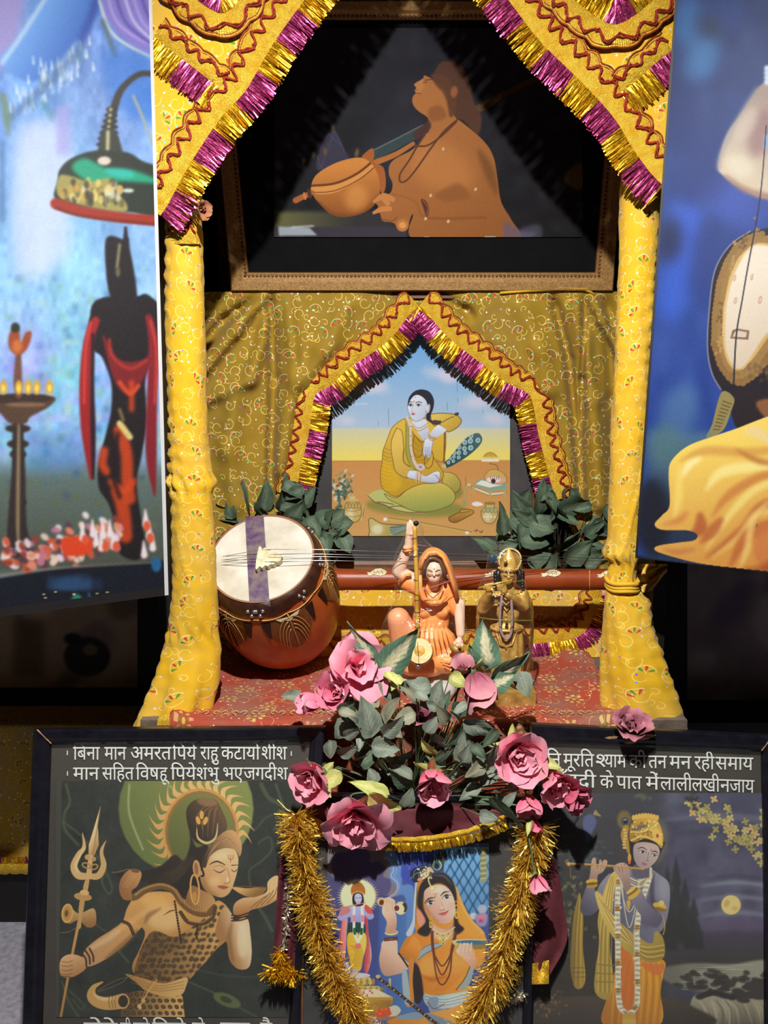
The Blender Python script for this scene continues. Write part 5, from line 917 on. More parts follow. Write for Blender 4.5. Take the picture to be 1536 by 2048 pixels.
def paint_lute_banner():
    p = Pic(1262, -330, 1840, 1160, .6, (30, 52, 110)).view(900, 0, 2.415)
    p.fill(np.ones((p.h, p.w)), ((26, 50, 104), (34, 64, 140), (1100, 0), (1500, 1500)))
    p.noise(6, 200, seed=1, stretch=1.6, color=False); p.noise(4, 70, seed=2, stretch=1.4, color=False)
    for x, y, rx, ry, c, al in ((1150, 100, 80, 130, (44, 110, 176), .8), (1230, 260, 70, 120, (70, 140, 200), .7), (1180, 320, 60, 90, (60, 120, 176), .6), (1330, 60, 120, 90, (30, 66, 140), .7), (1250, 130, 60, 60, (28, 44, 76), .8), (1400, 560, 90, 140, (34, 60, 130), .6), (1120, 600, 60, 160, (24, 48, 110), .8),
                                (1110, 1050, 70, 80, (52, 96, 200), .8), (1160, 1150, 46, 200, (50, 92, 206), .8), (1080, 1400, 80, 160, (44, 88, 196), .8), (1330, 950, 110, 120, (60, 90, 190), .5), (1450, 1000, 140, 120, (60, 84, 176), .6), (1060, 1150, 50, 110, (20, 32, 70), .9), (1220, 800, 120, 200, (30, 52, 120), .6), (1240, 1250, 80, 200, (30, 52, 120), .7)):
        p.ell(x, y, rx, ry, c, 8, 60, al)
    # arm
    am = p.poly([(1700, 250), (1540, 380), (1480, 430), (1400, 550), (1330, 660), (1292, 800), (1320, 850), (1420, 920), (1560, 965), (1900, 980), (1900, 250)], ((206, 190, 166), (170, 150, 140), (1350, 800), (1530, 480)), blur=4)
    p.line([(1480, 430), (1380, 590), (1310, 740), (1296, 810)], 26, (150, 140, 150), 12, alpha=.6); p.line([(1330, 850), (1430, 920), (1560, 955)], [16, 30, 30], (150, 112, 96), 14, alpha=.8); p.ell(1400, 800, 70, 50, (220, 212, 190), 30, 30, .7, am); p.ell(1500, 640, 60, 120, (150, 116, 116), 16, 34, .8, am); p.ell(1430, 600, 40, 90, (206, 190, 176), 28, 26, .7, am)
    for k in range(16): p.ell(1530 + (k % 4) * 18, 330 + (k // 4) * 22, 15, 15, (214, 224, 240), 0, 5)
    p.rect(1515, 650, 1700, 720, (136, 170, 206), blur=5)
    # lute, drawn in the lower view
    p.view(1236, 600, 3.413)
    shell = [(620, 60), (660, -200), (760, -370), (900, -460), (1100, -500), (1400, -500), (1400, 640), (1020, 740), (860, 760), (790, 690), (700, 610), (640, 500), (608, 330)]
    p.poly(shell, (30, 22, 32), blur=3); p.line([(700, 610), (640, 500), (610, 330), (622, 60), (660, -200), (760, -370), (900, -470)], 9, (150, 150, 160), 3, alpha=.8)
    p.poly([(680, 100), (706, -160), (800, -330), (930, -420), (1150, -440), (1400, -300), (1400, 100), (1120, 360), (940, 500), (830, 570), (760, 540), (690, 430), (660, 300)], (150, 116, 66), blur=3)
    rg = np.random.default_rng(3)
    edge = [(655, 300), (660, 100), (690, -120), (740, -260), (810, -370), (900, -430), (980, -450)]
    for v in resample([Vector((a, b, 0)) for a, b in edge], 30): p.ell(v.x, v.y, 22, 24, (142, 108, 60), 45, 2)
    for v in resample([Vector((a, b, 0)) for a, b in [(655, 300), (700, 450), (770, 545), (840, 570), (930, 510), (1000, 420), (1060, 330), (1130, 240)]], 36): p.ell(v.x, v.y, 26, 24, (136, 100, 54), 45, 2)
    for k in range(90): 
        q = edge[k % 6]; p.ell(q[0] + 46 + rg.normal(0, 12), q[1] + rg.normal(0, 60), 9, 12, [(176, 140, 84), (110, 80, 44), (150, 116, 64)][k % 3], rg.random() * 90, 3, .8)
    for k in range(60): p.ell(770 + rg.random() * 260, 480 + rg.normal(0, 36) - (k % 3) * 20, 12, 12, [(96, 68, 40), (170, 134, 80), (120, 88, 50)][k % 3], 0, 4, .7)
    face = [(714, 240), (722, 60), (760, -140), (820, -280), (900, -360), (1000, -390), (1300, -300), (1300, -60), (1024, 240), (930, 380), (850, 460), (800, 478), (750, 430), (720, 340)]
    p.poly(face, (196, 156, 80), blur=2)
    p.poly([(x + 12 if x < 900 else x - 10, y + (14 if y < 0 else -8)) for x, y in face], ((226, 214, 196), (206, 190, 166), (800, -200), (900, 420)), blur=4)
    for v in resample([Vector((a, b, 0)) for a, b in [(714, 240), (722, 60), (760, -140), (820, -280), (900, -360)]], 17): p.ell(v.x, v.y, 7, 7, (214, 180, 110), 0, 2)
    for v in resample([Vector((a, b, 0)) for a, b in [(1040, 220), (930, 380), (850, 470)]], 17): p.ell(v.x, v.y, 7, 7, (206, 170, 100), 0, 2)
    p.poly([(780, 205), (815, 195), (895, 208), (888, 272), (764, 262)], (128, 96, 82), smooth=False, blur=2); p.poly([(796, 218), (815, 208), (878, 220), (872, 256), (780, 250)], (206, 190, 166), smooth=False, blur=2)
    for x, y, r in ((795, -150, 14), (912, -156, 14), (800, 5, 15), (968, 0, 18)): p.ell(x, y, r * .7, r * 1.6, (186, 150, 140), 12, 2); p.ell(x, y, r * .35, r, (214, 190, 176), 12, 2)
    p.line([(1010, -1190), (968, -700), (880, -200), (846, 0), (806, 240), (788, 570)], [7, 8, 9, 9, 10, 11], (22, 24, 44), 1)
    p.poly([(760, 700), (800, 640), (960, 640), (1060, 700), (1000, 790), (930, 850), (880, 880), (858, 935), (836, 940), (815, 880), (790, 840)], (34, 24, 30), blur=3); p.ell(846, 925, 22, 18, (40, 28, 32), 0, 2); p.poly([(940, 700), (1060, 680), (1060, 800), (1000, 800)], (130, 84, 50), blur=5)
    p.poly([(705, 630), (790, 670), (770, 760), (715, 890), (600, 940), (640, 850)], (142, 128, 76), blur=3); 
    for k in range(9): p.line([(716 - k * 8, 690 + k * 24), (770 - k * 10, 710 + k * 22)], 7, (78, 66, 36), 2)
    # yellow robe
    p.rect(200, 900, 640, 1800, ((84, 120, 140), (40, 48, 60), (400, 900), (300, 1500)), blur=60, alpha=.8); p.ell(420, 760, 130, 200, (80, 116, 160), 20, 80, .7); p.ell(330, 1000, 120, 160, (76, 112, 116), 0, 70, .7); p.ell(230, 1480, 130, 260, (24, 26, 38), 0, 60, .9)
    robe = [(345, 1180), (370, 1090), (470, 1000), (620, 940), (800, 880), (980, 810), (1200, 740), (1500, 700), (1500, 1900), (1024, 1860), (800, 1836), (520, 1790), (300, 1730), (248, 1700), (280, 1676), (420, 1655), (520, 1640), (540, 1600), (470, 1572), (300, 1568), (250, 1530), (300, 1470), (352, 1400)]
    rm = p.poly(robe, ((238, 206, 96), (214, 150, 70), (500, 1020), (700, 1800)), blur=3)
    folds = [([(1200, 1000), (900, 1040), (600, 1030), (420, 1100)], 60, (206, 150, 70)), ([(1200, 1120), (900, 1140), (700, 1180), (600, 1300)], 70, (246, 232, 150)), ([(1300, 1180), (1000, 1200), (760, 1330), (640, 1480)], 60, (196, 120, 60)), ([(1300, 1230), (1000, 1260), (800, 1420), (600, 1700)], 50, (244, 222, 130)), ([(1300, 1340), (1000, 1400), (860, 1560), (600, 1760)], 70, (176, 90, 50)), ([(1300, 1380), (960, 1460), (820, 1620), (640, 1760)], 44, (238, 200, 110)), ([(1200, 1480), (900, 1600), (760, 1820)], 90, (186, 96, 54)), ([(1024, 1380), (920, 1500), (880, 1700), (820, 1850)], 46, (240, 206, 120)), ([(420, 1150), (410, 1350), (380, 1500)], 60, (244, 214, 110)), ([(560, 1470), (560, 1560), (500, 1600)], 90, (170, 80, 46)), ([(470, 1450), (420, 1500), (300, 1540)], 50, (206, 130, 70)), ([(700, 1500), (640, 1580), (560, 1660)], 80, (178, 92, 52)), ([(520, 1700), (400, 1720), (300, 1700)], 40, (190, 120, 70)), ([(560, 1080), (480, 1130), (440, 1210)], 50, (250, 240, 180)), ([(1024, 1560), (1000, 1700), (1024, 1850)], 160, (206, 120, 66)), ([(1024, 960), (940, 900), (860, 900)], 90, (230, 206, 150)), ([(1100, 1120), (960, 1100), (800, 1020)], 40, (170, 100, 50))]
    for pts, w_, c in folds: p.line(pts, [w_ * .5] + [w_] * (len(pts) - 2) + [w_ * .2], c, 20, alpha=.75, mask=rm)
    p.poly([(1100, 1700), (1000, 1800), (820, 1850), (1100, 1900)], (150, 60, 34), blur=30, alpha=.6, mask=rm); p.ell(945, 1540, 6, 14, (150, 100, 60), 10, 2)
    p.poly([(-200, 1640), (120, 1740), (300, 1790), (800, 1850), (1400, 1900), (1400, 2100), (-200, 2100)], (20, 18, 24), blur=5, smooth=False, alpha=.85, mask=1 - rm)
    p.noise(2.5, 4, seed=9, color=False); return p

def paint_dim(u0, v0, u1, v1, seed, tone):
    p = Pic(u0, v0, u1, v1, .5, tone); p.noise(10, 60, seed=seed, color=False); p.noise(5, 16, seed=seed + 1)
    rg = np.random.default_rng(seed); w_, h_ = u1 - u0, v1 - v0
    for k in range(14): p.ell(u0 + rg.random() * w_, v0 + rg.random() * h_, 14 + rg.random() * 34, 14 + rg.random() * 50, [tuple(c * .55 for c in tone), tuple(min(255, c * 1.3) for c in tone), (tone[0] * .7, tone[1] * .66, tone[2] * .9)][k % 3], rg.random() * 90, 14, .6)
    return p
# ------------------------------------------------------------------ the setting
def room():
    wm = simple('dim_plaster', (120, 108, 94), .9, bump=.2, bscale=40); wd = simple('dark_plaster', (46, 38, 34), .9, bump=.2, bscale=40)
    fm = simple('speckled_marble', (186, 184, 196), .35, vscale=60, rgb2=(150, 148, 160)); cm = simple('ceiling_paint', (150, 140, 128), .95)
    X0, X1, Y0, Y1, Z1, T = -2.2, 2.2, -2.4, 2.5, 3.1, .1
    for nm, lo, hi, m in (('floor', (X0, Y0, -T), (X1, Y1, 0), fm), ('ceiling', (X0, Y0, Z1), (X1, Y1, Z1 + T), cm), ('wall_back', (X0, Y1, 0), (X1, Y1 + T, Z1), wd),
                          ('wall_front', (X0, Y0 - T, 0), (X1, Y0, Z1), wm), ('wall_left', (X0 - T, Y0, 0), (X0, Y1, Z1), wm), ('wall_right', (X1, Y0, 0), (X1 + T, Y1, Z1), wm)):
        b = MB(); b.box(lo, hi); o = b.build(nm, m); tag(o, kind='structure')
room()
M['darkwood'] = simple('dark_lacquer', (24, 24, 34), .35, vscale=40, rgb2=(14, 13, 20), bump=.25, bscale=120)
M['brownwood'] = simple('brown_wood', (120, 78, 44), .5, vscale=25, rgb2=(84, 52, 28), bump=.15, bscale=150)
M['oldwood'] = simple('old_wood', (120, 104, 92), .8, vscale=20, rgb2=(80, 68, 58), bump=.3)
M['goldwood'] = simple('gilt_wood', (168, 128, 70), .5, .15, vscale=200, rgb2=(128, 92, 46), bump=.5, bscale=350)
M['blackwood'] = simple('black_wood', (18, 14, 13), .55, vscale=30)
M['mat_grey'] = simple('grey_mount', (66, 64, 64), .85, vscale=18, rgb2=(54, 52, 54), bump=.1)
M['mat_dark'] = simple('dark_mount', (16, 16, 19), .85, vscale=14, rgb2=(11, 11, 13), spec=.12)
M['mat_brown'] = simple('brown_mount', (68, 62, 56), .8, vscale=14, rgb2=(58, 52, 48))
def glass_mat(name, dust):
    t = NT(name); nt = t.t; nt.nodes.remove(t.b)
    tr = t.n('ShaderNodeBsdfTransparent'); tr.inputs[0].default_value = (.97, .98, .97, 1)
    gl = t.n('ShaderNodeBsdfGlossy'); gl.inputs['Roughness'].default_value = .06
    df = t.n('ShaderNodeBsdfDiffuse'); df.inputs[0].default_value = C(190, 184, 176)
    fr = t.n('ShaderNodeLayerWeight'); fr.inputs[0].default_value = .12
    m1 = t.n('ShaderNodeMixShader'); t.put(m1.inputs[0], t.math('MULTIPLY_ADD', t.math('POWER', fr.outputs[1], 5.0), .5, .03)); nt.links.new(tr.outputs[0], m1.inputs[1]); nt.links.new(gl.outputs[0], m1.inputs[2])
    m2 = t.n('ShaderNodeMixShader'); f = t.ramp(t.noise(t.coord(), 6.0, 4.0, .6), [(.3, dust * .6), (.7, dust * 1.3)]); t.put(m2.inputs[0], f)
    nt.links.new(m1.outputs[0], m2.inputs[1]); nt.links.new(df.outputs[0], m2.inputs[2]); nt.links.new(m2.outputs[0], t.out.inputs[0]); return t.m
M['glass'] = glass_mat('dusty_glass', .024)
def quad_on(name, pl, px, off, mat, parent, thick=.0015, label=None):
    P = [pl(u, v, off) for u, v in px]; Q = [pl(u, v, off) - pl.n * thick for u, v in px]
    b = MB(); b.add(P + Q, [(0, 3, 2, 1), (4, 5, 6, 7)] + [(i, (i + 1) % 4, 4 + (i + 1) % 4, 4 + i) for i in range(4)])
    return weld(b.build(name, mat, parent, label=label))
def frame_mesh(name, pl, outer, inner, h, depth, mat, parent, bead=None, label=None):
    def ring(a, b, t, off): return [pl(a[i][0] + (b[i][0] - a[i][0]) * t, a[i][1] + (b[i][1] - a[i][1]) * t, off) for i in range(4)]
    def prj(P, d): return [p + pl.n * d for p in P]
    base = ring(outer, inner, 0, 0.0); inn = ring(outer, inner, 1, 0.0)
    def lerp(t): return [a.lerp(b, t) for a, b in zip(base, inn)]
    rings = [prj(inn, -.004), prj(base, -depth), prj(base, h * .75), prj(lerp(.10), h), prj(lerp(.55), h * .92), prj(lerp(.72), h * .70), prj(lerp(.85), h * .66), prj(inn, h * .35), prj(inn, -.004)]
    b = MB()
    for r0, r1 in zip(rings, rings[1:]):
        for i in range(4):
            j = (i + 1) % 4; b.quad(r0[i], r0[j], r1[j], r1[i])
    o = b.build(name, mat, parent, label=label); weld(o)
    if bead:
        bb = MB()
        for i in range(4):
            A, B_ = prj(lerp(.86), h * .62)[i], prj(lerp(.86), h * .62)[(i + 1) % 4]
            for p in resample([A, B_], .009): bb.ball(p, .0036, seg=8, rings=5)
        bb.build('beading', bead, o, True)
    return o
def centroid(pl, px): return sum((pl(u, v) for u, v in px), Vector()) / len(px)
def text_line(words, pl, off, mat, parent, name='lettering'):
    """words: (text, u0, u1, v_head_left, v_head_right, height px)"""
    b = MB()
    for txt, u0, u1, va, vb, hpx in words:
        half = txt.startswith('~'); txt = txt.lstrip('~')
        cu = bpy.data.curves.new('lettering', 'FONT'); cu.body = txt; cu.resolution_u = 6; cu.offset = .003
        o = bpy.data.objects.new('lettering', cu); COL.objects.link(o)
        me = bpy.data.meshes.new_from_object(o.evaluated_get(bpy.context.evaluated_depsgraph_get()))
        if half:                                              # half letter joined to the next: cut its own upright away
            bm = bmesh.new(); bm.from_mesh(me); xs = [v.co.x for v in bm.verts]; w1 = HALF_W
            bmesh.ops.bisect_plane(bm, geom=bm.verts[:] + bm.edges[:] + bm.faces[:], plane_co=(w1, 0, 0), plane_no=(1, 0, 0), clear_outer=True); bm.to_mesh(me); bm.free()
        V = [v.co.copy() for v in me.vertices]; F = [tuple(p.vertices) for p in me.polygons]
        bpy.data.objects.remove(o); bpy.data.curves.remove(cu); bpy.data.meshes.remove(me)
        if not V: continue
        x0, x1 = min(v.x for v in V), max(v.x for v in V)
        out = []
        for v in V:
            t = (v.x - x0) / (x1 - x0); u = u0 + (u1 - u0) * t; head = va + (vb - va) * t
            out.append(pl(u, head + (HEAD_Y - v.y) / HEAD_Y * hpx, off))
        b.add(out, F)
    return b.build(name, mat, parent)
HEAD_Y, HALF_W = .60, .42
M['white_paint'] = simple('white_lettering', (250, 249, 245), .6, var=.02)
# ------------------------------------------------------------------ shrine carcass, tables and ledges
ZT = -.70                                             # table top, relative to the camera
t = thing('altar_table', 'plain wooden altar table under the red brocade, carrying the statues', 'table', (.06, 1.9, 0))
b = MB(); b.box((-.49, 1.56, CZ + ZT - .03), (.61, 2.42, CZ + ZT)); b.build('tabletop', M['oldwood'], t)
b = MB(); b.box((-.47, 1.60, 0), (.59, 2.40, CZ + ZT - .0305)); b.build('base_cabinet', M['blackwood'], t)
o = MB(); o.box((-.70, 1.12, 0), (1.0, 1.595, CZ - 1.315)); tag(o.build('low_bench', M['oldwood']), 'low wooden bench in front of the altar carrying the framed pictures', 'bench')
t = thing('shrine_cabinet', 'dark wooden niche holding the cloth-hung pictures above the altar', 'cabinet', (.06, 2.3, CZ + ZT))
b = MB(); b.box((-.49, 2.36, CZ + ZT), (.61, 2.42, CZ + 1.1)); b.build('back_panel', M['blackwood'], t)
for x in (-.49, .58): 
    b = MB(); b.box((x, 1.72, CZ + ZT), (x + .03, 2.36, CZ + 1.1)); b.build('side_panel', M['blackwood'], t)
b = MB(); b.box((-.46, 1.995, CZ + .158), (.58, 2.355, CZ + .174)); b.build('shelf', M['brownwood'], t)
b = MB(); b.box((-.46, 1.72, CZ + 1.1), (.58, 2.36, CZ + 1.12)); b.build('top_panel', M['blackwood'], t)
for s_, x0, x1, lb in ((-1, -1.75, -.515, 'left'), (1, .635, 1.75, 'right')):
    b = MB(); b.box((x0, 2.1, 0), (x1, 2.495, CZ - .95))
    tag(b.build('wall_ledge', M['blackwood']), 'dark masonry ledge beside the altar, on the %s' % lb, 'ledge')
# the step at the back of the altar
b = MB(); b.box((-.455, 1.998, CZ + ZT + .001), (.575, 2.355, CZ - .548)); tag(b.build('raised_step', M['oldwood']), 'low wooden step at the back of the altar under yellow cloth', 'step')

# ------------------------------------------------------------------ trims: gold lace with red thread and foil fringe
def trim(parent, P, side, w=.047, L=.046, fringe=True, lift=.004, block=.063, start=0.0, nrm=Vector((0, -1, 0)), phase=0.0, squig=True):
    P = resample([Vector(p) for p in catmull(P, 6)], .003); n = len(P); S = [i * .003 for i in range(n)]
    rng = random.Random(int(abs(P[0].x) * 9999) + n)
    T = [(P[min(i + 3, n - 1)] - P[max(i - 3, 0)]).normalized() for i in range(n)]; O = [(nrm.cross(t) * side).normalized() for t in T]
    G = []; UV = []
    for i in range(n):
        s = S[i]; ww = w * (1 + .13 * abs(math.sin(math.pi * s / .034 + phase)) + .03 * math.sin(s * 140))
        row = []; ur = []
        for k in range(7):
            q = k / 6; z = lift + .0035 * math.sin(q * math.pi) + .0018 * noise.noise(Vector((s * 120, q * 5, phase)))
            row.append(P[i] + O[i] * (ww * q) + nrm * z); ur.append((s, q * w))
        G.append(row); UV.append(ur)
    b = MB(); b.grid(G, UV); band = b.build('lace_border', M['lace'], parent, True)
    if squig:
        zz = []
        for i in range(0, n):
            s = S[i]; tr_ = 2 * abs(((s / .032 + phase + .25 * noise.noise(Vector((s * 30, phase, 0)))) % 1.0) * 2 - 1) - 1; a = .64 + .19 * math.sin(tr_ * 1.4) + .06 * noise.noise(Vector((s * 260, 3, phase))) + .02 * rng.uniform(-1, 1)
            zz.append(P[i] + O[i] * (w * a) + nrm * (lift + .006 + .0012 * rng.uniform(-1, 1)))
        b = MB(); b.tube(zz, .0017, 5); zz2 = [p + O[i] * .0050 * rng.uniform(.1, 1.2) + nrm * .001 * rng.uniform(-1, 1) for i, p in enumerate(zz)]; b.tube(zz2, .0015, 5)
        b.build('red_zigzag', M['redthread'], band, True)
        b = MB(); b.tube([G[i][6] + nrm * .001 for i in range(n)], .0016, 5); b.tube([G[i][6] + nrm * .0008 - O[i] * .005 for i in range(n)], .0011, 4); b.build('edge_cord', M['cord'], band, True)
    if fringe:
        bs = {}; s = 0.0; tot = S[-1]
        while s < tot:
            i = min(n - 1, int(s / .003)); c = int((s + start) / block); b = bs.setdefault(c, MB())
            for layer in range(2):
                ln = L * rng.uniform(.90, 1.04); tw = rng.uniform(-.9, .9); sl = T[i] * rng.gauss(0, .06) * ln; base = P[i] + nrm * (lift + .001 - layer * .002) + T[i] * rng.uniform(-.001, .001)
                wd = rng.uniform(.0011, .0019); ax = (T[i] * math.cos(tw) + nrm * math.sin(tw)) * wd; rows = []; wob = rng.uniform(-.004, .004)
                for k in range(4):
                    q = k / 3; c_ = base - O[i] * (ln * q) + sl * q + nrm * (.003 * math.sin(q * 3) * rng.uniform(.3, 1) + wob * q * q); a2 = ax.lerp((T[i] * math.cos(tw + .8) + nrm * math.sin(tw + .8)) * wd, q)
                    rows.append([c_ - a2, c_ + a2])
                b.grid(rows)
            s += rng.uniform(.0016, .0026)
        for c, b in bs.items():
            if c % 2: b.build('pink_fringe', M['pinkfoil'], parent)
            else: b.build('gold_fringe', M['goldfoil'], parent)
    return band
def pxY(pts, Y): return [PY(u, v, Y) for u, v in pts]
# ------------------------------------------------------------------ yellow arch valance at the front
YV = 1.59
t = thing('arched_valance', 'yellow brocade arch valance with gold lace and fringe, hung between the two wrapped posts', 'valance', PY(790, -180, YV))
LB = [(756, -200), (680, -95), (602, 12), (565, 63), (534, 110), (492, 183), (445, 234), (403, 295), (368, 351), (340, 405), (322, 432)]
RB = [(856, -204), (940, -97), (1020, 8), (1078, 83), (1132, 137), (1190, 195), (1231, 244), (1264, 298), (1297, 344), (1326, 374)]
APX = (806, -269)
def valance_side(B, xo_top, xo_bot, sgn):
    B = [APX] + B; G = []; UV = []
    for i, (u, v) in enumerate([tuple(q) for q in catmull(B, 5)]):
        row = []; ur = []
        ue = xo_top + (xo_bot - xo_top) * (v + 300) / 760.0; ue = min(ue, u - 2) if sgn < 0 else max(ue, u + 2)
        for k in range(26):
            q = k / 25; uu = u + (ue - u) * q; vv = v - 14 * q * math.sin(q * 3) * 0
            p = PY(uu, vv, YV); p.y += .002 * noise.noise(Vector((p.x * 9, p.z * 7, 3))) - .003 * math.sin(p.x * 30) * q
            row.append(p); ur.append((p.x, p.z))
        G.append(row); UV.append(ur)
    return G, UV
b = MB()
for B, a, c, s_ in ((LB, 296, 312, -1), (RB, 1368, 1322, 1)):
    G, UV = valance_side(B, a, c, s_); b.grid(G, UV)
top = [[PY(u, v, YV) for u in np.linspace(292, 1372, 40)] for v in (-330, -310, -290, -275, -262)]
b.grid(top, [[(p.x, p.z) for p in r] for r in top])
b.build('cloth_panel', M['yellow'], t, True)
trim(t, pxY([APX] + LB, YV - .002), -1, start=.02, phase=.3); trim(t, pxY([APX] + RB, YV - .002), 1, start=.05)
# lattice of laces on the cloth
trim(t, pxY([(440, 178), (405, 150), (368, 122), (338, 98), (309, 76)], YV - .004), -1, start=.045, w=.033, phase=1.0)
trim(t, pxY([(1242, 186), (1270, 165), (1296, 140), (1322, 118), (1342, 104)], YV - .004), 1, start=.0, w=.033)
trim(t, pxY([(345, -50), (380, -12), (415, 16), (448, 28), (478, 4), (503, -34), (530, -74)], YV - .006), -1, w=.037, L=.040, start=.02)
trim(t, pxY([(1080, -74), (1116, -32), (1164, 16), (1222, 50), (1262, 36), (1300, 6), (1340, -30)], YV - .006), -1, w=.038, L=.042, start=.04)
# ------------------------------------------------------------------ wrapped posts
def wrapped_post(name, label, prof, Yc, mat, dirn, seed, ties, skirt_v):
    t = thing(name, label, 'post', PY((prof[-3][1] + prof[-3][2]) / 2, prof[-3][0], Yc))
    vs = [p[0] for p in prof]; rows = []
    V = np.linspace(vs[0], vs[-1], 230)
    L_ = np.interp(V, vs, [p[1] for p in prof]); R_ = np.interp(V, vs, [p[2] for p in prof])
    G = []; UV = []; seg = 56
    zc = PY(700, vs[0], Yc)
    for v, l, r in zip(V, L_, R_):
        a, c_ = PY(l, v, Yc), PY(r, v, Yc); ctr = (a + c_) / 2; rx = (c_.x - a.x) / 2
        f = max(0, (v - skirt_v) / (vs[-1] - skirt_v)); ry = min(rx, .037) + f * .035; row = []; ur = []
        zz = ctr.z
        for k in range(seg):
            th = 2 * math.pi * k / seg; x, y = math.cos(th), math.sin(th)
            # creases: slanting ridges, tight at the edge they gather to
            s1 = math.sin(zz * 210 + dirn * th * 1.6 + 3.0 * noise.noise(Vector((zz * 9 + seed, th, 0)))); am = .0007 + .0026 * max(0, -dirn * x) ** 2
            n1 = noise.noise(Vector((zz * 22 + seed, x * 2.2, y * 2.2))); n2 = noise.noise(Vector((zz * 60 + dirn * th * 3, seed, x * 3)))
            w_ = (noise.noise(Vector((zz * 4, seed * 3, 0))) + .35)
            cr = max(0, noise.noise(Vector((zz * 11 + dirn * x * 2.0, seed + 5, y))) - .18) * .009
            d = am * s1 * max(.25, w_) * 1.3 + .0018 * n1 + .0010 * n2 + cr
            if f > 0: d += f * (.008 * math.sin(th * 5 + seed + zz * 8) + .004 * math.sin(th * 9 + zz * 20))
            for tv, tw in ties:
                e = math.exp(-((v - tv) / tw) ** 2); d += e * .004 * math.sin(th * 11 + zz * 90)
            row.append(Vector((ctr.x + x * (rx + d), Yc + y * (ry + d) - f * .02, zz + .004 * f * math.sin(th * 4)))); ur.append((th * .042 + seed, zz))
        G.append(row); UV.append(ur)
    b = MB(); b.grid(G, UV, close_u=True); b.build('cloth_wrap', mat, t, True)
    return t
LP = [(-330, 338, 398), (300, 331, 402), (440, 331, 403), (500, 332, 405), (600, 330, 408), (700, 333, 411), (800, 337, 412), (900, 339, 418), (945, 338, 424), (965, 334, 430), (985, 340, 424), (1000, 343, 424), (1100, 345, 431), (1180, 345, 434), (1240, 338, 438), (1262, 336, 434), (1300, 326, 441), (1360, 309, 440), (1400, 292, 428), (1438, 276, 414)]
tp = wrapped_post('wrapped_post', 'yellow brocade-wrapped post with dusty hem, beside the round lute body', LP, 1.645, M['yellow'], 1, 1.3, [(965, 16), (1262, 14)], 1290)
b = MB(); b.box((-.400, 1.630, CZ + ZT), (-.370, 1.660, CZ + 1.12)); b.build('pole', M['oldwood'], tp)
g = PY(372, 466, 1.60); trim(tp, [PY(u, 488, 1.646 - .040 * math.sqrt(max(0, 1 - ((u - 368) / 37.5) ** 2))) for u in (333, 340, 350, 360, 370, 380, 390, 398, 403)], 1, w=.040, fringe=False, lift=.001)
RP = [(-330, 1262, 1352), (300, 1250, 1332), (380, 1242, 1320), (500, 1239, 1314), (600, 1235, 1309), (700, 1231, 1303), (800, 1227, 1297), (900, 1223, 1291), (1000, 1219, 1284), (1080, 1215, 1277), (1108, 1206, 1275), (1122, 1222, 1272), (1150, 1219, 1268), (1166, 1218, 1271), (1180, 1213, 1280), (1200, 1210, 1298), (1250, 1207, 1304), (1320, 1204, 1328), (1380, 1204, 1347), (1440, 1208, 1362), (1462, 1214, 1366)]
tp = wrapped_post('wrapped_post', 'yellow brocade-wrapped post with tied waist and full skirt, beside the blue lute banner', RP, 1.645, M['yellow'], -1, 4.1, [(1112, 10), (1166, 8)], 1190)
b = MB(); b.box((.470, 1.630, CZ + ZT), (.498, 1.660, CZ + 1.12)); b.build('pole', M['oldwood'], tp)
b = MB()
for v, rr in ((1160, .0045), (1168, .0035), (1174, .004)):
    pts = []
    for k in range(25): th = 2 * math.pi * k / 24; c_ = PY(1244, v, 1.645); pts.append(c_ + Vector((math.cos(th) * .031, math.sin(th) * .041, .002 * math.sin(th * 3))))
    b.tube(pts, rr, 8)
b.build('waist_tie', M['yellow'], tp, True)
# yellow cloth tail of the tie, blowing back behind the post
b = MB(); G = [[PY(1262 + 72 * q, 1128 + 14 * r + 10 * math.sin(q * 4) * r, 1.70 + .02 * math.sin(q * 5 + r * 4)) for r in np.linspace(0, 2.4, 7)] for q in np.linspace(0, 1, 14)]
b.grid(G, [[(p.x, p.z) for p in r] for r in G]); b.build('cloth_tail', M['dusty'], tp, True)
# ------------------------------------------------------------------ pictures inside the niche
pl = lean_plane(2.0, .177, -14)
out = [(413, 3), (1267, 3), (1222, 580), (465, 580)]; inn = [(450, 40), (1232, 40), (1190, 545), (497, 545)]
t = thing('framed_picture', 'large gilt-framed dark picture of a robed lute player, above the inner curtain', 'picture', centroid(pl, out))
frame_mesh('picture_frame', pl, out, inn, .026, .012, M['goldwood'], t, M['brownwood'])
quad_on('mount_board', pl, inn, -.003, M['mat_dark'], t)
pm = paint_minstrel(); pm.mesh('print', lambda u, v: pl(u, v, .0005), M['print'], t, 1.0)
pl = lean_plane(2.03, -.50, .5)
out = [(604, 596), (1080, 596), (1074, 1166), (606, 1166)]; inn = [(617, 610), (1067, 610), (1062, 1121), (619, 1121)]
t = thing('framed_picture', 'brown-framed painting of a seated ascetic in yellow with a peacock-feather fan, behind the statues', 'picture', centroid(pl, out))
frame_mesh('picture_frame', pl, out, inn, .012, .010, M['brownwood'], t)
quad_on('mount_board', pl, inn, -.003, M['mat_grey'], t)
pm = paint_ascetic(); pm.mesh('print', lambda u, v: pl(u, v, .0005), M['print'], t, .80)
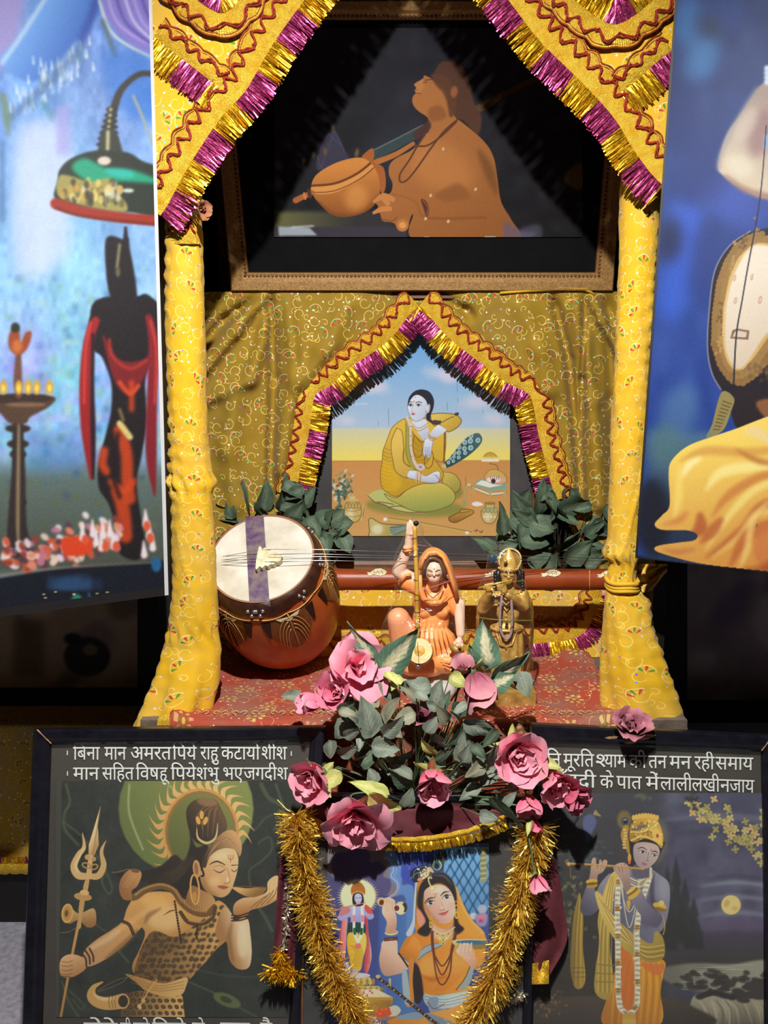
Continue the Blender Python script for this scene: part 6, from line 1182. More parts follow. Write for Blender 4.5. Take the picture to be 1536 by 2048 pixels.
# ------------------------------------------------------------------ inner curtain
YD = 1.985
DLB = [(838, 612), (813, 638), (771, 687), (705, 732), (660, 772), (631, 791), (622, 840), (614, 885), (601, 938), (592, 990)]
DRB = [(838, 612), (855, 628), (898, 677), (969, 732), (1012, 765), (1052, 785), (1065, 807), (1077, 872), (1093, 934), (1110, 1000)]
FOLDS = [((540, 585), (548, 760), (540, 1010), 9, -.022), ((528, 585), (470, 660), (410, 735), 12, .026), ((520, 590), (450, 640), (405, 690), 9, -.020), ((575, 590), (590, 760), (560, 940), 16, .012), ((545, 620), (500, 760), (410, 800), 14, .014), ((470, 800), (455, 900), (470, 1010), 22, .010),
         ((1106, 590), (1138, 720), (1165, 1010), 8, -.022), ((1178, 578), (1205, 640), (1245, 720), 10, .026), ((1150, 600), (1185, 800), (1200, 1010), 16, .016), ((1170, 590), (1165, 760), (1160, 1000), 7, -.014), ((1215, 600), (1225, 800), (1232, 1000), 12, -.012), ((880, 590), (930, 620), (940, 630), 10, -.012), ((1040, 600), (1080, 700), (1100, 780), 22, .008), ((700, 600), (650, 700), (610, 770), 20, .008)]
def fold_y(u, v):
    y = 0.0
    for a, m, c, w_, am in FOLDS:
        for p, q in ((a, m), (m, c)):
            dx, dy = q[0] - p[0], q[1] - p[1]; tt = max(0, min(1, ((u - p[0]) * dx + (v - p[1]) * dy) / (dx * dx + dy * dy)))
            d = math.hypot(u - p[0] - dx * tt, v - p[1] - dy * tt)
            if d < 4 * w_: y -= am * math.exp(-(d / (w_ * .95)) ** 2) * 2.3
    return .034 * math.tanh(y / .034)
t = thing('inner_curtain', 'olive-gold brocade curtain parted in an arch round the painting of the ascetic', 'curtain', PY(838, 585, YD))
for B, xo in ((DLB, 396), (DRB, 1252)):
    bu, bv = [p[0] for p in B], [p[1] for p in B]; G = []; UV = []
    for v in np.linspace(584, 1158, 110):
        if v <= 612: ue = 838 + (1 if xo > 838 else -1) * .3
        elif v <= bv[-1]: ue = float(np.interp(v, bv, bu))
        else: ue = bu[-1] + (v - bv[-1]) * (-.05 if xo < 838 else .55)
        row = []; ur = []
        for k in range(90):
            q = k / 89; u = xo + (ue - xo) * q; p = PY(u, v, YD); e = min(1, (v - 584) / 30) * min(1, (1 - q) * 8 + .1)
            p.y = YD + .020 * max(0, 1 - (1 - q) * 4) + e * (fold_y(u, v) + .006 * noise.noise(Vector((u * .012, v * .006, 1))) + .0025 * noise.noise(Vector((u * .05, v * .03, 4)))) - .012 * max(0, (v - 900) / 260)
            row.append(PY(u, v, p.y)); ur.append((p.x * 1.02, p.z))
        G.append(row); UV.append(ur)
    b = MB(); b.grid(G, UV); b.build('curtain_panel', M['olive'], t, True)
trim(t, pxY(DLB, YD + .001), -1, w=.044, L=.043, block=.066, start=.055); trim(t, pxY(DRB, YD + .001), 1, w=.044, L=.043, block=.066, start=.055)
b = MB(); b.tube(pxY([(1000, 586), (1060, 580), (1120, 576), (1170, 577), (1190, 590)], YD - .006), [.003, .005, .006, .006, .002], 8); b.build('hem_roll', M['yellow'], t, True)
# backdrop cloth beside the upper picture, its yellow darkened for the shade there
b = MB(); G = [[Vector((x, 2.34 + .012 * math.sin(x * 40) + .01 * noise.noise(Vector((x * 9, z * 4, 0))), CZ + z)) for x in np.linspace(-.455, .575, 60)] for z in np.linspace(1.05, .18, 30)]
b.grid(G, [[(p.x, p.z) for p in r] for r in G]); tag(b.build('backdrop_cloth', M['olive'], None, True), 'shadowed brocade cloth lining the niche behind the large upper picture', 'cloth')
# ------------------------------------------------------------------ cloths on the altar
def sheet(fn, nu, nv, name, mat, parent=None):
    G = [[fn(u, v) for u in np.linspace(0, 1, nu)] for v in np.linspace(0, 1, nv)]; b = MB(); b.grid([[p for p, q in r] for r in G], [[q for p, q in r] for r in G]); return b.build(name, mat, parent, True)
def red_fn(u, v):
    vv = v * .86; d = vv
    if d < .40: y, z = 1.955 - d, ZT + .003           # top
    elif d < .42: a = (d - .40) / .02 * math.pi / 2; y, z = 1.555 - .012 * math.sin(a), ZT + .003 - .012 * (1 - math.cos(a))
    else: y, z = 1.543 + .004 * math.sin(u * 60), ZT - .009 - (d - .42)
    xl = -.40 + (-.03 if d < .2 else -.03 - (d - .2) * .10); xr = .50 + (0 if d < .2 else (d - .2) * .02)
    x = xl + (xr - xl) * u
    if d < .41:
        z += max(0, .005 * noise.noise(Vector((x * 14, y * 14, 2))) + .0025 * noise.noise(Vector((x * 40, y * 40, 5)))) + .016 * math.exp(-((u - .96) / .05) ** 2) * (1 + math.sin(y * 30)) * .6 + .016 * math.exp(-((u - .035) / .03) ** 2) * (1.0 if d > .18 else .3)
    return Vector((x, y, CZ + z)), (x, -d)
t = thing('altar_cloth', 'dusty red brocade altar cloth with gold flowers, under the statues', 'cloth', (0, 1.75, CZ + ZT + .003))
sheet(red_fn, 110, 110, 'cloth_panel', M['red'], t)
b = MB()
for e, w_ in ((.012, .010),):
    G = [[red_fn(e + dq, v)[0] + Vector((0, -.0, .003)) for dq in (-.012, .0, .014)] for v in np.linspace(.22, .485, 60)]; b.grid(G, [[(p.x, p.y) for p in r] for r in G])
    b.build('gold_edging', M['lace'], t, True); b = MB()
    G = [[red_fn(1 - e + dq, v)[0] + Vector((0, -.0, .003)) for dq in (-.014, .0, .012)] for v in np.linspace(.22, .485, 60)]; b.grid(G, [[(p.x, p.y) for p in r] for r in G])
b.build('gold_edging', M['lace'], t, True)
# cream scroll border along the front edge
b = MB(); rr = random.Random(3)
M['scroll'] = simple('cream_thread', (236, 206, 140), .5, .25)
for k in range(46):
    x0 = -.40 + k * .0195; sg = 1 if k % 2 else -1; pts = []
    for j in range(16):
        a = j / 15 * 5.2; r_ = .0075 * (1 - j / 22); pts.append(Vector((x0 + sg * math.cos(a) * r_, 1.578 + math.sin(a) * r_ * 1.5, CZ + ZT + .0085)))
    b.tube(pts, .0009, 4)
b.build('scroll_border', M['scroll'], t, True)
def step_fn(u, v):
    d = v * .30; x = -.452 + 1.02 * u
    if d < .145: y, z = 2.133 - d, -.5445
    else: y, z = 1.988 - .062 * (d - .145) / .155, -.5445 - (d - .145)
    y2 = y - .006 * noise.noise(Vector((x * 9, z * 9, 0))) * (1 if d >= .145 else 0) - .004 * (1 if d >= .145 else 0)
    return Vector((x, y2, CZ + z + .003 * noise.noise(Vector((x * 12, y * 10, 7))) * (1 if d < .145 else .2) + .001)), (x, -d)
t = thing('step_cloth', 'yellow brocade cloth with lace hem covering the step under the lute neck', 'cloth', (.06, 1.95, CZ - .6))
sheet(step_fn, 140, 60, 'cloth_panel', M['dusty'], t)
SL = [(395, 1322), (480, 1322), (600, 1320), (700, 1317), (800, 1314), (900, 1308), (1000, 1298), (1080, 1287), (1140, 1280), (1172, 1260), (1192, 1226), (1204, 1186)]
trim(t, [PY(u, v, 1.918 + .060 * max(0, (1326 - v)) / 140) for u, v in SL], 1, nrm=Vector((0, -.93, .37)), w=.048, L=.036, start=.02)
# ------------------------------------------------------------------ printed banners on either side
def banner(name, label, px3, pic, parts_col, edge_px, cat='banner'):
    (bo, bi, to) = px3
    pl = Plane(bo, (bi - bo).cross(to - bo))
    if pl.n.y > 0: pl.n = -pl.n
    t = thing(name, label, cat, bo); return t, pl
A = PY(337, 1188, 1.555); zA = A.z; d0 = ray(0, 1231); Bp = CAM + d0 * ((zA - CZ) / d0.z); Tp = PY(304, 0, 1.567)
t, pl = banner('printed_banner', 'tall printed banner of a bell-shaped lamp over a dark statue, left of the yellow arch', (A, Bp, Tp), None, None, None)
pm = paint_lamp_banner(); us = lambda v: 304 + (337 - 304) * v / 1188.0
# trim the print to its slanting edge: everything right of it is the white hem
quadL = [(-300, -330), (us(-330), -330), (us(1190), 1190), (-300, 1272)]
def clip_grid(o, keep):
    bm = bmesh.new(); bm.from_mesh(o.data); bmesh.ops.delete(bm, geom=[v for v in bm.verts if not keep(v.co)], context='VERTS'); bm.to_mesh(o.data); bm.free()
def toLocal(pl, quad):
    c0 = pl(*quad[0]); ex = (pl(*quad[1]) - c0).normalized(); ey = pl.n.cross(ex).normalized()
    f = lambda p: ((p - c0).dot(ex), (p - c0).dot(ey)); Q = [f(pl(*q)) for q in quad]
    def keep(co):
        x, y = f(co); s_ = None
        for i in range(4):
            a, b_ = Q[i], Q[(i + 1) % 4]; cr = (b_[0] - a[0]) * (y - a[1]) - (b_[1] - a[1]) * (x - a[0]); sg = cr > 0
            if s_ is None: s_ = sg
            elif sg != s_: return False
        return True
    return keep
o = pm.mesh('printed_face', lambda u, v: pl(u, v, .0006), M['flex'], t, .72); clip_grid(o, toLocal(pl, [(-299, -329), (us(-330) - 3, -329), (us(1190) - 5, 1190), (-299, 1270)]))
M['white_flex'] = simple('white_flex', (190, 188, 188), .6, var=.03)
quad_on('white_backing', pl, quadL, 0, M['white_flex'], t, .004); quad_on('white_hem', pl, [(us(-330) - 6.5, -330), (us(-330), -330), (us(1190), 1190), (us(1190) - 7.5, 1191)], .0014, M['white_flex'], t, .001)
quad_on('dark_hem', pl, [(-300, 1254), (us(1190) - 7, 1175), (us(1190) - 7, 1190), (-300, 1272)], .0012, M['blackwood'], t, .001)
A = PY(1270, 1116, 1.555); zA = A.z; d0 = ray(1536, 1145); Bp = CAM + d0 * ((zA - CZ) / d0.z); Tp = PY(1350, 0, 1.567)
t, pl = banner('printed_banner', 'printed banner of a yellow-robed player with a gourd lute, right of the yellow arch', (A, Bp, Tp), None, None, None)
pm = paint_lute_banner(); us = lambda v: 1350 - 80 * v / 1116.0
quadR = [(us(-330), -330), (1840, -330), (1840, 1178), (us(1116), 1116)]
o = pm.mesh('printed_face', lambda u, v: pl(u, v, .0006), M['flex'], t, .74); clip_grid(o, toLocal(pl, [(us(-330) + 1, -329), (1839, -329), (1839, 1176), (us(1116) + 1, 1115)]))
quad_on('black_backing', pl, quadR, 0, M['blackwood'], t, .006); quad_on('black_hem', pl, [(us(-330), -330), (us(-330) + 5, -330), (us(1116) + 5, 1116), (us(1116), 1116)], .0014, M['blackwood'], t, .001)
# ------------------------------------------------------------------ shadowed pictures behind the banners, cloth on the ledge
pl = lean_plane(2.26, -.93, 8)
out = [(-330, 1080), (332, 1080), (332, 1424), (-330, 1424)]; inn = [(-270, 1120), (277, 1120), (277, 1377), (-270, 1377)]
t = thing('framed_picture', 'black-framed murky brown picture standing in shadow below the lamp banner', 'picture', centroid(pl, out))
frame_mesh('picture_frame', pl, out, inn, .03, .012, M['blackwood'], t); 
pm = paint_dim(-268, 1122, 275, 1375, 3, (206, 180, 152)); pm.view(0, 1150, 2.28); pm.ell(395, 370, 105, 90, (70, 66, 62), 0, 10); pm.ell(410, 340, 34, 26, (160, 136, 106), 0, 8); pm.ell(330, 290, 40, 26, (50, 48, 46), 0, 8); pm.rect(60, 200, 200, 460, (110, 88, 60), 30, alpha=.7)
pm.mesh('print', lambda u, v: pl(u, v, .002), M['print'], t)
quad_on('mount_board', pl, inn, 0, M['mat_brown'], t)
out = [(1290, 1060), (1900, 1060), (1900, 1452), (1290, 1452)]; inn = [(1372, 1090), (1840, 1090), (1840, 1414), (1372, 1414)]
t = thing('framed_picture', 'black-framed dark mottled picture standing in shadow below the lute banner', 'picture', centroid(pl, out))
frame_mesh('picture_frame', pl, out, inn, .03, .012, M['blackwood'], t)
pm = paint_dim(1374, 1092, 1838, 1412, 8, (184, 170, 180)); pm.mesh('print', lambda u, v: pl(u, v, .002), M['print'], t)
quad_on('mount_board', pl, inn, 0, M['mat_brown'], t)
t = thing('ledge_cloth', 'yellow brocade cloth with gold hem hanging off the ledge behind the left framed picture', 'cloth', PY(-60, 1500, 2.085))
def ledge_fn(u, v):
    x = -1.7 + 1.1 * u; d = v * .55
    if d < .12: y, z = 2.205 - d, -.9465
    else: y, z = 2.085 + .008 * math.sin(x * 34) * min(1, (d - .12) * 6), -.9465 - (d - .12)
    return Vector((x, y, CZ + z)), (x, -d)
sheet(ledge_fn, 90, 50, 'cloth_panel', M['dusty'], t)
zb = CZ - .9465 - .40; trim(t, [Vector((x, 2.072, zb)) for x in np.linspace(-1.68, -.62, 12)], -1, w=.03, L=.02, fringe=True, squig=False)
# ------------------------------------------------------------------ three framed prints leaning at the front
LEAN = 15
def front_picture(label, Y, zrel, out, inn, mount, pic, hframe=.018, lines=None, frame_lb=None, strip=None):
    pl = lean_plane(Y, zrel, -LEAN * -1) if False else lean_plane(Y, zrel, LEAN)
    t = thing('framed_picture', label, 'picture', centroid(pl, out))
    frame_mesh('picture_frame', pl, out, inn, hframe, .012, M['darkwood'], t)
    quad_on('mount_board', pl, inn, -.002, mount, t)
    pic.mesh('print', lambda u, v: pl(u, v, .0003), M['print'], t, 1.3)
    if lines: text_line(lines, pl, .0012, M['white_paint'], t)
    quad_on('glass_pane', pl, inn, hframe * .4, M['glass'], t, .001)
    return pl, t
def zx(x): return 120 + x / 3.072
def zy(y): return 1470 + y / 3.072
L1 = [(w_, zx(a), zx(b_), zy(77 + (a - 240) * -.002), zy(77 + (b_ - 240) * -.0), 24) for w_, a, b_ in (('िबना', 80, 245), ('मान', 272, 408), ('अमरत', 435, 685), ('िपये', 690, 840), ('राहु', 862, 975), ('कटायो', 990, 1230), ('शीश', 1240, 1395))]
L1 += [(w_, zx(a), zx(b_), zy(203), zy(203), 23) for w_, a, b_ in (('मान', 80, 242), ('सिहत', 258, 455), ('िवष', 465, 610), ('हू', 612, 672), ('िपये', 680, 838), ('शंभु', 840, 978), ('भए', 1003, 1125), ('जगदीश', 1128, 1400))]
L1 += [(w_, a, b_, 2046, 2047, 24) for w_, a, b_ in (('मेरे', 167, 236), ('की', 240, 262), ('जो', 266, 300), ('िमले', 304, 372), ('तो', 384, 410), ('पार', 440, 500), ('है', 520, 545))]
PLL, TL_ = front_picture('left black-framed print of a blue-throated god drinking beside a trident, Hindi verse on top', 1.50, -.688, [(72, 1457), (652, 1452), (598, 2110), (48, 2110)], [(103, 1488), (620, 1482), (573, 2100), (84, 2100)], M['mat_brown'], paint_shiva(), lines=L1)
TL_['label'] = 'black-framed print of a topknotted god with trident and snake, sipping from a bowl'
b = MB()
for x, y in ((45, 110), (46, 236), (1421, 114)): b.quad(*[PLL(zx(x + dx), zy(y + dy), .0012) for dx, dy in ((-3, 14), (3, 14), (3, -14), (-3, -14))])
b.build('tick_marks', M['white_paint'], TL_)
def rx(x): return 1040 + x / 3.0968
def ry(y): return 1480 + y / 3.0968
def h1(x): return 88 + (x - 270) * 24 / 1170.0
def h2(x): return 215 + (x - 270) * 37 / 1180.0
L2 = [(w_, rx(a), rx(b_), ry(h1(a)), ry(h1(b_)), 24) for w_, a, b_ in (('साँविन', 0, 255), ('मूरित', 268, 460), ('याम', 522, 660), ('की', 675, 785), ('तन', 795, 910), ('मन', 925, 1062), ('रही', 1080, 1205), ('समाय', 1210, 1445))]
L2 += [(w_, rx(a), rx(b_), ry(h2(a)), ry(h2(b_)), 24) for w_, a, b_ in (('मेँहदी', 200, 472), ('के', 495, 580), ('पात', 597, 755), ('में', 778, 865), ('लाली', 868, 1068), ('लखी', 1064, 1240), ('न', 1240, 1302), ('जाय', 1298, 1452))]
L2 += [('~श', rx(470), rx(530), ry(h1(470)), ry(h1(530)), 24)]
PLR, TR_ = front_picture('black-framed moonlit print of a blue flute player wearing a yellow sash and garland', 1.50, -.690, [(1062, 1446), (1548, 1470), (1562, 2110), (1044, 2110)], [(1088, 1486), (1522, 1503), (1530, 2100), (1060, 2100)], M['mat_brown'], paint_krishna(), lines=L2)
PLM, TM_ = front_picture('dark-framed print of a woman in orange beside a flute-player idol, edged by tinsel', 1.43, -.790, [(606, 1587), (1072, 1590), (1058, 2110), (582, 2110)], [(622, 1604), (1056, 1606), (1043, 2100), (603, 2100)], M['mat_grey'], paint_meera(), .012)
b = MB(); a_ = [PLM(604, 1640, .008), PLM(608, 1640, .008), PLM(596 + 10, 2090, .008), PLM(602, 2090, .008)]; b.quad(a_[0], a_[1], a_[2], a_[3]); b.build('wood_strip', M['brownwood'], TM_)
M['barewood'] = simple('bare_wood', (196, 156, 108), .8, vscale=60, rgb2=(150, 108, 70))
for pl_, tt, a_, c_, h_ in ((PLL, TL_, (73, 1458), (103, 1488), .020), (PLR, TR_, (1546, 1471), (1523, 1502), .020)):
    b = MB(); b.tube([pl_(a_[0] + (c_[0] - a_[0]) * q, a_[1] + (c_[1] - a_[1]) * q, h_ - .006 * q * q - .0015) for q in np.linspace(0.04, .98, 8)], .0011, 5); b.build('mitre_line', M['barewood'], tt)
rc = random.Random(9)
for k in range(9):
    u, v = rc.uniform(1214, 1308), rc.uniform(1470, 1486); l = rc.uniform(8, 18); b = MB()
    b.add([PLR(u + x, v + y, .0190 if y < 2 else .0175) for x, y in ((-l, 1), (-l * .3, -2), (l, -1.5), (l * .6, 2.5), (-l * .4, 3.5))], [(0, 1, 2, 3, 4)]); b.build('wood_chip', M['barewood'], TR_)
# ------------------------------------------------------------------ the lute (tanpura) lying on the altar
def remesh_body(name, b, mat, parent, voxel=.003, smooth=6, label=None, dec=None):
    o = b.build(name, None, None)
    m = o.modifiers.new('r', 'REMESH'); m.mode = 'VOXEL'; m.voxel_size = voxel
    m = o.modifiers.new('s', 'SMOOTH'); m.iterations = smooth; m.factor = .5
    me = bpy.data.meshes.new_from_object(o.evaluated_get(bpy.context.evaluated_depsgraph_get())); old = o.data
    bpy.data.objects.remove(o); bpy.data.meshes.remove(old); me.name = name; me.materials.clear()
    return link(name, me, mat, parent, True, label)
def lute():
    n = Vector((-.10, -math.cos(R(48)), math.sin(R(48)))).normalized()
    C0 = PY(524, 1122, 1.70)
    e1 = Vector((1, 0, -.06)); e1 = (e1 - n * e1.dot(n)).normalized(); e2 = n.cross(e1).normalized()      # e1 along the neck, e2 up the face
    if e2.z < 0: e2 = -e2
    prof = [(0.0, .112), (.004, .119), (.02, .126), (.06, .137), (.11, .144), (.16, .143), (.21, .135), (.25, .120), (.285, .094), (.308, .062), (.318, .03), (.32, .0)]
    prof = [(a_ * 1.1 if a_ > .01 else a_, r_ * .985) for a_, r_ in prof]; pr = catmull(prof, 5); zmin = min((C0 - n * p[0]).z - p[1] * math.sqrt(1 - n.z ** 2) for p in pr)
    C0 = C0 + Vector((0, 0, CZ + ZT + .006 - zmin)) * .999
    def S(d, r, th): return C0 - n * d + (e1 * math.cos(th) + e2 * math.sin(th)) * r
    t = thing('long_necked_lute', 'long-necked lute with carved orange gourd and skin face, lying behind the statues', 'musical instrument', (C0.x, C0.y + .05, CZ + ZT))
    G = [[S(d, r, 2 * math.pi * k / 72) for k in range(72)] for d, r in pr]
    M['gourd'] = simple('polished_gourd', (196, 100, 46), .34, vscale=12, rgb2=(164, 76, 28), spec=.5)
    b = MB(); b.grid(G, close_u=True); body = b.build('gourd_body', M['gourd'], t, True)
    # dark band round the rim, painted-on collar with a wavy lower edge
    M['rim'] = simple('dark_rim', (44, 22, 16), .4, vscale=60, rgb2=(70, 34, 18))
    def rad(d): return float(np.interp(d, [p[0] for p in pr], [p[1] for p in pr]))
    b = MB(); G = []
    for q in np.linspace(0, 1, 8):
        G.append([S(-.002 + (.028 + .004 * math.sin(9 * th) + .003 * math.sin(23 * th)) * q, rad(max(0, (.028 + .004 * math.sin(9 * th)) * q)) + .0015, th) for th in [2 * math.pi * k / 120 for k in range(120)]])
    b.grid(G, close_u=True); b.build('rim_band', M['rim'], t, True)
    M['skin'] = simple('drum_skin', (212, 206, 192), .6, vscale=14, rgb2=(184, 174, 152), var=.1)
    M['skinedge'] = simple('skin_edge', (150, 104, 70), .7)
    def disc(r0, r1, off, nm, m):
        b = MB(); G = [[S(-off, r0 + (r1 - r0) * q, 2 * math.pi * k / 90) + n * .0 for k in range(90)] for q in np.linspace(0, 1, 6)]
        b.grid(G[::-1], close_u=True); return b.build(nm, m, t, True)
    disc(.0001, .111, .0035, 'skin_face', M['skin']); disc(.1085, .1125, .0045, 'stitched_edge', M['skinedge'])
    # purple strip across the face
    M['purple'] = simple('purple_strip', (78, 44, 92), .6, vscale=45, rgb2=(122, 108, 100))
    b = MB(); G = []
    for q in np.linspace(-1, 1, 40):
        y = q * .128; row = []
        for x in (-.021, -.007, .007, .021):
            xx = x - .010 - .024 * q; d = -.0058 if abs(y) < .112 else .03 * (abs(y) - .112) / .016 - .004
            rr = math.hypot(xx, y); yy = y if rr < .121 else math.copysign(math.sqrt(.121 ** 2 - xx * xx), y)
            row.append(C0 - n * d + e1 * xx + e2 * yy)
        G.append(row)
    b.grid(G); b.build('purple_strip', M['purple'], t, True)
    # bridge, strings, studs
    M['bone'] = simple('bone', (226, 212, 176), .5, vscale=60, rgb2=(190, 172, 130)); M['steel'] = simple('steel', (206, 206, 206), .25, .9)
    b = MB(); G = []
    for q in np.linspace(0, 1, 26):
        row = []
        w_ = .024 * (1 - q) ** .6 + .003 + .0035 * math.sin(q * 30) * (1 - q)
        for s_, h in ((-1, .006), (-1, .017), (-.4, .020), (.4, .020), (1, .017), (1, .006)):
            row.append(C0 + n * (h + (.004 if h > .01 else 0) * (1 - q)) + e1 * (-.004 + .052 * q) + e2 * (-.012 + s_ * w_))
        G.append(row)
    b.grid(G, close_u=True); b.add([G[0][i] for i in range(6)], [(0, 1, 2, 3, 4, 5)]); b.build('bridge', M['bone'], t)
    for k, y in enumerate((.007, -.006, -.013, -.024)):
        b = MB(); end = Vector((.54, 1.83, C0.z - .035 + y * .4)); b.tube([C0 - e1 * .118 + e2 * (y * .6) - n * .004, C0 + e2 * y + n * .0215, C0 + e2 * y + n * .0218 + e1 * .03, C0 + e1 * .13 + e2 * (y * .9) + n * .018, end], .0007, 5); b.build('string', M['steel'], t, True)
    b0 = None
    for th0 in (-148, -94, -86, -42, -2, 40, 100, 146):
        for k, (dd, dt) in enumerate(((.012, -3.2), (.012, 3.2), (.023, 0))):
            b = MB(); p = S(dd, rad(dd) + .0025, R(th0 + dt)); b.ball(p, .0045, seg=8, rings=6); b.build('stud', M['steel'], t, True)
    # carved leaves on the flank with gold veins
    M['leafwood'] = simple('carved_leaf', (134, 80, 34), .4, vscale=50, rgb2=(96, 52, 20)); M['darkinlay'] = simple('dark_inlay', (20, 12, 10), .4); M['goldline'] = simple('gold_line', (222, 178, 104), .45, .2)
    for c_ in (-122, -62, -2, 58, 118, 178):
        lf = MB(); vn = MB()
        def sp(d, a, o=.0012): return S(d, rad(d) + o, R(c_ + a))
        G = []
        for q in np.linspace(0, 1, 22):
            hw = 27 * (1 - q) ** .75 * (.35 + .65 * min(1, q * 4 + .4)); d = .040 + .115 * q
            G.append([sp(d - .012 * (1 - (j / 4 - 1) ** 2) * 0, (j / 4 - 1) * hw * (1.08 if j in (0, 8) else 1)) for j in range(9)])
        lf.grid(G); leaf = lf.build('carved_leaf', M['leafwood'], t, True)
        for sg in (-1, 1):
            G = [[sp(.046 + .048 * q, sg * (26 - 4 * q - w_ * (9 - 7 * q)), .0020) for w_ in (0, .5, 1)] for q in np.linspace(0, 1, 8)]; dk = MB(); dk.grid(G); dk.build('dark_inlay', M['darkinlay'], leaf, True)
            for k in range(4):
                vn.tube([sp(.045 + .012 * k + .022 * q + .05 * q * q, sg * (2 + (17 - k * 3) * q * (1.25 - .55 * q)), .0022) for q in np.linspace(0, 1, 10)], .0010, 4)
            vn.tube([sp(.034 + .004 * math.sin(q * 3.1), sg * (30 * q), .0022) for q in np.linspace(0, 1, 10)], .0012, 4)
        vn.tube([sp(.035 + .118 * q, 0, .0022) for q in np.linspace(0, 1, 8)], .0012, 4)
        vn.build('gold_vein', M['goldline'], leaf, True)
        b = MB(); pts = [(0, .022), (-12, .006), (-8, .016), (-4, .011), (0, .014), (4, .011), (8, .016), (12, .006)]
        b.add([sp(.034 + dd, a, .003) for a, dd in pts], [tuple(range(len(pts)))]); b.build('bone_inlay', M['bone'], t)
    # neck
    M['neck'] = simple('lacquered_neck', (156, 70, 30), .4, vscale=10, rgb2=(132, 54, 20), spec=.4)
    Yn = 1.828; za = PY(760, 1158, Yn).z; x0 = C0.x + .10; b = MB(); G = []
    for x in np.linspace(x0, .565, 40):
        r = .0255 if x > x0 + .06 else .0255 + .012 * (1 - (x - x0) / .06); row = []
        for k in range(20):
            a = 2 * math.pi * k / 20; y, z = math.cos(a) * r, math.sin(a) * r
            z = min(z, r * .80); row.append(Vector((x, Yn + y, za + z)))
        G.append(row)
    b.grid(G, close_u=True); b.add(G[-1], [tuple(range(20))]); neck = b.build('neck', M['neck'], t, True)
    def on_neck(u, v):                                  # point on the rounded front of the neck
        d = ray(u, v); best = None
        for k in range(60):
            y = Yn - .028 + .028 * k / 59; p = CAM + d * (y / d.y)
            if (p.y - Yn) ** 2 + (p.z - za) ** 2 <= .0262 ** 2: return p + Vector((0, -.0008, .0006))
        return CAM + d * ((Yn - .028) / d.y)
    FISH = [(0, 3), (8, 6), (10, 1), (18, -4), (28, -5), (36, -2), (41, 2), (37, 7), (28, 10), (18, 8), (10, 5), (8, 10), (1, 9), (4, 6)]
    for u0, v0 in ((733, 1143), (968, 1146), (1081, 1145), (1193, 1147)):
        b = MB(); pts = [on_neck(u0 + x, v0 + y - 1) for x, y in FISH]; c_ = on_neck(u0 + 22, v0 + 1)
        b.add(pts + [c_], [(i, (i + 1) % len(pts), len(pts)) for i in range(len(pts))]); f = b.build('fish_inlay', M['bone'], t)
        b = MB()
        for k in range(5): b.tube([on_neck(u0 + 14 + k * 4, v0 - 1 + (k % 2) * 3) + Vector((0, -.0006, 0)), on_neck(u0 + 16 + k * 4, v0 + 4 - (k % 2) * 2) + Vector((0, -.0006, 0))], .0007, 4)
        b.build('scale_mark', M['darkinlay'], f)
    b = MB(); b.tube([on_neck(1179, v) for v in (1141, 1150, 1160, 1172, 1178)], .0009, 5); b.build('nut_line', M['goldline'], t)
    b = MB(); b.box((.545, Yn - .035, za - .05), (.60, Yn + .035, za + .03)); b.build('peg_box', M['neck'], t)
lute()
# ------------------------------------------------------------------ statues
def cap(b, p, q, r0, r1, n=5):
    p, q = Vector(p), Vector(q); b.tube([p.lerp(q, k / n) for k in range(n + 1)], [r0 + (r1 - r0) * k / n for k in range(n + 1)], 14); b.ball(p, r0); b.ball(q, r1)
def plastic():
    t = NT('clear_plastic'); nt = t.t; nt.nodes.remove(t.b); tr = t.n('ShaderNodeBsdfTransparent'); tr.inputs[0].default_value = (.99, .99, .99, 1)
    gl = t.n('ShaderNodeBsdfGlossy'); gl.inputs['Roughness'].default_value = .16; df = t.n('ShaderNodeBsdfDiffuse'); df.inputs[0].default_value = C(226, 220, 206)
    lw = t.n('ShaderNodeLayerWeight'); lw.inputs[0].default_value = .3
    bp = t.n('ShaderNodeBump'); bp.inputs['Strength'].default_value = .8; bp.inputs['Distance'].default_value = .006; t.put(bp.inputs['Height'], t.noise(t.coord(), 45.0, 3.0, .6, 1.2)); nt.links.new(bp.outputs[0], gl.inputs['Normal'])
    a = t.n('ShaderNodeMixShader'); t.put(a.inputs[0], t.math('MULTIPLY_ADD', t.math('POWER', lw.outputs[1], 2.5), .22, .045)); nt.links.new(tr.outputs[0], a.inputs[1]); nt.links.new(gl.outputs[0], a.inputs[2])
    c_ = t.n('ShaderNodeMixShader'); t.put(c_.inputs[0], t.math('MULTIPLY_ADD', t.math('POWER', lw.outputs[1], 4.0), .30, .012)); nt.links.new(a.outputs[0], c_.inputs[1]); nt.links.new(df.outputs[0], c_.inputs[2]); nt.links.new(c_.outputs[0], t.out.inputs[0]); return t.m
M['plastic'] = plastic()
M['skinpaint'] = simple('painted_skin', (250, 216, 190), .4, vscale=20, rgb2=(242, 198, 170)); M['orange'] = simple('orange_robe', (255, 176, 100), .4, vscale=25, rgb2=(252, 156, 78)); M['peach'] = simple('peach_robe', (255, 176, 128), .4, vscale=25, rgb2=(250, 156, 104))
M['bamboo'] = simple('bamboo', (222, 172, 56), .45, vscale=40, rgb2=(190, 136, 40)); M['ivory'] = simple('ivory_face', (238, 214, 150), .45, vscale=60, rgb2=(222, 190, 120)); M['plaster'] = simple('white_plaster', (226, 222, 216), .6)
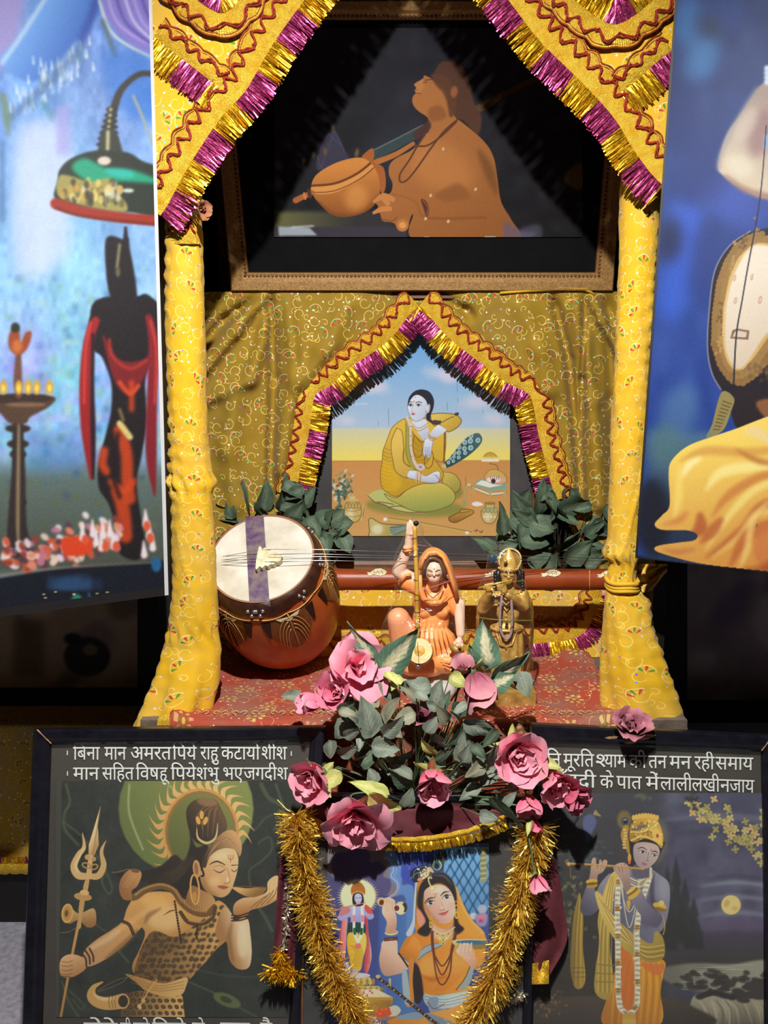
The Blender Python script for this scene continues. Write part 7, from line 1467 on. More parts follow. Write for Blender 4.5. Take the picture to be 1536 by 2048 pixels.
M['lips'] = simple('lip_paint', (196, 92, 80), .4); M['eyeline'] = simple('eye_line', (150, 104, 78), .5); M['brownhair'] = simple('brown_hair', (110, 78, 46), .5, bump=.5, bscale=300); M['black'] = simple('black_paint', (20, 18, 22), .35)
M['bronze'] = simple('gold_paint', (226, 182, 92), .36, .22, vscale=60, rgb2=(176, 130, 56), bump=.15, bscale=300); M['bronzed'] = simple('dull_gold_paint', (206, 164, 84), .42, .2, vscale=60, rgb2=(156, 118, 54)); M['beads'] = simple('glitter_beads', (206, 178, 176), .4, .2, vscale=900, rgb2=(150, 110, 110), bump=.8, bscale=900); M['thread'] = simple('green_thread', (140, 160, 70), .7); M['pinkthread'] = simple('pink_thread', (220, 130, 110), .7); M['bluepaint'] = simple('blue_paint', (30, 66, 96), .4)
def shell(name, rings, parent, seed):            # crumpled clear wrapper from (v, uL, uR, Y, depth)
    b = MB(); G = []; vs = [r[0] for r in rings]
    for v in np.linspace(vs[0], vs[-1], 70):
        l, r, Y, dp = (float(np.interp(v, vs, [q[k] for q in rings])) for k in (1, 2, 3, 4)); a, c_ = PY(l, v, Y), PY(r, v, Y); m = (a + c_) / 2; rx = (c_.x - a.x) / 2; row = []
        for k in range(48):
            th = 2 * math.pi * k / 48; x, y = math.cos(th), math.sin(th); x = math.copysign(abs(x) ** .8, x)
            d = .0045 * noise.noise(Vector((x * 3 + seed, y * 3, m.z * 34))) + .0028 * noise.noise(Vector((x * 7, seed, m.z * 70 + th)))
            row.append(Vector((m.x + x * (rx + d), Y + y * (dp + d), m.z)))
        G.append(row)
    b.grid(G, close_u=True); return b.build(name, M['plastic'], parent, True)
def face(t, ctr, fwd, up, s, head, closed=True, ink='eyeline'):
    """eyes, brows, lips on a small statue head; s = head half-height"""
    rt = up.cross(fwd).normalized() * -1
    if rt.x < 0: rt = -rt
    def P(x, y, o=0.0):                                # on the front of an ellipsoid head
        z = math.sqrt(max(.02, 1 - (x / .80) ** 2 - (y / 1.05) ** 2)) * .86; return ctr + rt * (x * s) + up * (y * s) + fwd * ((z + o) * s)
    for sx in (-1, 1):
        b = MB(); b.tube([P(sx * (.14 + .42 * q), .14 + (.0 if closed else .0) - .07 * math.sin(q * 3.14), .05) for q in np.linspace(0, 1, 8)], [.01 * s, .02 * s, .025 * s, .03 * s, .03 * s, .025 * s, .02 * s, .01 * s], 5); b.build('eye', M[ink], head, True)
        b = MB(); b.tube([P(sx * (.12 + .46 * q), .36 + .10 * math.sin(q * 3.14), .03) for q in np.linspace(0, 1, 8)], [.012 * s] + [.028 * s] * 5 + [.018 * s, .008 * s], 5); b.build('eyebrow', M[ink], head, True)
    b = MB(); b.tube([P(-.22, -.47, .03), P(-.1, -.45, .06), P(0, -.465, .07), P(.1, -.45, .06), P(.22, -.47, .03)], [.01 * s, .045 * s, .04 * s, .045 * s, .01 * s], 6); b.tube([P(-.15, -.53, .03), P(0, -.56, .06), P(.15, -.53, .03)], [.015 * s, .055 * s, .015 * s], 6); b.build('lips', M['lips'], head, True)
def woman_statue():
    Y = 1.725; k = pxM(Y) if False else None
    def Q(u, v, dy=0.0): return PY(u, v, Y + dy)
    mm = (Q(869, 1200) - Q(868, 1200)).x            # metres per pixel here
    t = thing('statuette', 'orange-robed woman statuette holding a long lute upright, wrapped in clear plastic', 'statue', Vector((Q(850, 1380).x, Y, CZ + ZT)))
    # skin: arms, neck, face - one continuous body
    b = MB(); hd = Q(868, 1141, -.030)
    cap(b, Q(865, 1185, .005), Q(866, 1160, -.012), 15 * mm, 13 * mm)
    b.ball(hd, (18.5 * mm, 19 * mm, 23 * mm)); b.ball(hd + Vector((0, -.004, -12 * mm)), (13 * mm, 15 * mm, 13 * mm)); b.ball(hd + Vector((-1 * mm, -20 * mm, -3.5 * mm)), (3 * mm, 3.6 * mm, 4.5 * mm)); b.ball(hd + Vector((-1 * mm, -18 * mm, 2 * mm)), (1.8 * mm, 2.6 * mm, 6 * mm))
    cap(b, Q(824, 1160), Q(797, 1143), 15 * mm, 13.5 * mm); cap(b, Q(797, 1143), Q(817, 1092, -.012), 13.5 * mm, 9 * mm); cap(b, Q(817, 1092, -.012), Q(818, 1078, -.015), 8.5 * mm, 8 * mm)
    b.ball(Q(819, 1072, -.016), (8.5 * mm, 8 * mm, 11 * mm))
    for i, (u, v) in enumerate(((816, 1047), (820, 1042), (824, 1044), (827, 1050))): cap(b, Q(815 + i * 3, 1068, -.020 - .002 * i), Q(u, v, -.014 - .003 * i), 3.6 * mm, 2.8 * mm)
    cap(b, Q(824, 1074, -.022), Q(832, 1062, -.026), 3.6 * mm, 2.8 * mm)
    cap(b, Q(918, 1208, -.012), Q(921, 1268, -.035), 12 * mm, 8.5 * mm); b.ball(Q(918, 1285, -.042), (9 * mm, 8 * mm, 10 * mm))
    for i in range(4): cap(b, Q(910 + i * 5, 1290, -.046), Q(906 + i * 4, 1300 - (i % 2) * 2, -.058), 3.2 * mm, 2.6 * mm)
    cap(b, Q(912, 1284, -.048), Q(904, 1292, -.056), 3.2 * mm, 2.6 * mm)
    body = remesh_body('body', b, M['skinpaint'], t, .0016, 3)
    face(t, hd + Vector((-1 * mm, 0, -1 * mm)), Vector((-.03, -.97, -.22)).normalized(), Vector((0, -.22, .97)).normalized(), 23 * mm, body)
    b = MB(); b.ball(hd + Vector((-1 * mm, -19.5 * mm, 9 * mm)), 1.4 * mm, seg=8, rings=5); b.build('forehead_mark', M['ivory'], body, True)
    # robe
    b = MB()
    b.ball(Q(866, 1205, .0), (42 * mm, 26 * mm, 34 * mm)); b.ball(Q(862, 1240, .002), (38 * mm, 26 * mm, 42 * mm)); b.ball(Q(849, 1222, -.017), (15 * mm, 13 * mm, 16 * mm)); b.ball(Q(883, 1222, -.017), (15 * mm, 13 * mm, 16 * mm))
    cap(b, Q(850, 1178), Q(812, 1164), 20 * mm, 17 * mm); cap(b, Q(890, 1180), Q(914, 1218, -.008), 19 * mm, 16 * mm)
    b.ball(Q(860, 1290, -.005), (56 * mm, 36 * mm, 46 * mm)); b.ball(Q(895, 1320, -.018), (44 * mm, 36 * mm, 26 * mm)); b.ball(Q(845, 1330, -.012), (54 * mm, 36 * mm, 24 * mm)); cap(b, Q(872, 1300, -.01), Q(922, 1318, -.03), 28 * mm, 20 * mm)
    robe = remesh_body('robe', b, M['orange'], t, .0022, 5)
    b = MB(); cap(b, Q(836, 1300, -.010), Q(797, 1238, -.028), 26 * mm, 22 * mm); cap(b, Q(797, 1238, -.028), Q(806, 1318, -.02), 23 * mm, 21 * mm); remesh_body('raised_knee', b, M['peach'], t, .0022, 5)
    b = MB()
    for j in range(7): b.tube([Q(842 + j * 8, 1235 + j * 2, -.044), Q(838 + j * 10, 1262 + j * 3, -.050), Q(840 + j * 11, 1300, -.058)], [.4 * mm, 1.6 * mm, .5 * mm], 6)
    for j in range(3): b.tube([Q(880 + j * 4, 1318 + j * 7, -.060), Q(900, 1326 + j * 7, -.062), Q(922, 1322 + j * 5, -.052)], [.5 * mm, 2.2 * mm, .6 * mm], 6)
    b.build('robe_fold', M['orange'], robe, True)
    # veil: hood arching round the face and falling down the front
    b = MB(); G = []
    H = [(838, 1206), (836, 1170), (838, 1140), (844, 1118), (856, 1103), (872, 1101), (888, 1112), (899, 1135), (906, 1160), (914, 1188)]
    Hc = catmull(H, 5)
    for (u, v) in Hc:
        c_ = Vector((hd.x, 0, hd.z - 20 * mm)); row = []
        for q in np.linspace(0, 1, 9):
            a = q * math.pi * .9; out = 9 * mm * math.sin(a) + 2 * mm; p = Q(u, v); d = (p - Vector((c_.x, p.y, c_.z))); d.y = 0; d = d.normalized()
            row.append(p + d * (out - 5 * mm) + Vector((0, -.040 + .062 * q, 0)))
        G.append(row)
    b.grid(G); b.build('veil', M['orange'], t, True)
    b = MB(); b.ball(hd + Vector((2 * mm, 17 * mm, 4 * mm)), (29 * mm, 20 * mm, 33 * mm)); b.build('veil_back', M['orange'], t, True)
    b = MB(); b.tube([Q(840, 1150, -.045), Q(839, 1175, -.045), Q(846, 1196, -.046), Q(862, 1206, -.046), Q(880, 1205, -.044), Q(894, 1192, -.038)], [4 * mm, 6 * mm, 6 * mm, 6 * mm, 5 * mm, 2 * mm], 8); b.tube([Q(841, 1140, -.046), Q(847, 1118, -.048), Q(858, 1106, -.048), Q(872, 1104, -.048), Q(886, 1114, -.046), Q(896, 1136, -.044), Q(905, 1165, -.04), Q(914, 1195, -.034)], 3.6 * mm, 8); b.build('veil_edge', M['orange'], t, True)
    b = MB(); b.tube([Q(847, 1155, -.040), Q(850, 1130, -.043), Q(858, 1118, -.044), Q(868, 1116, -.045), Q(880, 1122, -.043), Q(888, 1140, -.040), Q(890, 1160, -.036)], [4 * mm, 5 * mm, 3 * mm, 3 * mm, 3 * mm, 5 * mm, 3 * mm], 8); b.build('hair', M['brownhair'], t, True)
    b = MB()
    for v in (1097, 1102): b.tube([Q(806, v, -.016), Q(812, v + 1, -.028), Q(820, v - 1, -.028), Q(825, v - 2, -.014)], 2 * mm, 6)
    b.tube([Q(800, 1166, -.018), Q(812, 1150, -.024), Q(822, 1150, -.02)], 3.4 * mm, 6)
    b.build('bangle', M['orange'], t, True)
    b = MB(); b.tube([Q(848, 1172, -.030), Q(856, 1188, -.042), Q(866, 1196, -.046), Q(878, 1186, -.042), Q(886, 1172, -.032)], 1.2 * mm, 5); b.build('necklace', M['eyeline'], t, True)
    # lute held upright
    st = [Q(829, 1052, -.052), Q(833, 1150, -.062), Q(835, 1280, -.075)]; 
    b = MB(); b.tube(resample(st, .01), 4.2 * mm, 10); stick = b.build('lute_neck', M['bamboo'], t, True)
    b = MB()
    for v in (1076, 1112, 1160, 1200, 1224, 1254): b.ball(PY(829 + (v - 1052) * .028, v, Y - .052 - (v - 1052) * .0001), (5.4 * mm, 5.4 * mm, 2 * mm), seg=10, rings=6)
    b.build('bamboo_joint', M['brownwood'], stick, True)
    c_ = Q(840, 1303, -.085); fw = Vector((-.1, -.90, .42)).normalized(); M3 = fw.to_track_quat('Z', 'Y').to_matrix()
    b = MB(); b.ball(c_ - fw * .006, (26 * mm, 26 * mm, 20 * mm), M3, 20, 12); bowl = b.build('lute_bowl', M['bamboo'], t, True)
    b = MB(); b.add([c_ + M3 @ Vector((24 * mm * math.cos(a), 24 * mm * math.sin(a), 12 * mm)) for a in np.linspace(0, 2 * math.pi, 36, endpoint=False)] + [c_ + fw * (13 * mm)], [(i, (i + 1) % 36, 36) for i in range(36)]); b.build('lute_face', M['ivory'], t)
    b = MB(); b.tube([Q(835, 1284, -.104), Q(838, 1330, -.108)], .6 * mm, 4); b.build('lute_string', M['darkinlay'], t)
    b = MB(); b.ball(Q(836, 1333, -.1), 5 * mm, seg=10, rings=6); b.build('string_knob', M['steel'], t, True)
    b = MB(); b.ball(Q(832, 1047, -.052), 5.5 * mm, seg=10, rings=6); b.build('lute_peg', M['darkinlay'], t, True)
    b = MB(); b.tube([Q(901, 1290, -.064), Q(914, 1300, -.072), Q(928, 1300, -.070)], [6 * mm, 7 * mm, 5 * mm], 8); b.ball(Q(919, 1293, -.082), 3.6 * mm, seg=8, rings=6); b.build('hand_cymbal', M['bronzed'], t, True)
    # base
    b = MB(); G = []
    for z, r_ in ((0, 1.0), (.006, 1.03), (.018, .98), (.026, .85)):
        G.append([Vector((Q(855, 1380).x + (62 * mm + .004 * math.sin(a * 5)) * r_ * math.cos(a), Y - .012 + .052 * r_ * math.sin(a), CZ + ZT + .004 + z)) for a in np.linspace(0, 2 * math.pi, 40, endpoint=False)])
    b.grid(G, close_u=True); b.add(G[-1], [tuple(range(40))]); b.build('base', M['plaster'], t, True)
    shell('plastic_wrap', [(1036, 827, 830, Y - .045, .004), (1052, 818, 842, Y - .045, .014), (1080, 805, 850, Y - .035, .026), (1098, 796, 870, Y - .03, .036), (1130, 786, 902, Y - .02, .052), (1165, 790, 916, Y - .015, .058), (1200, 792, 922, Y - .015, .062), (1240, 768, 932, Y - .015, .075), (1300, 758, 942, Y - .015, .092), (1360, 766, 938, Y - .01, .085), (1374, 768, 936, Y - .01, .082)], t, 2.2)
    b = MB(); b.tube([Q(806, 1182, -.06), Q(835, 1182, -.082), Q(870, 1172, -.080), Q(905, 1160, -.062)], .7 * mm, 4); b.tube([Q(852, 1092, -.05), Q(838, 1090, -.058), Q(822, 1092, -.05)], .6 * mm, 4); b.build('pink_string', M['pinkthread'], t)
woman_statue()
def flute_statue():
    Y = 1.665
    def Q(u, v, dy=0.0): return PY(u, v, Y + dy)
    mm = (Q(1009, 1200) - Q(1008, 1200)).x
    t = thing('statuette', 'gilded flute-player statuette with black hair, wrapped in clear plastic, right of the orange one', 'statue', Vector((Q(1012, 1395).x, Y, CZ + ZT)))
    b = MB(); hd = Q(1016, 1148, -.012)
    b.ball(hd, (15.5 * mm, 16 * mm, 19 * mm)); b.ball(hd + Vector((-2 * mm, -4 * mm, -11 * mm)), (11 * mm, 12 * mm, 10 * mm)); b.ball(hd + Vector((-1 * mm, -16.5 * mm, -3 * mm)), (2.6 * mm, 3.4 * mm, 4 * mm)); b.ball(hd + Vector((-1 * mm, -15 * mm, 2 * mm)), (1.6 * mm, 2.4 * mm, 5 * mm))
    cap(b, Q(1018, 1165), Q(1018, 1185), 9 * mm, 13 * mm); b.ball(Q(1018, 1196, .0), (31 * mm, 18 * mm, 20 * mm)); b.ball(Q(1016, 1225, .0), (24 * mm, 17 * mm, 26 * mm)); b.ball(Q(1014, 1262, 0), (29 * mm, 20 * mm, 24 * mm))
    cap(b, Q(1004, 1275), Q(1010, 1345, -.01), 16 * mm, 11 * mm); cap(b, Q(1026, 1275), Q(1018, 1340, -.02), 16 * mm, 11 * mm); cap(b, Q(1012, 1352, -.012), Q(1000, 1368, -.025), 9 * mm, 8 * mm); cap(b, Q(1020, 1350, -.02), Q(1034, 1366, -.03), 9 * mm, 8 * mm)
    cap(b, Q(1046, 1190), Q(1049, 1212, -.004), 12.5 * mm, 11 * mm); cap(b, Q(1049, 1212, -.004), Q(1016, 1190, -.036), 10.5 * mm, 7.5 * mm); b.ball(Q(1008, 1180, -.040), (7 * mm, 6.5 * mm, 8.5 * mm))
    for i in range(4): cap(b, Q(1012 - i * 5, 1180, -.044), Q(1010 - i * 5.2, 1167 + i, -.046), 2.6 * mm, 2.1 * mm)
    cap(b, Q(990, 1190), Q(965, 1218, -.006), 12 * mm, 11 * mm); cap(b, Q(965, 1218, -.006), Q(978, 1186, -.034), 10 * mm, 7.5 * mm); b.ball(Q(977, 1177, -.038), (8 * mm, 6.5 * mm, 8 * mm))
    for i in range(4): cap(b, Q(985 - i * 5.5, 1177, -.042), Q(986 - i * 5, 1166 + i, -.043), 2.6 * mm, 2.1 * mm)
    cap(b, Q(984, 1180, -.044), Q(990, 1186, -.046), 2.6 * mm, 2.1 * mm)
    body = remesh_body('body', b, M['bronze'], t, .0016, 3)
    face(t, hd, Vector((-.06, -.99, -.1)).normalized(), Vector((0, -.1, .99)).normalized(), 19 * mm, body, False, 'black')
    b = MB(); b.tube([Q(958, 1176, -.036), Q(990, 1168, -.046), Q(1024, 1160, -.046)], 2 * mm, 8); b.build('flute', M['bronze'], t, True)
    b = MB()
    for sx, us_ in ((-1, (1000, 994, 996)), (1, (1034, 1042, 1040))):
        b.tube([Q(us_[0], 1138, -.004), Q(us_[1], 1152, -.004), Q(us_[2], 1166, -.006), Q(us_[1] + sx * 4, 1176, -.004)], [6 * mm, 8 * mm, 8 * mm, 3 * mm], 8)
        for k in range(5): b.ball(Q(us_[1] + sx * 3, 1146 + k * 7, -.010), 4.4 * mm, seg=8, rings=6)
    b.build('hair', M['black'], t, True)
    # crown, halo, feather
    b = MB(); G = []
    for z, r_ in ((-2, 17), (4, 18.5), (6, 17), (14, 17), (24, 13), (34, 7), (40, 3), (44, 1)):
        G.append([Q(1015, 1136) + Vector((r_ * mm * math.cos(a), -.012 + r_ * mm * math.sin(a), z * mm)) for a in np.linspace(0, 2 * math.pi, 28, endpoint=False)])
    b.grid(G, close_u=True)
    for k in range(9): a = math.pi + math.pi * k / 8; b.ball(Q(1015, 1136) + Vector((19 * mm * math.cos(a), -.012 + 19 * mm * math.sin(a), 3 * mm)), 2.4 * mm, seg=8, rings=6)
    b.ball(Q(1011, 1122, -.046 + .010), 4 * mm, seg=10, rings=6); b.build('crown', M['bronze'], t, True)
    b = MB(); b.ball(Q(1020, 1120, .020), (24 * mm, 3 * mm, 25 * mm), seg=28); h = b.build('halo', M['bronzed'], t, True)
    b = MB(); b.tube([Q(1020, 1120, .015) + Vector((22 * mm * math.cos(a), 0, 23 * mm * math.sin(a))) for a in np.linspace(0, 2 * math.pi, 30)], 2 * mm, 6); b.build('halo_rim', M['ivory'], h, True)
    b = MB(); b.ball(Q(985, 1118, -.004), (7 * mm, 3 * mm, 9 * mm)); b.build('feather_eye', M['bluepaint'], t, True)
    # shawl, skirt and folds
    b = MB()
    for sx, pts in ((-1, [(992, 1180), (966, 1196), (958, 1240), (962, 1300), (968, 1340)]), (1, [(1040, 1182), (1058, 1200), (1062, 1250), (1058, 1310), (1052, 1344)])):
        G = [[Q(u + sx * 6 * math.sin(q * 2), v, -.008 + .034 * q + .004 * math.sin(v * .2 + q * 7)) for q in np.linspace(0, 1, 8)] for u, v in catmull(pts, 6)]; b.grid(G)
    b.build('shawl', M['bronzed'], t, True)
    b = MB(); G = []
    for q in np.linspace(0, 1, 14):
        v = 1254 + 92 * q; r_ = (30 + 4 * math.sin(q * 3)) * mm
        G.append([Q(1013, v) + Vector(((r_ + 1.8 * mm * math.sin(a * 11 + q * 3)) * math.cos(a), -.004 + (r_ * .72 + 1.8 * mm * math.sin(a * 11 + q * 3)) * math.sin(a), 0)) for a in np.linspace(0, 2 * math.pi, 66, endpoint=False)])
    b.grid(G, close_u=True); b.tube([Q(1013, 1254) + Vector((31 * mm * math.cos(a), -.004 + 23 * mm * math.sin(a), 0)) for a in np.linspace(0, 2 * math.pi, 30)], 3.4 * mm, 8)
    for j in range(7): b.tube([Q(992 + j * 7, 1272 + abs(j - 3) * -3, -.026), Q(1000 + j * 4, 1290, -.030), Q(1012, 1300 - abs(j - 3) * 2, -.031)], 1.6 * mm, 6)
    b.build('skirt', M['bronze'], t, True)
    b = MB(); gp = catmull([(1004, 1190), (1000, 1230), (1002, 1262), (1012, 1278), (1022, 1266), (1024, 1230), (1022, 1190)], 8)
    b.tube([Q(u, v, -.034 - .006 * math.sin(i / len(gp) * 3.14)) for i, (u, v) in enumerate(gp)], 2.8 * mm, 6); b.build('bead_garland', M['beads'], t, True)
    b = MB(); 
    for v in (1196, 1206): b.tube([Q(1002, v - 8, -.028), Q(1012, v + 4, -.036), Q(1024, v - 8, -.028)], 1.6 * mm, 6)
    b.ball(Q(1012, 1232, -.034), 3.4 * mm); b.ball(Q(1012, 1240, -.034), 4 * mm); b.build('necklace', M['bronzed'], t, True)
    b = MB(); b.box((Q(962, 1380).x, Y - .045, CZ + ZT + .004), (Q(1064, 1380).x, Y + .035, CZ + ZT + .034)); b.build('base', M['bronzed'], t)
    shell('plastic_wrap', [(1088, 1004, 1008, Y - .01, .004), (1096, 988, 1026, Y - .01, .018), (1112, 974, 1042, Y - .008, .030), (1150, 972, 1046, Y - .006, .036), (1180, 956, 1054, Y - .006, .044), (1220, 953, 1062, Y - .006, .050), (1280, 954, 1064, Y - .006, .052), (1340, 956, 1066, Y - .008, .054), (1390, 956, 1072, Y - .008, .056), (1398, 955, 1073, Y - .008, .056)], t, 6.1)
    b = MB(); b.tube([Q(952, 1234, -.02), Q(980, 1238, -.058), Q(1020, 1241, -.060), Q(1062, 1241, -.02)], .9 * mm, 4); b.tube([Q(1000, 1170, -.046), Q(1020, 1164, -.05), Q(1048, 1161, -.03)], .6 * mm, 4); b.build('green_string', M['thread'], t)
flute_statue()
# ------------------------------------------------------------------ artificial leaves and roses
def leaf_mat(name, edge, mid, vein, amt):
    t = NT(name); uv = t.coord('UV'); sp = t.n('ShaderNodeSeparateXYZ'); t.put(sp.inputs[0], uv); co = t.coord()
    a = t.math('ABSOLUTE', sp.outputs[1]); n = t.noise(co, 90.0, 3.0)
    ribs = t.math('ABSOLUTE', t.math('SINE', t.math('ADD', t.math('MULTIPLY', sp.outputs[0], 22.0), t.math('MULTIPLY', a, -9.0))))
    edgev = t.math('ADD', a, t.math('ADD', t.math('MULTIPLY', t.math('SUBTRACT', n, .5), .7), t.math('MULTIPLY', ribs, .12)))
    patch = t.math('MULTIPLY', t.ramp(edgev, [(.28, 1.0), (.55, 0.0)]), t.ramp(sp.outputs[0], [(.05, 0.0), (.2, 1.0), (.7, 1.0), (.92, 0.0)]))
    base = t.mix(t.ramp(t.noise(co, 35.0, 3.0), [(.35, 0.0), (.7, 1.0)]), C(*edge), C(*[c * .78 for c in edge]))
    col = t.mix(t.math('MULTIPLY', patch, amt), base, C(*mid))
    vn = t.math('MAXIMUM', t.math('LESS_THAN', a, .03), t.math('MULTIPLY', t.math('LESS_THAN', ribs, .10), .5))
    t.set(t.mix(t.math('MULTIPLY', vn, .5), col, C(*vein)), .6); t.b.inputs['Specular IOR Level'].default_value = .3
    t.bump(ribs, .25, .0012); return t.m
M['leaf_grey'] = leaf_mat('grey_green_leaf', (128, 140, 122), (160, 164, 148), (84, 94, 80), .55); M['leaf_dark'] = leaf_mat('dark_ivy_leaf', (80, 100, 78), (118, 134, 108), (44, 58, 46), .45)
M['leaf_olive'] = leaf_mat('olive_leaf', (140, 138, 112), (168, 164, 140), (96, 92, 72), .5); M['leaf_var'] = leaf_mat('variegated_leaf', (98, 134, 108), (216, 206, 168), (168, 178, 140), .95); M['leaf_lime'] = leaf_mat('lime_sepal', (196, 200, 112), (222, 220, 150), (150, 160, 76), .6)
M['stem'] = simple('green_stem', (104, 122, 84), .6, rgb2=(76, 92, 62)); M['stemdark'] = simple('dark_stem', (44, 40, 32), .7)
def petal_mat(name, a, b_, back):
    t = NT(name); uv = t.coord('UV'); sp = t.n('ShaderNodeSeparateXYZ'); t.put(sp.inputs[0], uv); n = t.noise(t.coord(), 70.0, 3.0)
    f = t.math('ADD', sp.outputs[0], t.math('MULTIPLY', t.math('SUBTRACT', n, .5), .5)); col = t.ramp(f, [(.05, C(*b_)), (.55, C(*a)), (1.0, C(*back))])
    t.set(col, .75); t.b.inputs['Sheen Weight'].default_value = .12; t.b.inputs['Subsurface Weight'].default_value = 0; t.bump(t.noise(t.coord(), 160.0, 3.0), .12); return t.m
M['petal'] = petal_mat('pink_petal', (242, 140, 164), (222, 92, 126), (236, 160, 174)); M['petal_deep'] = petal_mat('deep_pink_petal', (216, 92, 124), (170, 48, 82), (214, 118, 140)); M['petal_dusty'] = petal_mat('dusty_pink_petal', (192, 118, 132), (140, 52, 76), (206, 146, 150)); M['petal_dry'] = petal_mat('dried_petal', (128, 52, 72), (74, 16, 32), (188, 120, 132)); M['petal_brown'] = petal_mat('withered_petal', (150, 84, 58), (84, 32, 28), (160, 112, 70))
def leaf(parent, base, tip, width, nrm, mat, rng, name='leaf', curl=.25, heart=0.0, thick=0):
    base, tip = Vector(base), Vector(tip); ax = tip - base; L = ax.length; ax.normalize(); nrm = Vector(nrm); nrm = (nrm - ax * nrm.dot(ax)).normalized(); sd = ax.cross(nrm)
    G = []; UV = []; fold = rng.uniform(.1, .35); w1, w2 = rng.uniform(0, 6), rng.uniform(.6, 1.4); tw = rng.uniform(-.25, .25)
    for i in range(11):
        q = i / 10; w = width * .5 * (math.sin(math.pi * min(1, q ** (.72 - heart * .2))) ** .8) * (1 - .10 * q); w = max(w, .0004); row = []; ur = []
        for j in range(-4, 5):
            s_ = j / 4; ed = 1 + .05 * math.sin(q * 40 + w1) * abs(s_)
            z = fold * w * abs(s_) - curl * L * (q * q) * .55 + .05 * L * math.sin(q * 5 * w2 + s_ * 2.4 + w1) * abs(s_) + tw * s_ * w * q
            row.append(base + ax * (L * (q - heart * .10 * abs(s_) * (1 - q))) + sd * (w * s_ * ed) + nrm * z); ur.append((q, s_))
        G.append(row); UV.append(ur)
    b = MB(); b.grid(G, UV); return b.build(name, mat, parent, True)
def rose(name, label, u, v, Y, rpx, axis, openness, seed, mat, root=None, layers=(3, 4, 5), group=None, sepal=True, ruf=1.0, cat='flower', bend=(0, 0, 0)):
    rng = random.Random(seed); c = PY(u, v, Y); r = rpx * pxM(Y, c.z - CZ); A = Vector(axis).normalized(); X = A.orthogonal().normalized(); Z = A.cross(X)
    t = thing(name, label, cat, c - A * r * .5, group)
    for li, n in enumerate(layers):
        f = li / max(1, len(layers) - 1); size = r * (.62 + .40 * f); ph0 = rng.uniform(0, 6.28)
        for k in range(n):
            th = ph0 + 2 * math.pi * k / n + rng.uniform(-.2, .2); phi = (.12 + (.25 + .95 * openness) * f + rng.uniform(-.12, .16)) * 1.0
            rad = X * math.cos(th) + Z * math.sin(th); sd = A.cross(rad); G = []; UV = []; wob = rng.uniform(0, 6.28); wd = size * rng.uniform(.50, .66) * (.8 + .25 * f); curl = rng.uniform(.2, .9) * (.4 + openness * .6); cup = rng.uniform(.7, 1.15) * (1.15 - .5 * f * openness); ln = size * rng.uniform(.88, 1.12) * (1.25 if f < .5 else 1.08)
            for i in range(10):
                q = i / 9; w = wd * (math.sin(math.pi * min(1, .06 + q * .80)) ** .62) * (1.0 if q < .86 else 1 - (q - .86) * 1.6); row = []; ur = []
                ang = phi * (.35 + .65 * q) + curl * max(0, q - .62) * 1.6; px_, pz_ = 0, 0
                for s2 in range(8):
                    qq = q * (s2 + .5) / 8; a2 = phi * (.35 + .65 * qq) + curl * max(0, qq - .62) * 1.6; px_ += math.sin(a2) * ln * q / 8; pz_ += math.cos(a2) * ln * q / 8
                nx, nz = math.cos(ang), -math.sin(ang)
                for j in range(-4, 5):
                    s_ = j / 4; a3 = s_ * cup; rr = w / max(.3, cup); sx = math.sin(a3) * rr; sn = (1 - math.cos(a3)) * rr
                    rz = ruf * r * .055 * math.sin(s_ * 4.2 + wob + q * 2) * q * q + ruf * r * .02 * math.sin(s_ * 11 + wob * 2) * q ** 3
                    notch = -.06 * ln * (1 - abs(s_)) ** 2 * max(0, q - .8) * 5 * .4
                    row.append(c - A * (r * .5) + rad * (px_ - sn * nx + rz * nx + r * .05 * f) + A * (pz_ - sn * nz + rz * nz + notch) + sd * sx); ur.append((q, s_))
                G.append(row); UV.append(ur)
            b = MB(); b.grid(G, UV); b.build('petal', mat, t, True)
    base = c - A * r * .5
    b = MB(); b.ball(base - A * r * .06, (r * .17, r * .17, r * .17), seg=10, rings=6); b.build('calyx', M['stem'], t, True)
    if sepal:
        for k in range(4):
            th = rng.uniform(0, .8) + k * 1.57; rad = X * math.cos(th) + Z * math.sin(th); tip = base + rad * r * rng.uniform(.5, .75) + A * r * rng.uniform(-.15, .45)
            leaf(t, base - A * r * .05, tip, r * .30, -A + rad * .8, M['leaf_lime'], rng, 'sepal', curl=-.3)
    if root is not None:
        e = Vector(root); p0 = base - A * r * .12; m = (p0 + e) / 2 + Vector(bend) + Vector((rng.uniform(-.01, .01), 0, rng.uniform(-.005, .012)))
        pts = [Vector(q) for q in catmull([p0, p0 - A * r * .45 if (e - p0).length > r else (p0 * .7 + e * .3), m, e], 6)]
        b = MB(); b.tube(pts, .0019, 6); b.build('stem', M['stem'], t, True)
    return t
VM = PY(822, 1600, 1.49)
pot = thing('flower_vase', 'tall dark maroon vase holding the pink roses, hidden behind them', 'vase', Vector((VM.x, 1.49, CZ - 1.315)))
M['vase'] = simple('maroon_glaze', (46, 20, 26), .3, rgb2=(30, 12, 18))
b = MB(); G = [[Vector((VM.x + r_ * math.cos(a), 1.49 + r_ * math.sin(a), CZ - 1.315 + (VM.z - CZ + 1.315) * h)) for a in np.linspace(0, 2 * math.pi, 32, endpoint=False)] for h, r_ in ((0, .04), (.02, .045), (.3, .055), (.7, .05), (.92, .038), (.99, .05), (1.0, .052), (.99, .046), (.9, .034))]
b.grid(G, close_u=True); b.add(G[0], [tuple(range(32))]); b.build('vase_body', M['vase'], pot, True)
GR = 'artificial pink roses of the bouquet'
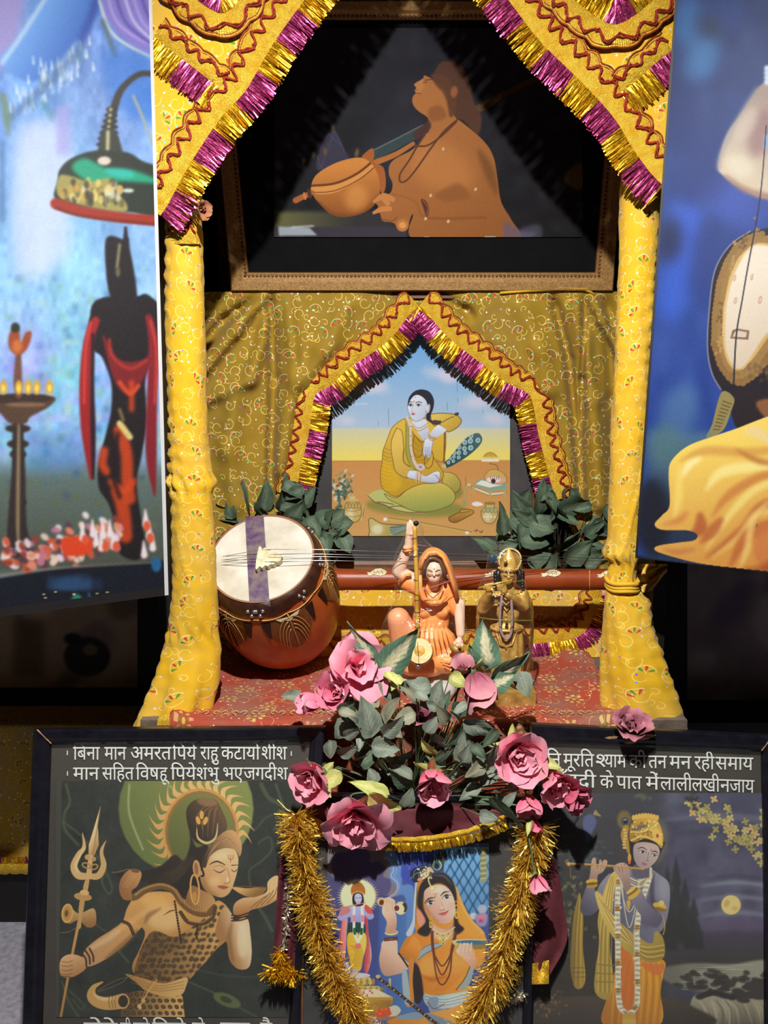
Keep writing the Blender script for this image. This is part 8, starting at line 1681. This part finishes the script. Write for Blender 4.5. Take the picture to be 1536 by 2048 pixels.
RS = [('large open pink rose left of the orange statuette, highest of the bouquet', 716, 1334, 1.47, 58, (.25, -.85, .35), 1.0, 1, 'petal', (3, 4, 5), 1),
      ('cupped deep-pink rose tucked under the highest open rose', 674, 1382, 1.455, 44, (-.35, -.85, .3), .55, 2, 'petal_deep', (3, 4, 4), 1),
      ('pink rosebud pointing left across the red altar cloth', 622, 1406, 1.45, 34, (-.92, -.35, .12), .25, 3, 'petal', (3, 3), 1),
      ('drooping pink rosebud in front of the gilded flute-player statuette', 955, 1378, 1.45, 54, (.25, -.55, -.75), .22, 4, 'petal_dusty', (3, 4), 1),
      ('pale folded pink bud between the two statuettes, its lime sepals showing', 925, 1338, 1.47, 34, (-.1, -.5, .85), .3, 14, 'petal_dusty', (2, 3), 1),
      ('dark dusty rose seen edge-on in the middle of the leaves', 838, 1432, 1.43, 34, (-.1, -.5, .8), .8, 5, 'petal_dry', (3, 4), 1),
      ('biggest rounded pink rose hanging over the corner of the moonlit print', 1036, 1512, 1.385, 66, (.15, -.88, .05), .65, 6, 'petal', (3, 5, 6), 1),
      ('layered pink rose just below the biggest rounded rose', 1112, 1568, 1.372, 46, (.3, -.85, -.3), .55, 7, 'petal', (3, 4, 4), 1),
      ('ruffled pink rose at the far right end of the bouquet', 1150, 1596, 1.365, 40, (.65, -.7, -.2), .6, 8, 'petal_deep', (3, 4, 4), 1),
      ('small pale pink rose next to a long dark leaf', 1058, 1614, 1.362, 34, (-.05, -.8, -.5), .5, 9, 'petal', (3, 4), 1),
      ('half-closed pink bud sitting on top of the right arm of the tinsel', 1068, 1652, 1.355, 24, (.1, -.5, -.8), .35, 10, 'petal_deep', (3, 3), 0),
      ('tightly ruffled pink rose at the bottom centre of the bouquet', 866, 1568, 1.372, 52, (.05, -.85, -.25), .4, 11, 'petal', (4, 5, 5), 1),
      ('folded pink rose beside the end of the verse on the left print', 624, 1560, 1.38, 54, (-.5, -.8, .05), .7, 12, 'petal', (3, 4, 4), 1),
      ('wide-open pink rose with flared petals, lowest of the bouquet', 712, 1650, 1.345, 74, (.1, -.9, -.25), 1.1, 13, 'petal', (3, 5, 5), 1)]
for lb, u, v, Y, rp, ax, op, sd_, mt, ly, sp_ in RS: rose('rose', lb, u, v, Y, rp * (1.22 if rp < 60 else 1.06), ax, op, sd_, M[mt], VM + Vector((0, 0, -.03)), ly, GR, bool(sp_), bend=(0, -.01, .03))
rose('rose', 'small pink bud dangling on a long bare stem in front of the right tinsel', 1076, 1768, 1.315, 34, (.25, -.35, -.9), .45, 21, M['petal'], PY(1056, 1668, 1.345), (2, 3), GR, True)
rose('dried_rose', 'dried maroon-pink rose stuck on the top bar of the right frame', 1262, 1452, 1.47, 50, (.05, -.45, .88), .85, 22, M['petal_dry'], None, (3, 4, 4), None, False, 1.6)
rose('dried_rose', 'withered brown rose tucked at the top of the left wrapped post', 405, 418, 1.585, 24, (.75, -.6, -.1), .8, 23, M['petal_brown'], PY(385, 430, 1.61), (3, 4), None, False, 1.6)
def spray(name, label, root, items, mat, seed, stemmat='stem', group=None, fill=None):
    """items: (base u, base v, tip u, tip v, width px, depth[, material])"""
    rng = random.Random(seed); t = thing(name, label, 'leaves', Vector(root), group); t['kind'] = 'thing'; its = list(items)
    if fill:
        poly_, n, Y0, Y1, s0, s1 = fill
        while n > 0:
            u, v = rng.uniform(min(p[0] for p in poly_), max(p[0] for p in poly_)), rng.uniform(min(p[1] for p in poly_), max(p[1] for p in poly_)); ins = False
            for i in range(len(poly_)):
                a, c = poly_[i], poly_[i - 1]
                if (a[1] > v) != (c[1] > v) and u < (c[0] - a[0]) * (v - a[1]) / (c[1] - a[1]) + a[0]: ins = not ins
            if not ins: continue
            n -= 1; s_ = rng.uniform(s0, s1); an = rng.uniform(0, 6.28); its.append((u - math.cos(an) * s_ / 2, v - math.sin(an) * s_ / 2, u + math.cos(an) * s_ / 2, v + math.sin(an) * s_ / 2, s_ * rng.uniform(.5, .9), rng.uniform(Y0, Y1)))
    for it in its:
        u0, v0, u1, v1, w_, Y = it[:6]; m = M[it[6]] if len(it) > 6 else M[rng.choice([mat] * 6 + ['leaf_dark', 'leaf_dark', 'leaf_olive'])] if mat == 'leaf_grey' else M[mat]
        B = PY(u0, v0, Y + rng.uniform(-.005, .012)); T_ = PY(u1, v1, Y - rng.uniform(-.004, .018))
        leaf(t, B, T_, w_ * pxM(Y, B.z - CZ), (rng.uniform(-.9, .9), -1 if len(it) == 6 and rng.random() < .6 else -.6, rng.uniform(-.5, 1.0)), m, rng, heart=.5)
        b = MB(); e = Vector(root); md = (B + e) / 2 + Vector((rng.uniform(-.012, .012), rng.uniform(0, .01), rng.uniform(-.005, .02)))
        b.tube([Vector(q) for q in catmull([B, md, e], 6)], .0011, 5); b.build('stem', M[stemmat], t, True)
    return t
rt = VM + Vector((0, 0, -.02))
spray('variegated_leaves', 'two large cream-centred leaves rising beside the highest pink rose', PY(770, 1400, 1.47), [(752, 1318, 688, 1250, 36, 1.475), (765, 1345, 838, 1262, 70, 1.47)], 'leaf_var', 31)
spray('variegated_leaves', 'cream-centred leaves spread in front of the gilded statuette', PY(930, 1420, 1.47), [(980, 1335, 962, 1240, 62, 1.475), (985, 1355, 1063, 1312, 54, 1.47), (960, 1330, 936, 1292, 30, 1.48), (985, 1372, 1030, 1350, 46, 1.465), (1040, 1345, 1058, 1396, 40, 1.48, 'leaf_grey')], 'leaf_var', 32)
spray('leaf_spray', 'single dull green leaf lying on the red cloth beside the pink rosebud', PY(650, 1420, 1.47), [(606, 1400, 566, 1388, 38, 1.475)], 'leaf_grey', 33)
spray('leaf_spray', 'grey-green leaves on the left side of the rose bouquet', rt, [(742, 1470, 728, 1392, 62, 1.41), (700, 1440, 670, 1480, 44, 1.43), (770, 1440, 790, 1395, 38, 1.43), (745, 1490, 800, 1500, 44, 1.40), (740, 1440, 700, 1400, 40, 1.45), (790, 1405, 760, 1350, 40, 1.46), (680, 1545, 640, 1580, 34, 1.39, 'leaf_lime'), (740, 1590, 800, 1625, 60, 1.355, 'leaf_lime'), (775, 1590, 700, 1560, 36, 1.36, 'leaf_lime'), (800, 1352, 782, 1380, 26, 1.455, 'leaf_lime'), (770, 1345, 800, 1370, 28, 1.452, 'leaf_lime')], 'leaf_grey', 34, fill=([(680, 1400), (800, 1390), (830, 1600), (700, 1600), (640, 1530)], 27, 1.39, 1.46, 26, 54))
spray('leaf_spray', 'grey-green leaves in the centre of the rose bouquet above the ruffled rose', rt, [(868, 1420, 880, 1360, 48, 1.43), (905, 1420, 950, 1412, 40, 1.44), (855, 1390, 815, 1360, 44, 1.45), (860, 1372, 800, 1378, 40, 1.455), (900, 1352, 935, 1372, 34, 1.45, 'leaf_lime'), (870, 1510, 840, 1480, 30, 1.39, 'leaf_lime')], 'leaf_grey', 35, fill=([(790, 1360), (900, 1360), (960, 1500), (940, 1560), (800, 1520)], 22, 1.38, 1.46, 26, 52))
spray('leaf_spray', 'grey-green and dark leaves at the right of the rose bouquet', rt, [(930, 1440, 1004, 1478, 46, 1.40), (985, 1595, 1040, 1660, 44, 1.36, 'leaf_dark'), (1010, 1610, 1030, 1585, 22, 1.36), (960, 1630, 995, 1640, 30, 1.36), (1090, 1525, 1125, 1535, 26, 1.38, 'leaf_lime'), (1100, 1560, 1080, 1540, 22, 1.37, 'leaf_lime'), (1062, 1640, 1052, 1672, 14, 1.35, 'leaf_lime')], 'leaf_grey', 36, fill=([(900, 1440), (1000, 1470), (1030, 1560), (990, 1620), (920, 1600), (890, 1500)], 24, 1.37, 1.43, 26, 54))
spray('ivy_spray', 'dark green artificial ivy standing behind the gourd of the lute', PY(590, 1160, 1.99), [(495, 1030, 478, 965, 44, 1.97), (520, 1025, 540, 965, 46, 1.97), (560, 1020, 580, 950, 50, 1.965), (600, 1025, 596, 975, 44, 1.965), (500, 1030, 432, 1035, 34, 1.98), (460, 1030, 430, 1010, 26, 1.98), (600, 1060, 560, 1035, 44, 1.96), (615, 1035, 640, 1075, 44, 1.95), (640, 1050, 665, 1018, 46, 1.955), (668, 1050, 705, 1045, 50, 1.95), (655, 1045, 690, 1020, 44, 1.955), (600, 1060, 640, 1095, 44, 1.95), (650, 1070, 652, 1108, 40, 1.945), (680, 1070, 702, 1105, 42, 1.945), (690, 1060, 672, 1095, 40, 1.95), (640, 1120, 668, 1128, 22, 1.94), (575, 1040, 610, 1005, 40, 1.96), (540, 1035, 505, 1010, 40, 1.97)], 'leaf_dark', 37, 'stemdark', fill=([(440, 1020), (480, 980), (600, 980), (690, 1040), (700, 1100), (640, 1110)], 16, 1.95, 1.985, 34, 50))
spray('ivy_spray', 'dark green artificial ivy bunched before the right side of the ascetic painting', PY(1110, 1165, 1.99), [(1005, 1068, 1004, 1005, 36, 1.94), (1075, 1030, 1096, 958, 46, 1.96), (1060, 1040, 1024, 985, 44, 1.965), (1040, 1010, 1060, 980, 40, 1.97), (1120, 1020, 1180, 1005, 48, 1.955), (1130, 1035, 1092, 1000, 44, 1.96), (1140, 980, 1160, 1030, 40, 1.965), (1060, 1050, 1110, 1060, 50, 1.95), (1040, 1080, 1100, 1085, 50, 1.945), (1100, 1100, 1165, 1070, 54, 1.945), (1130, 1120, 1190, 1085, 50, 1.94), (1150, 1110, 1215, 1110, 44, 1.945), (1190, 1040, 1225, 1070, 36, 1.96), (1215, 1010, 1228, 1050, 34, 1.965), (990, 1100, 945, 1072, 30, 1.94), (1000, 1110, 1035, 1085, 34, 1.94), (1010, 1120, 975, 1096, 30, 1.935), (1060, 1130, 1100, 1105, 46, 1.935), (1110, 1135, 1060, 1115, 44, 1.93), (1170, 1130, 1205, 1120, 30, 1.935)], 'leaf_dark', 38, 'stemdark', fill=([(1020, 1000), (1100, 970), (1200, 1020), (1210, 1110), (1060, 1125), (1010, 1080)], 26, 1.94, 1.985, 34, 54))
# ------------------------------------------------------------------ maroon cloth over the middle frame
M['maroon'] = simple('maroon_cloth', (104, 40, 48), .8, vscale=30, rgb2=(80, 26, 34), bump=.3, bscale=400)
t = thing('draped_scarf', 'maroon scarf with gold and silver fringe draped over the middle frame', 'scarf', PLM(830, 1592, .02))
def hang(u): q = (u - 612) / 400.0; return 1638 + 46 * math.sin(math.pi * max(0, min(1, q))) ** .8
b = MB(); G = []; UV = []
for q in np.linspace(0, 1, 14):
    G.append([(PLM(u, 1607 + (hang(u) - 1607) * q, .022 + .006 * math.sin(q * 3 + u * .03) + .004 * noise.noise(Vector((u * .03, q * 3, 1)))) if q > .08 else PLM(u, 1606, .014)) for u in np.linspace(606, 1016, 70)])
b.grid(G); b.build('scarf_panel', M['maroon'], t, True)
nP = PLM.n
trim(t, [PLM(u, hang(u) + 1, .026) for u in np.linspace(612, 1012, 14)], 1, w=.010, L=.016, nrm=nP, block=9.0, squig=False, lift=.002)
rg2 = random.Random(5); b = MB()
for k in range(70):
    u = rg2.choice([rg2.uniform(620, 690), rg2.uniform(930, 1012)]); a = PLM(u, hang(u), .030); e = a + Vector((rg2.uniform(-.003, .003), -.002, -.018)); b.add([a, a + Vector((.0022, 0, 0)), e + Vector((.0022, 0, 0)), e], [(0, 1, 2, 3)])
b.build('silver_fringe', M['silverfoil'], t)
def tail(pl, pts_l, pts_r, off, nm):
    b = MB(); A = catmull(pts_l, 5); B_ = catmull(pts_r, 5); G = []
    for i, (a, c) in enumerate(zip(A, B_)): G.append([pl(a[0] + (c[0] - a[0]) * q, a[1] + (c[1] - a[1]) * q, off + .006 * math.sin(q * 9 + i * .25) + .004 * noise.noise(Vector((q * 4, i * .2, 3)))) for q in np.linspace(0, 1, 16)])
    b.grid(G); return b.build(nm, M['maroon'], t, True)
tail(PLL, [(566, 1660), (556, 1760), (550, 1860), (544, 1940)], [(604, 1650), (604, 1760), (600, 1860), (592, 1945)], .034, 'hanging_end')
tail(PLR, [(1048, 1690), (1042, 1780), (1036, 1880), (1030, 1960)], [(1112, 1720), (1126, 1800), (1134, 1880), (1100, 1950)], .034, 'hanging_end')
def tassel(pl, path, off, w_, n_, ln, mats, nm):
    b = MB(); P = resample([pl(u, v, off) for u, v in path], .002); rg_ = random.Random(len(P))
    for p in P:
        for k in range(n_):
            d = Vector((rg_.gauss(0, 1), rg_.gauss(-.5, .6), rg_.gauss(-.6, .7))).normalized() * rg_.uniform(.4, 1) * ln; s_ = d.cross(Vector((rg_.gauss(0, 1), rg_.gauss(0, 1), rg_.gauss(0, 1)))).normalized() * w_
            b.add([p - s_, p + s_, p + d + s_, p + d - s_], [(0, 1, 2, 3)])
    return b.build(nm, mats, t)
tassel(PLL, [(574, 1650), (580, 1740), (576, 1800), (572, 1860), (562, 1915)], .045, .0009, 5, .012, M['silverfoil'], 'tinsel_cord')
tassel(PLL, [(542, 1940), (566, 1936), (592, 1944)], .046, .0011, 22, .030, M['goldfoil'], 'gold_tassel'); tassel(PLL, [(560, 1900), (562, 1945)], .047, .0010, 10, .022, M['goldfoil'], 'gold_tassel')
b = MB(); G = [[PLR(1032 + 66 * q, 1934 - 14 * q + (36 + 12 * q) * r_, .042 + .007 * math.sin(q * 14 + r_ * 2) + .006 * noise.noise(Vector((q * 6, r_ * 3, 0)))) for q in np.linspace(0, 1, 14)] for r_ in np.linspace(0, 1, 6)]; b.grid(G, [[(q.x, q.z) for q in r_] for r_ in G]); b.build('gold_hem', M['lace'], t, True)
tassel(PLR, [(1000, 1984), (1022, 1990), (1046, 1986)], .046, .0010, 12, .018, M['silverfoil'], 'silver_tassel')
# ------------------------------------------------------------------ tinsel garland round the middle frame
def tinsel():
    P = [(592, 1628), (598, 1680), (610, 1745), (626, 1810), (640, 1870), (662, 1935), (692, 1995), (720, 2050), (760, 2110), (820, 2140), (880, 2120), (930, 2060), (962, 2010), (992, 1945), (1014, 1880), (1034, 1810), (1050, 1745), (1066, 1690), (1076, 1650)]
    C_ = resample([PLM(u, v, .040) for u, v in catmull(P, 5)], .0011); rg_ = random.Random(77)
    tg = None; b = MB(); n = len(C_)
    for i, p in enumerate(C_):
        tn = (C_[min(n - 1, i + 4)] - C_[max(0, i - 4)]).normalized(); X = tn.orthogonal().normalized(); Z = tn.cross(X)
        for k in range(11):
            a = rg_.uniform(0, 6.283); rad = X * math.cos(a) + Z * math.sin(a)
            if rad.dot(PLM.n) < -.35: continue
            L = rg_.uniform(.026, .041) * (1 + .12 * math.sin(i * .05)); d = (rad + tn * rg_.gauss(-.25, .35)).normalized(); s_ = d.cross(Vector((rg_.gauss(0, 1), rg_.gauss(0, 1), rg_.gauss(0, 1)))).normalized() * rg_.uniform(.00055, .0011); m = p + d * L * .55; e = p + d * L + tn * rg_.gauss(0, .005) + Vector((0, 0, -.003))
            b.add([p - s_, p + s_, m - s_, m + s_, e - s_ * .7, e + s_ * .7], [(0, 1, 3, 2), (2, 3, 5, 4)])
    o = b.build('tinsel_garland', M['tinsel']); tag(o, 'shaggy gold tinsel garland looped round the middle framed print', 'garland')
    b = MB(); b.tube(C_[::6], .0022, 6); b.build('core_string', M['cord'], o, True)
tinsel()
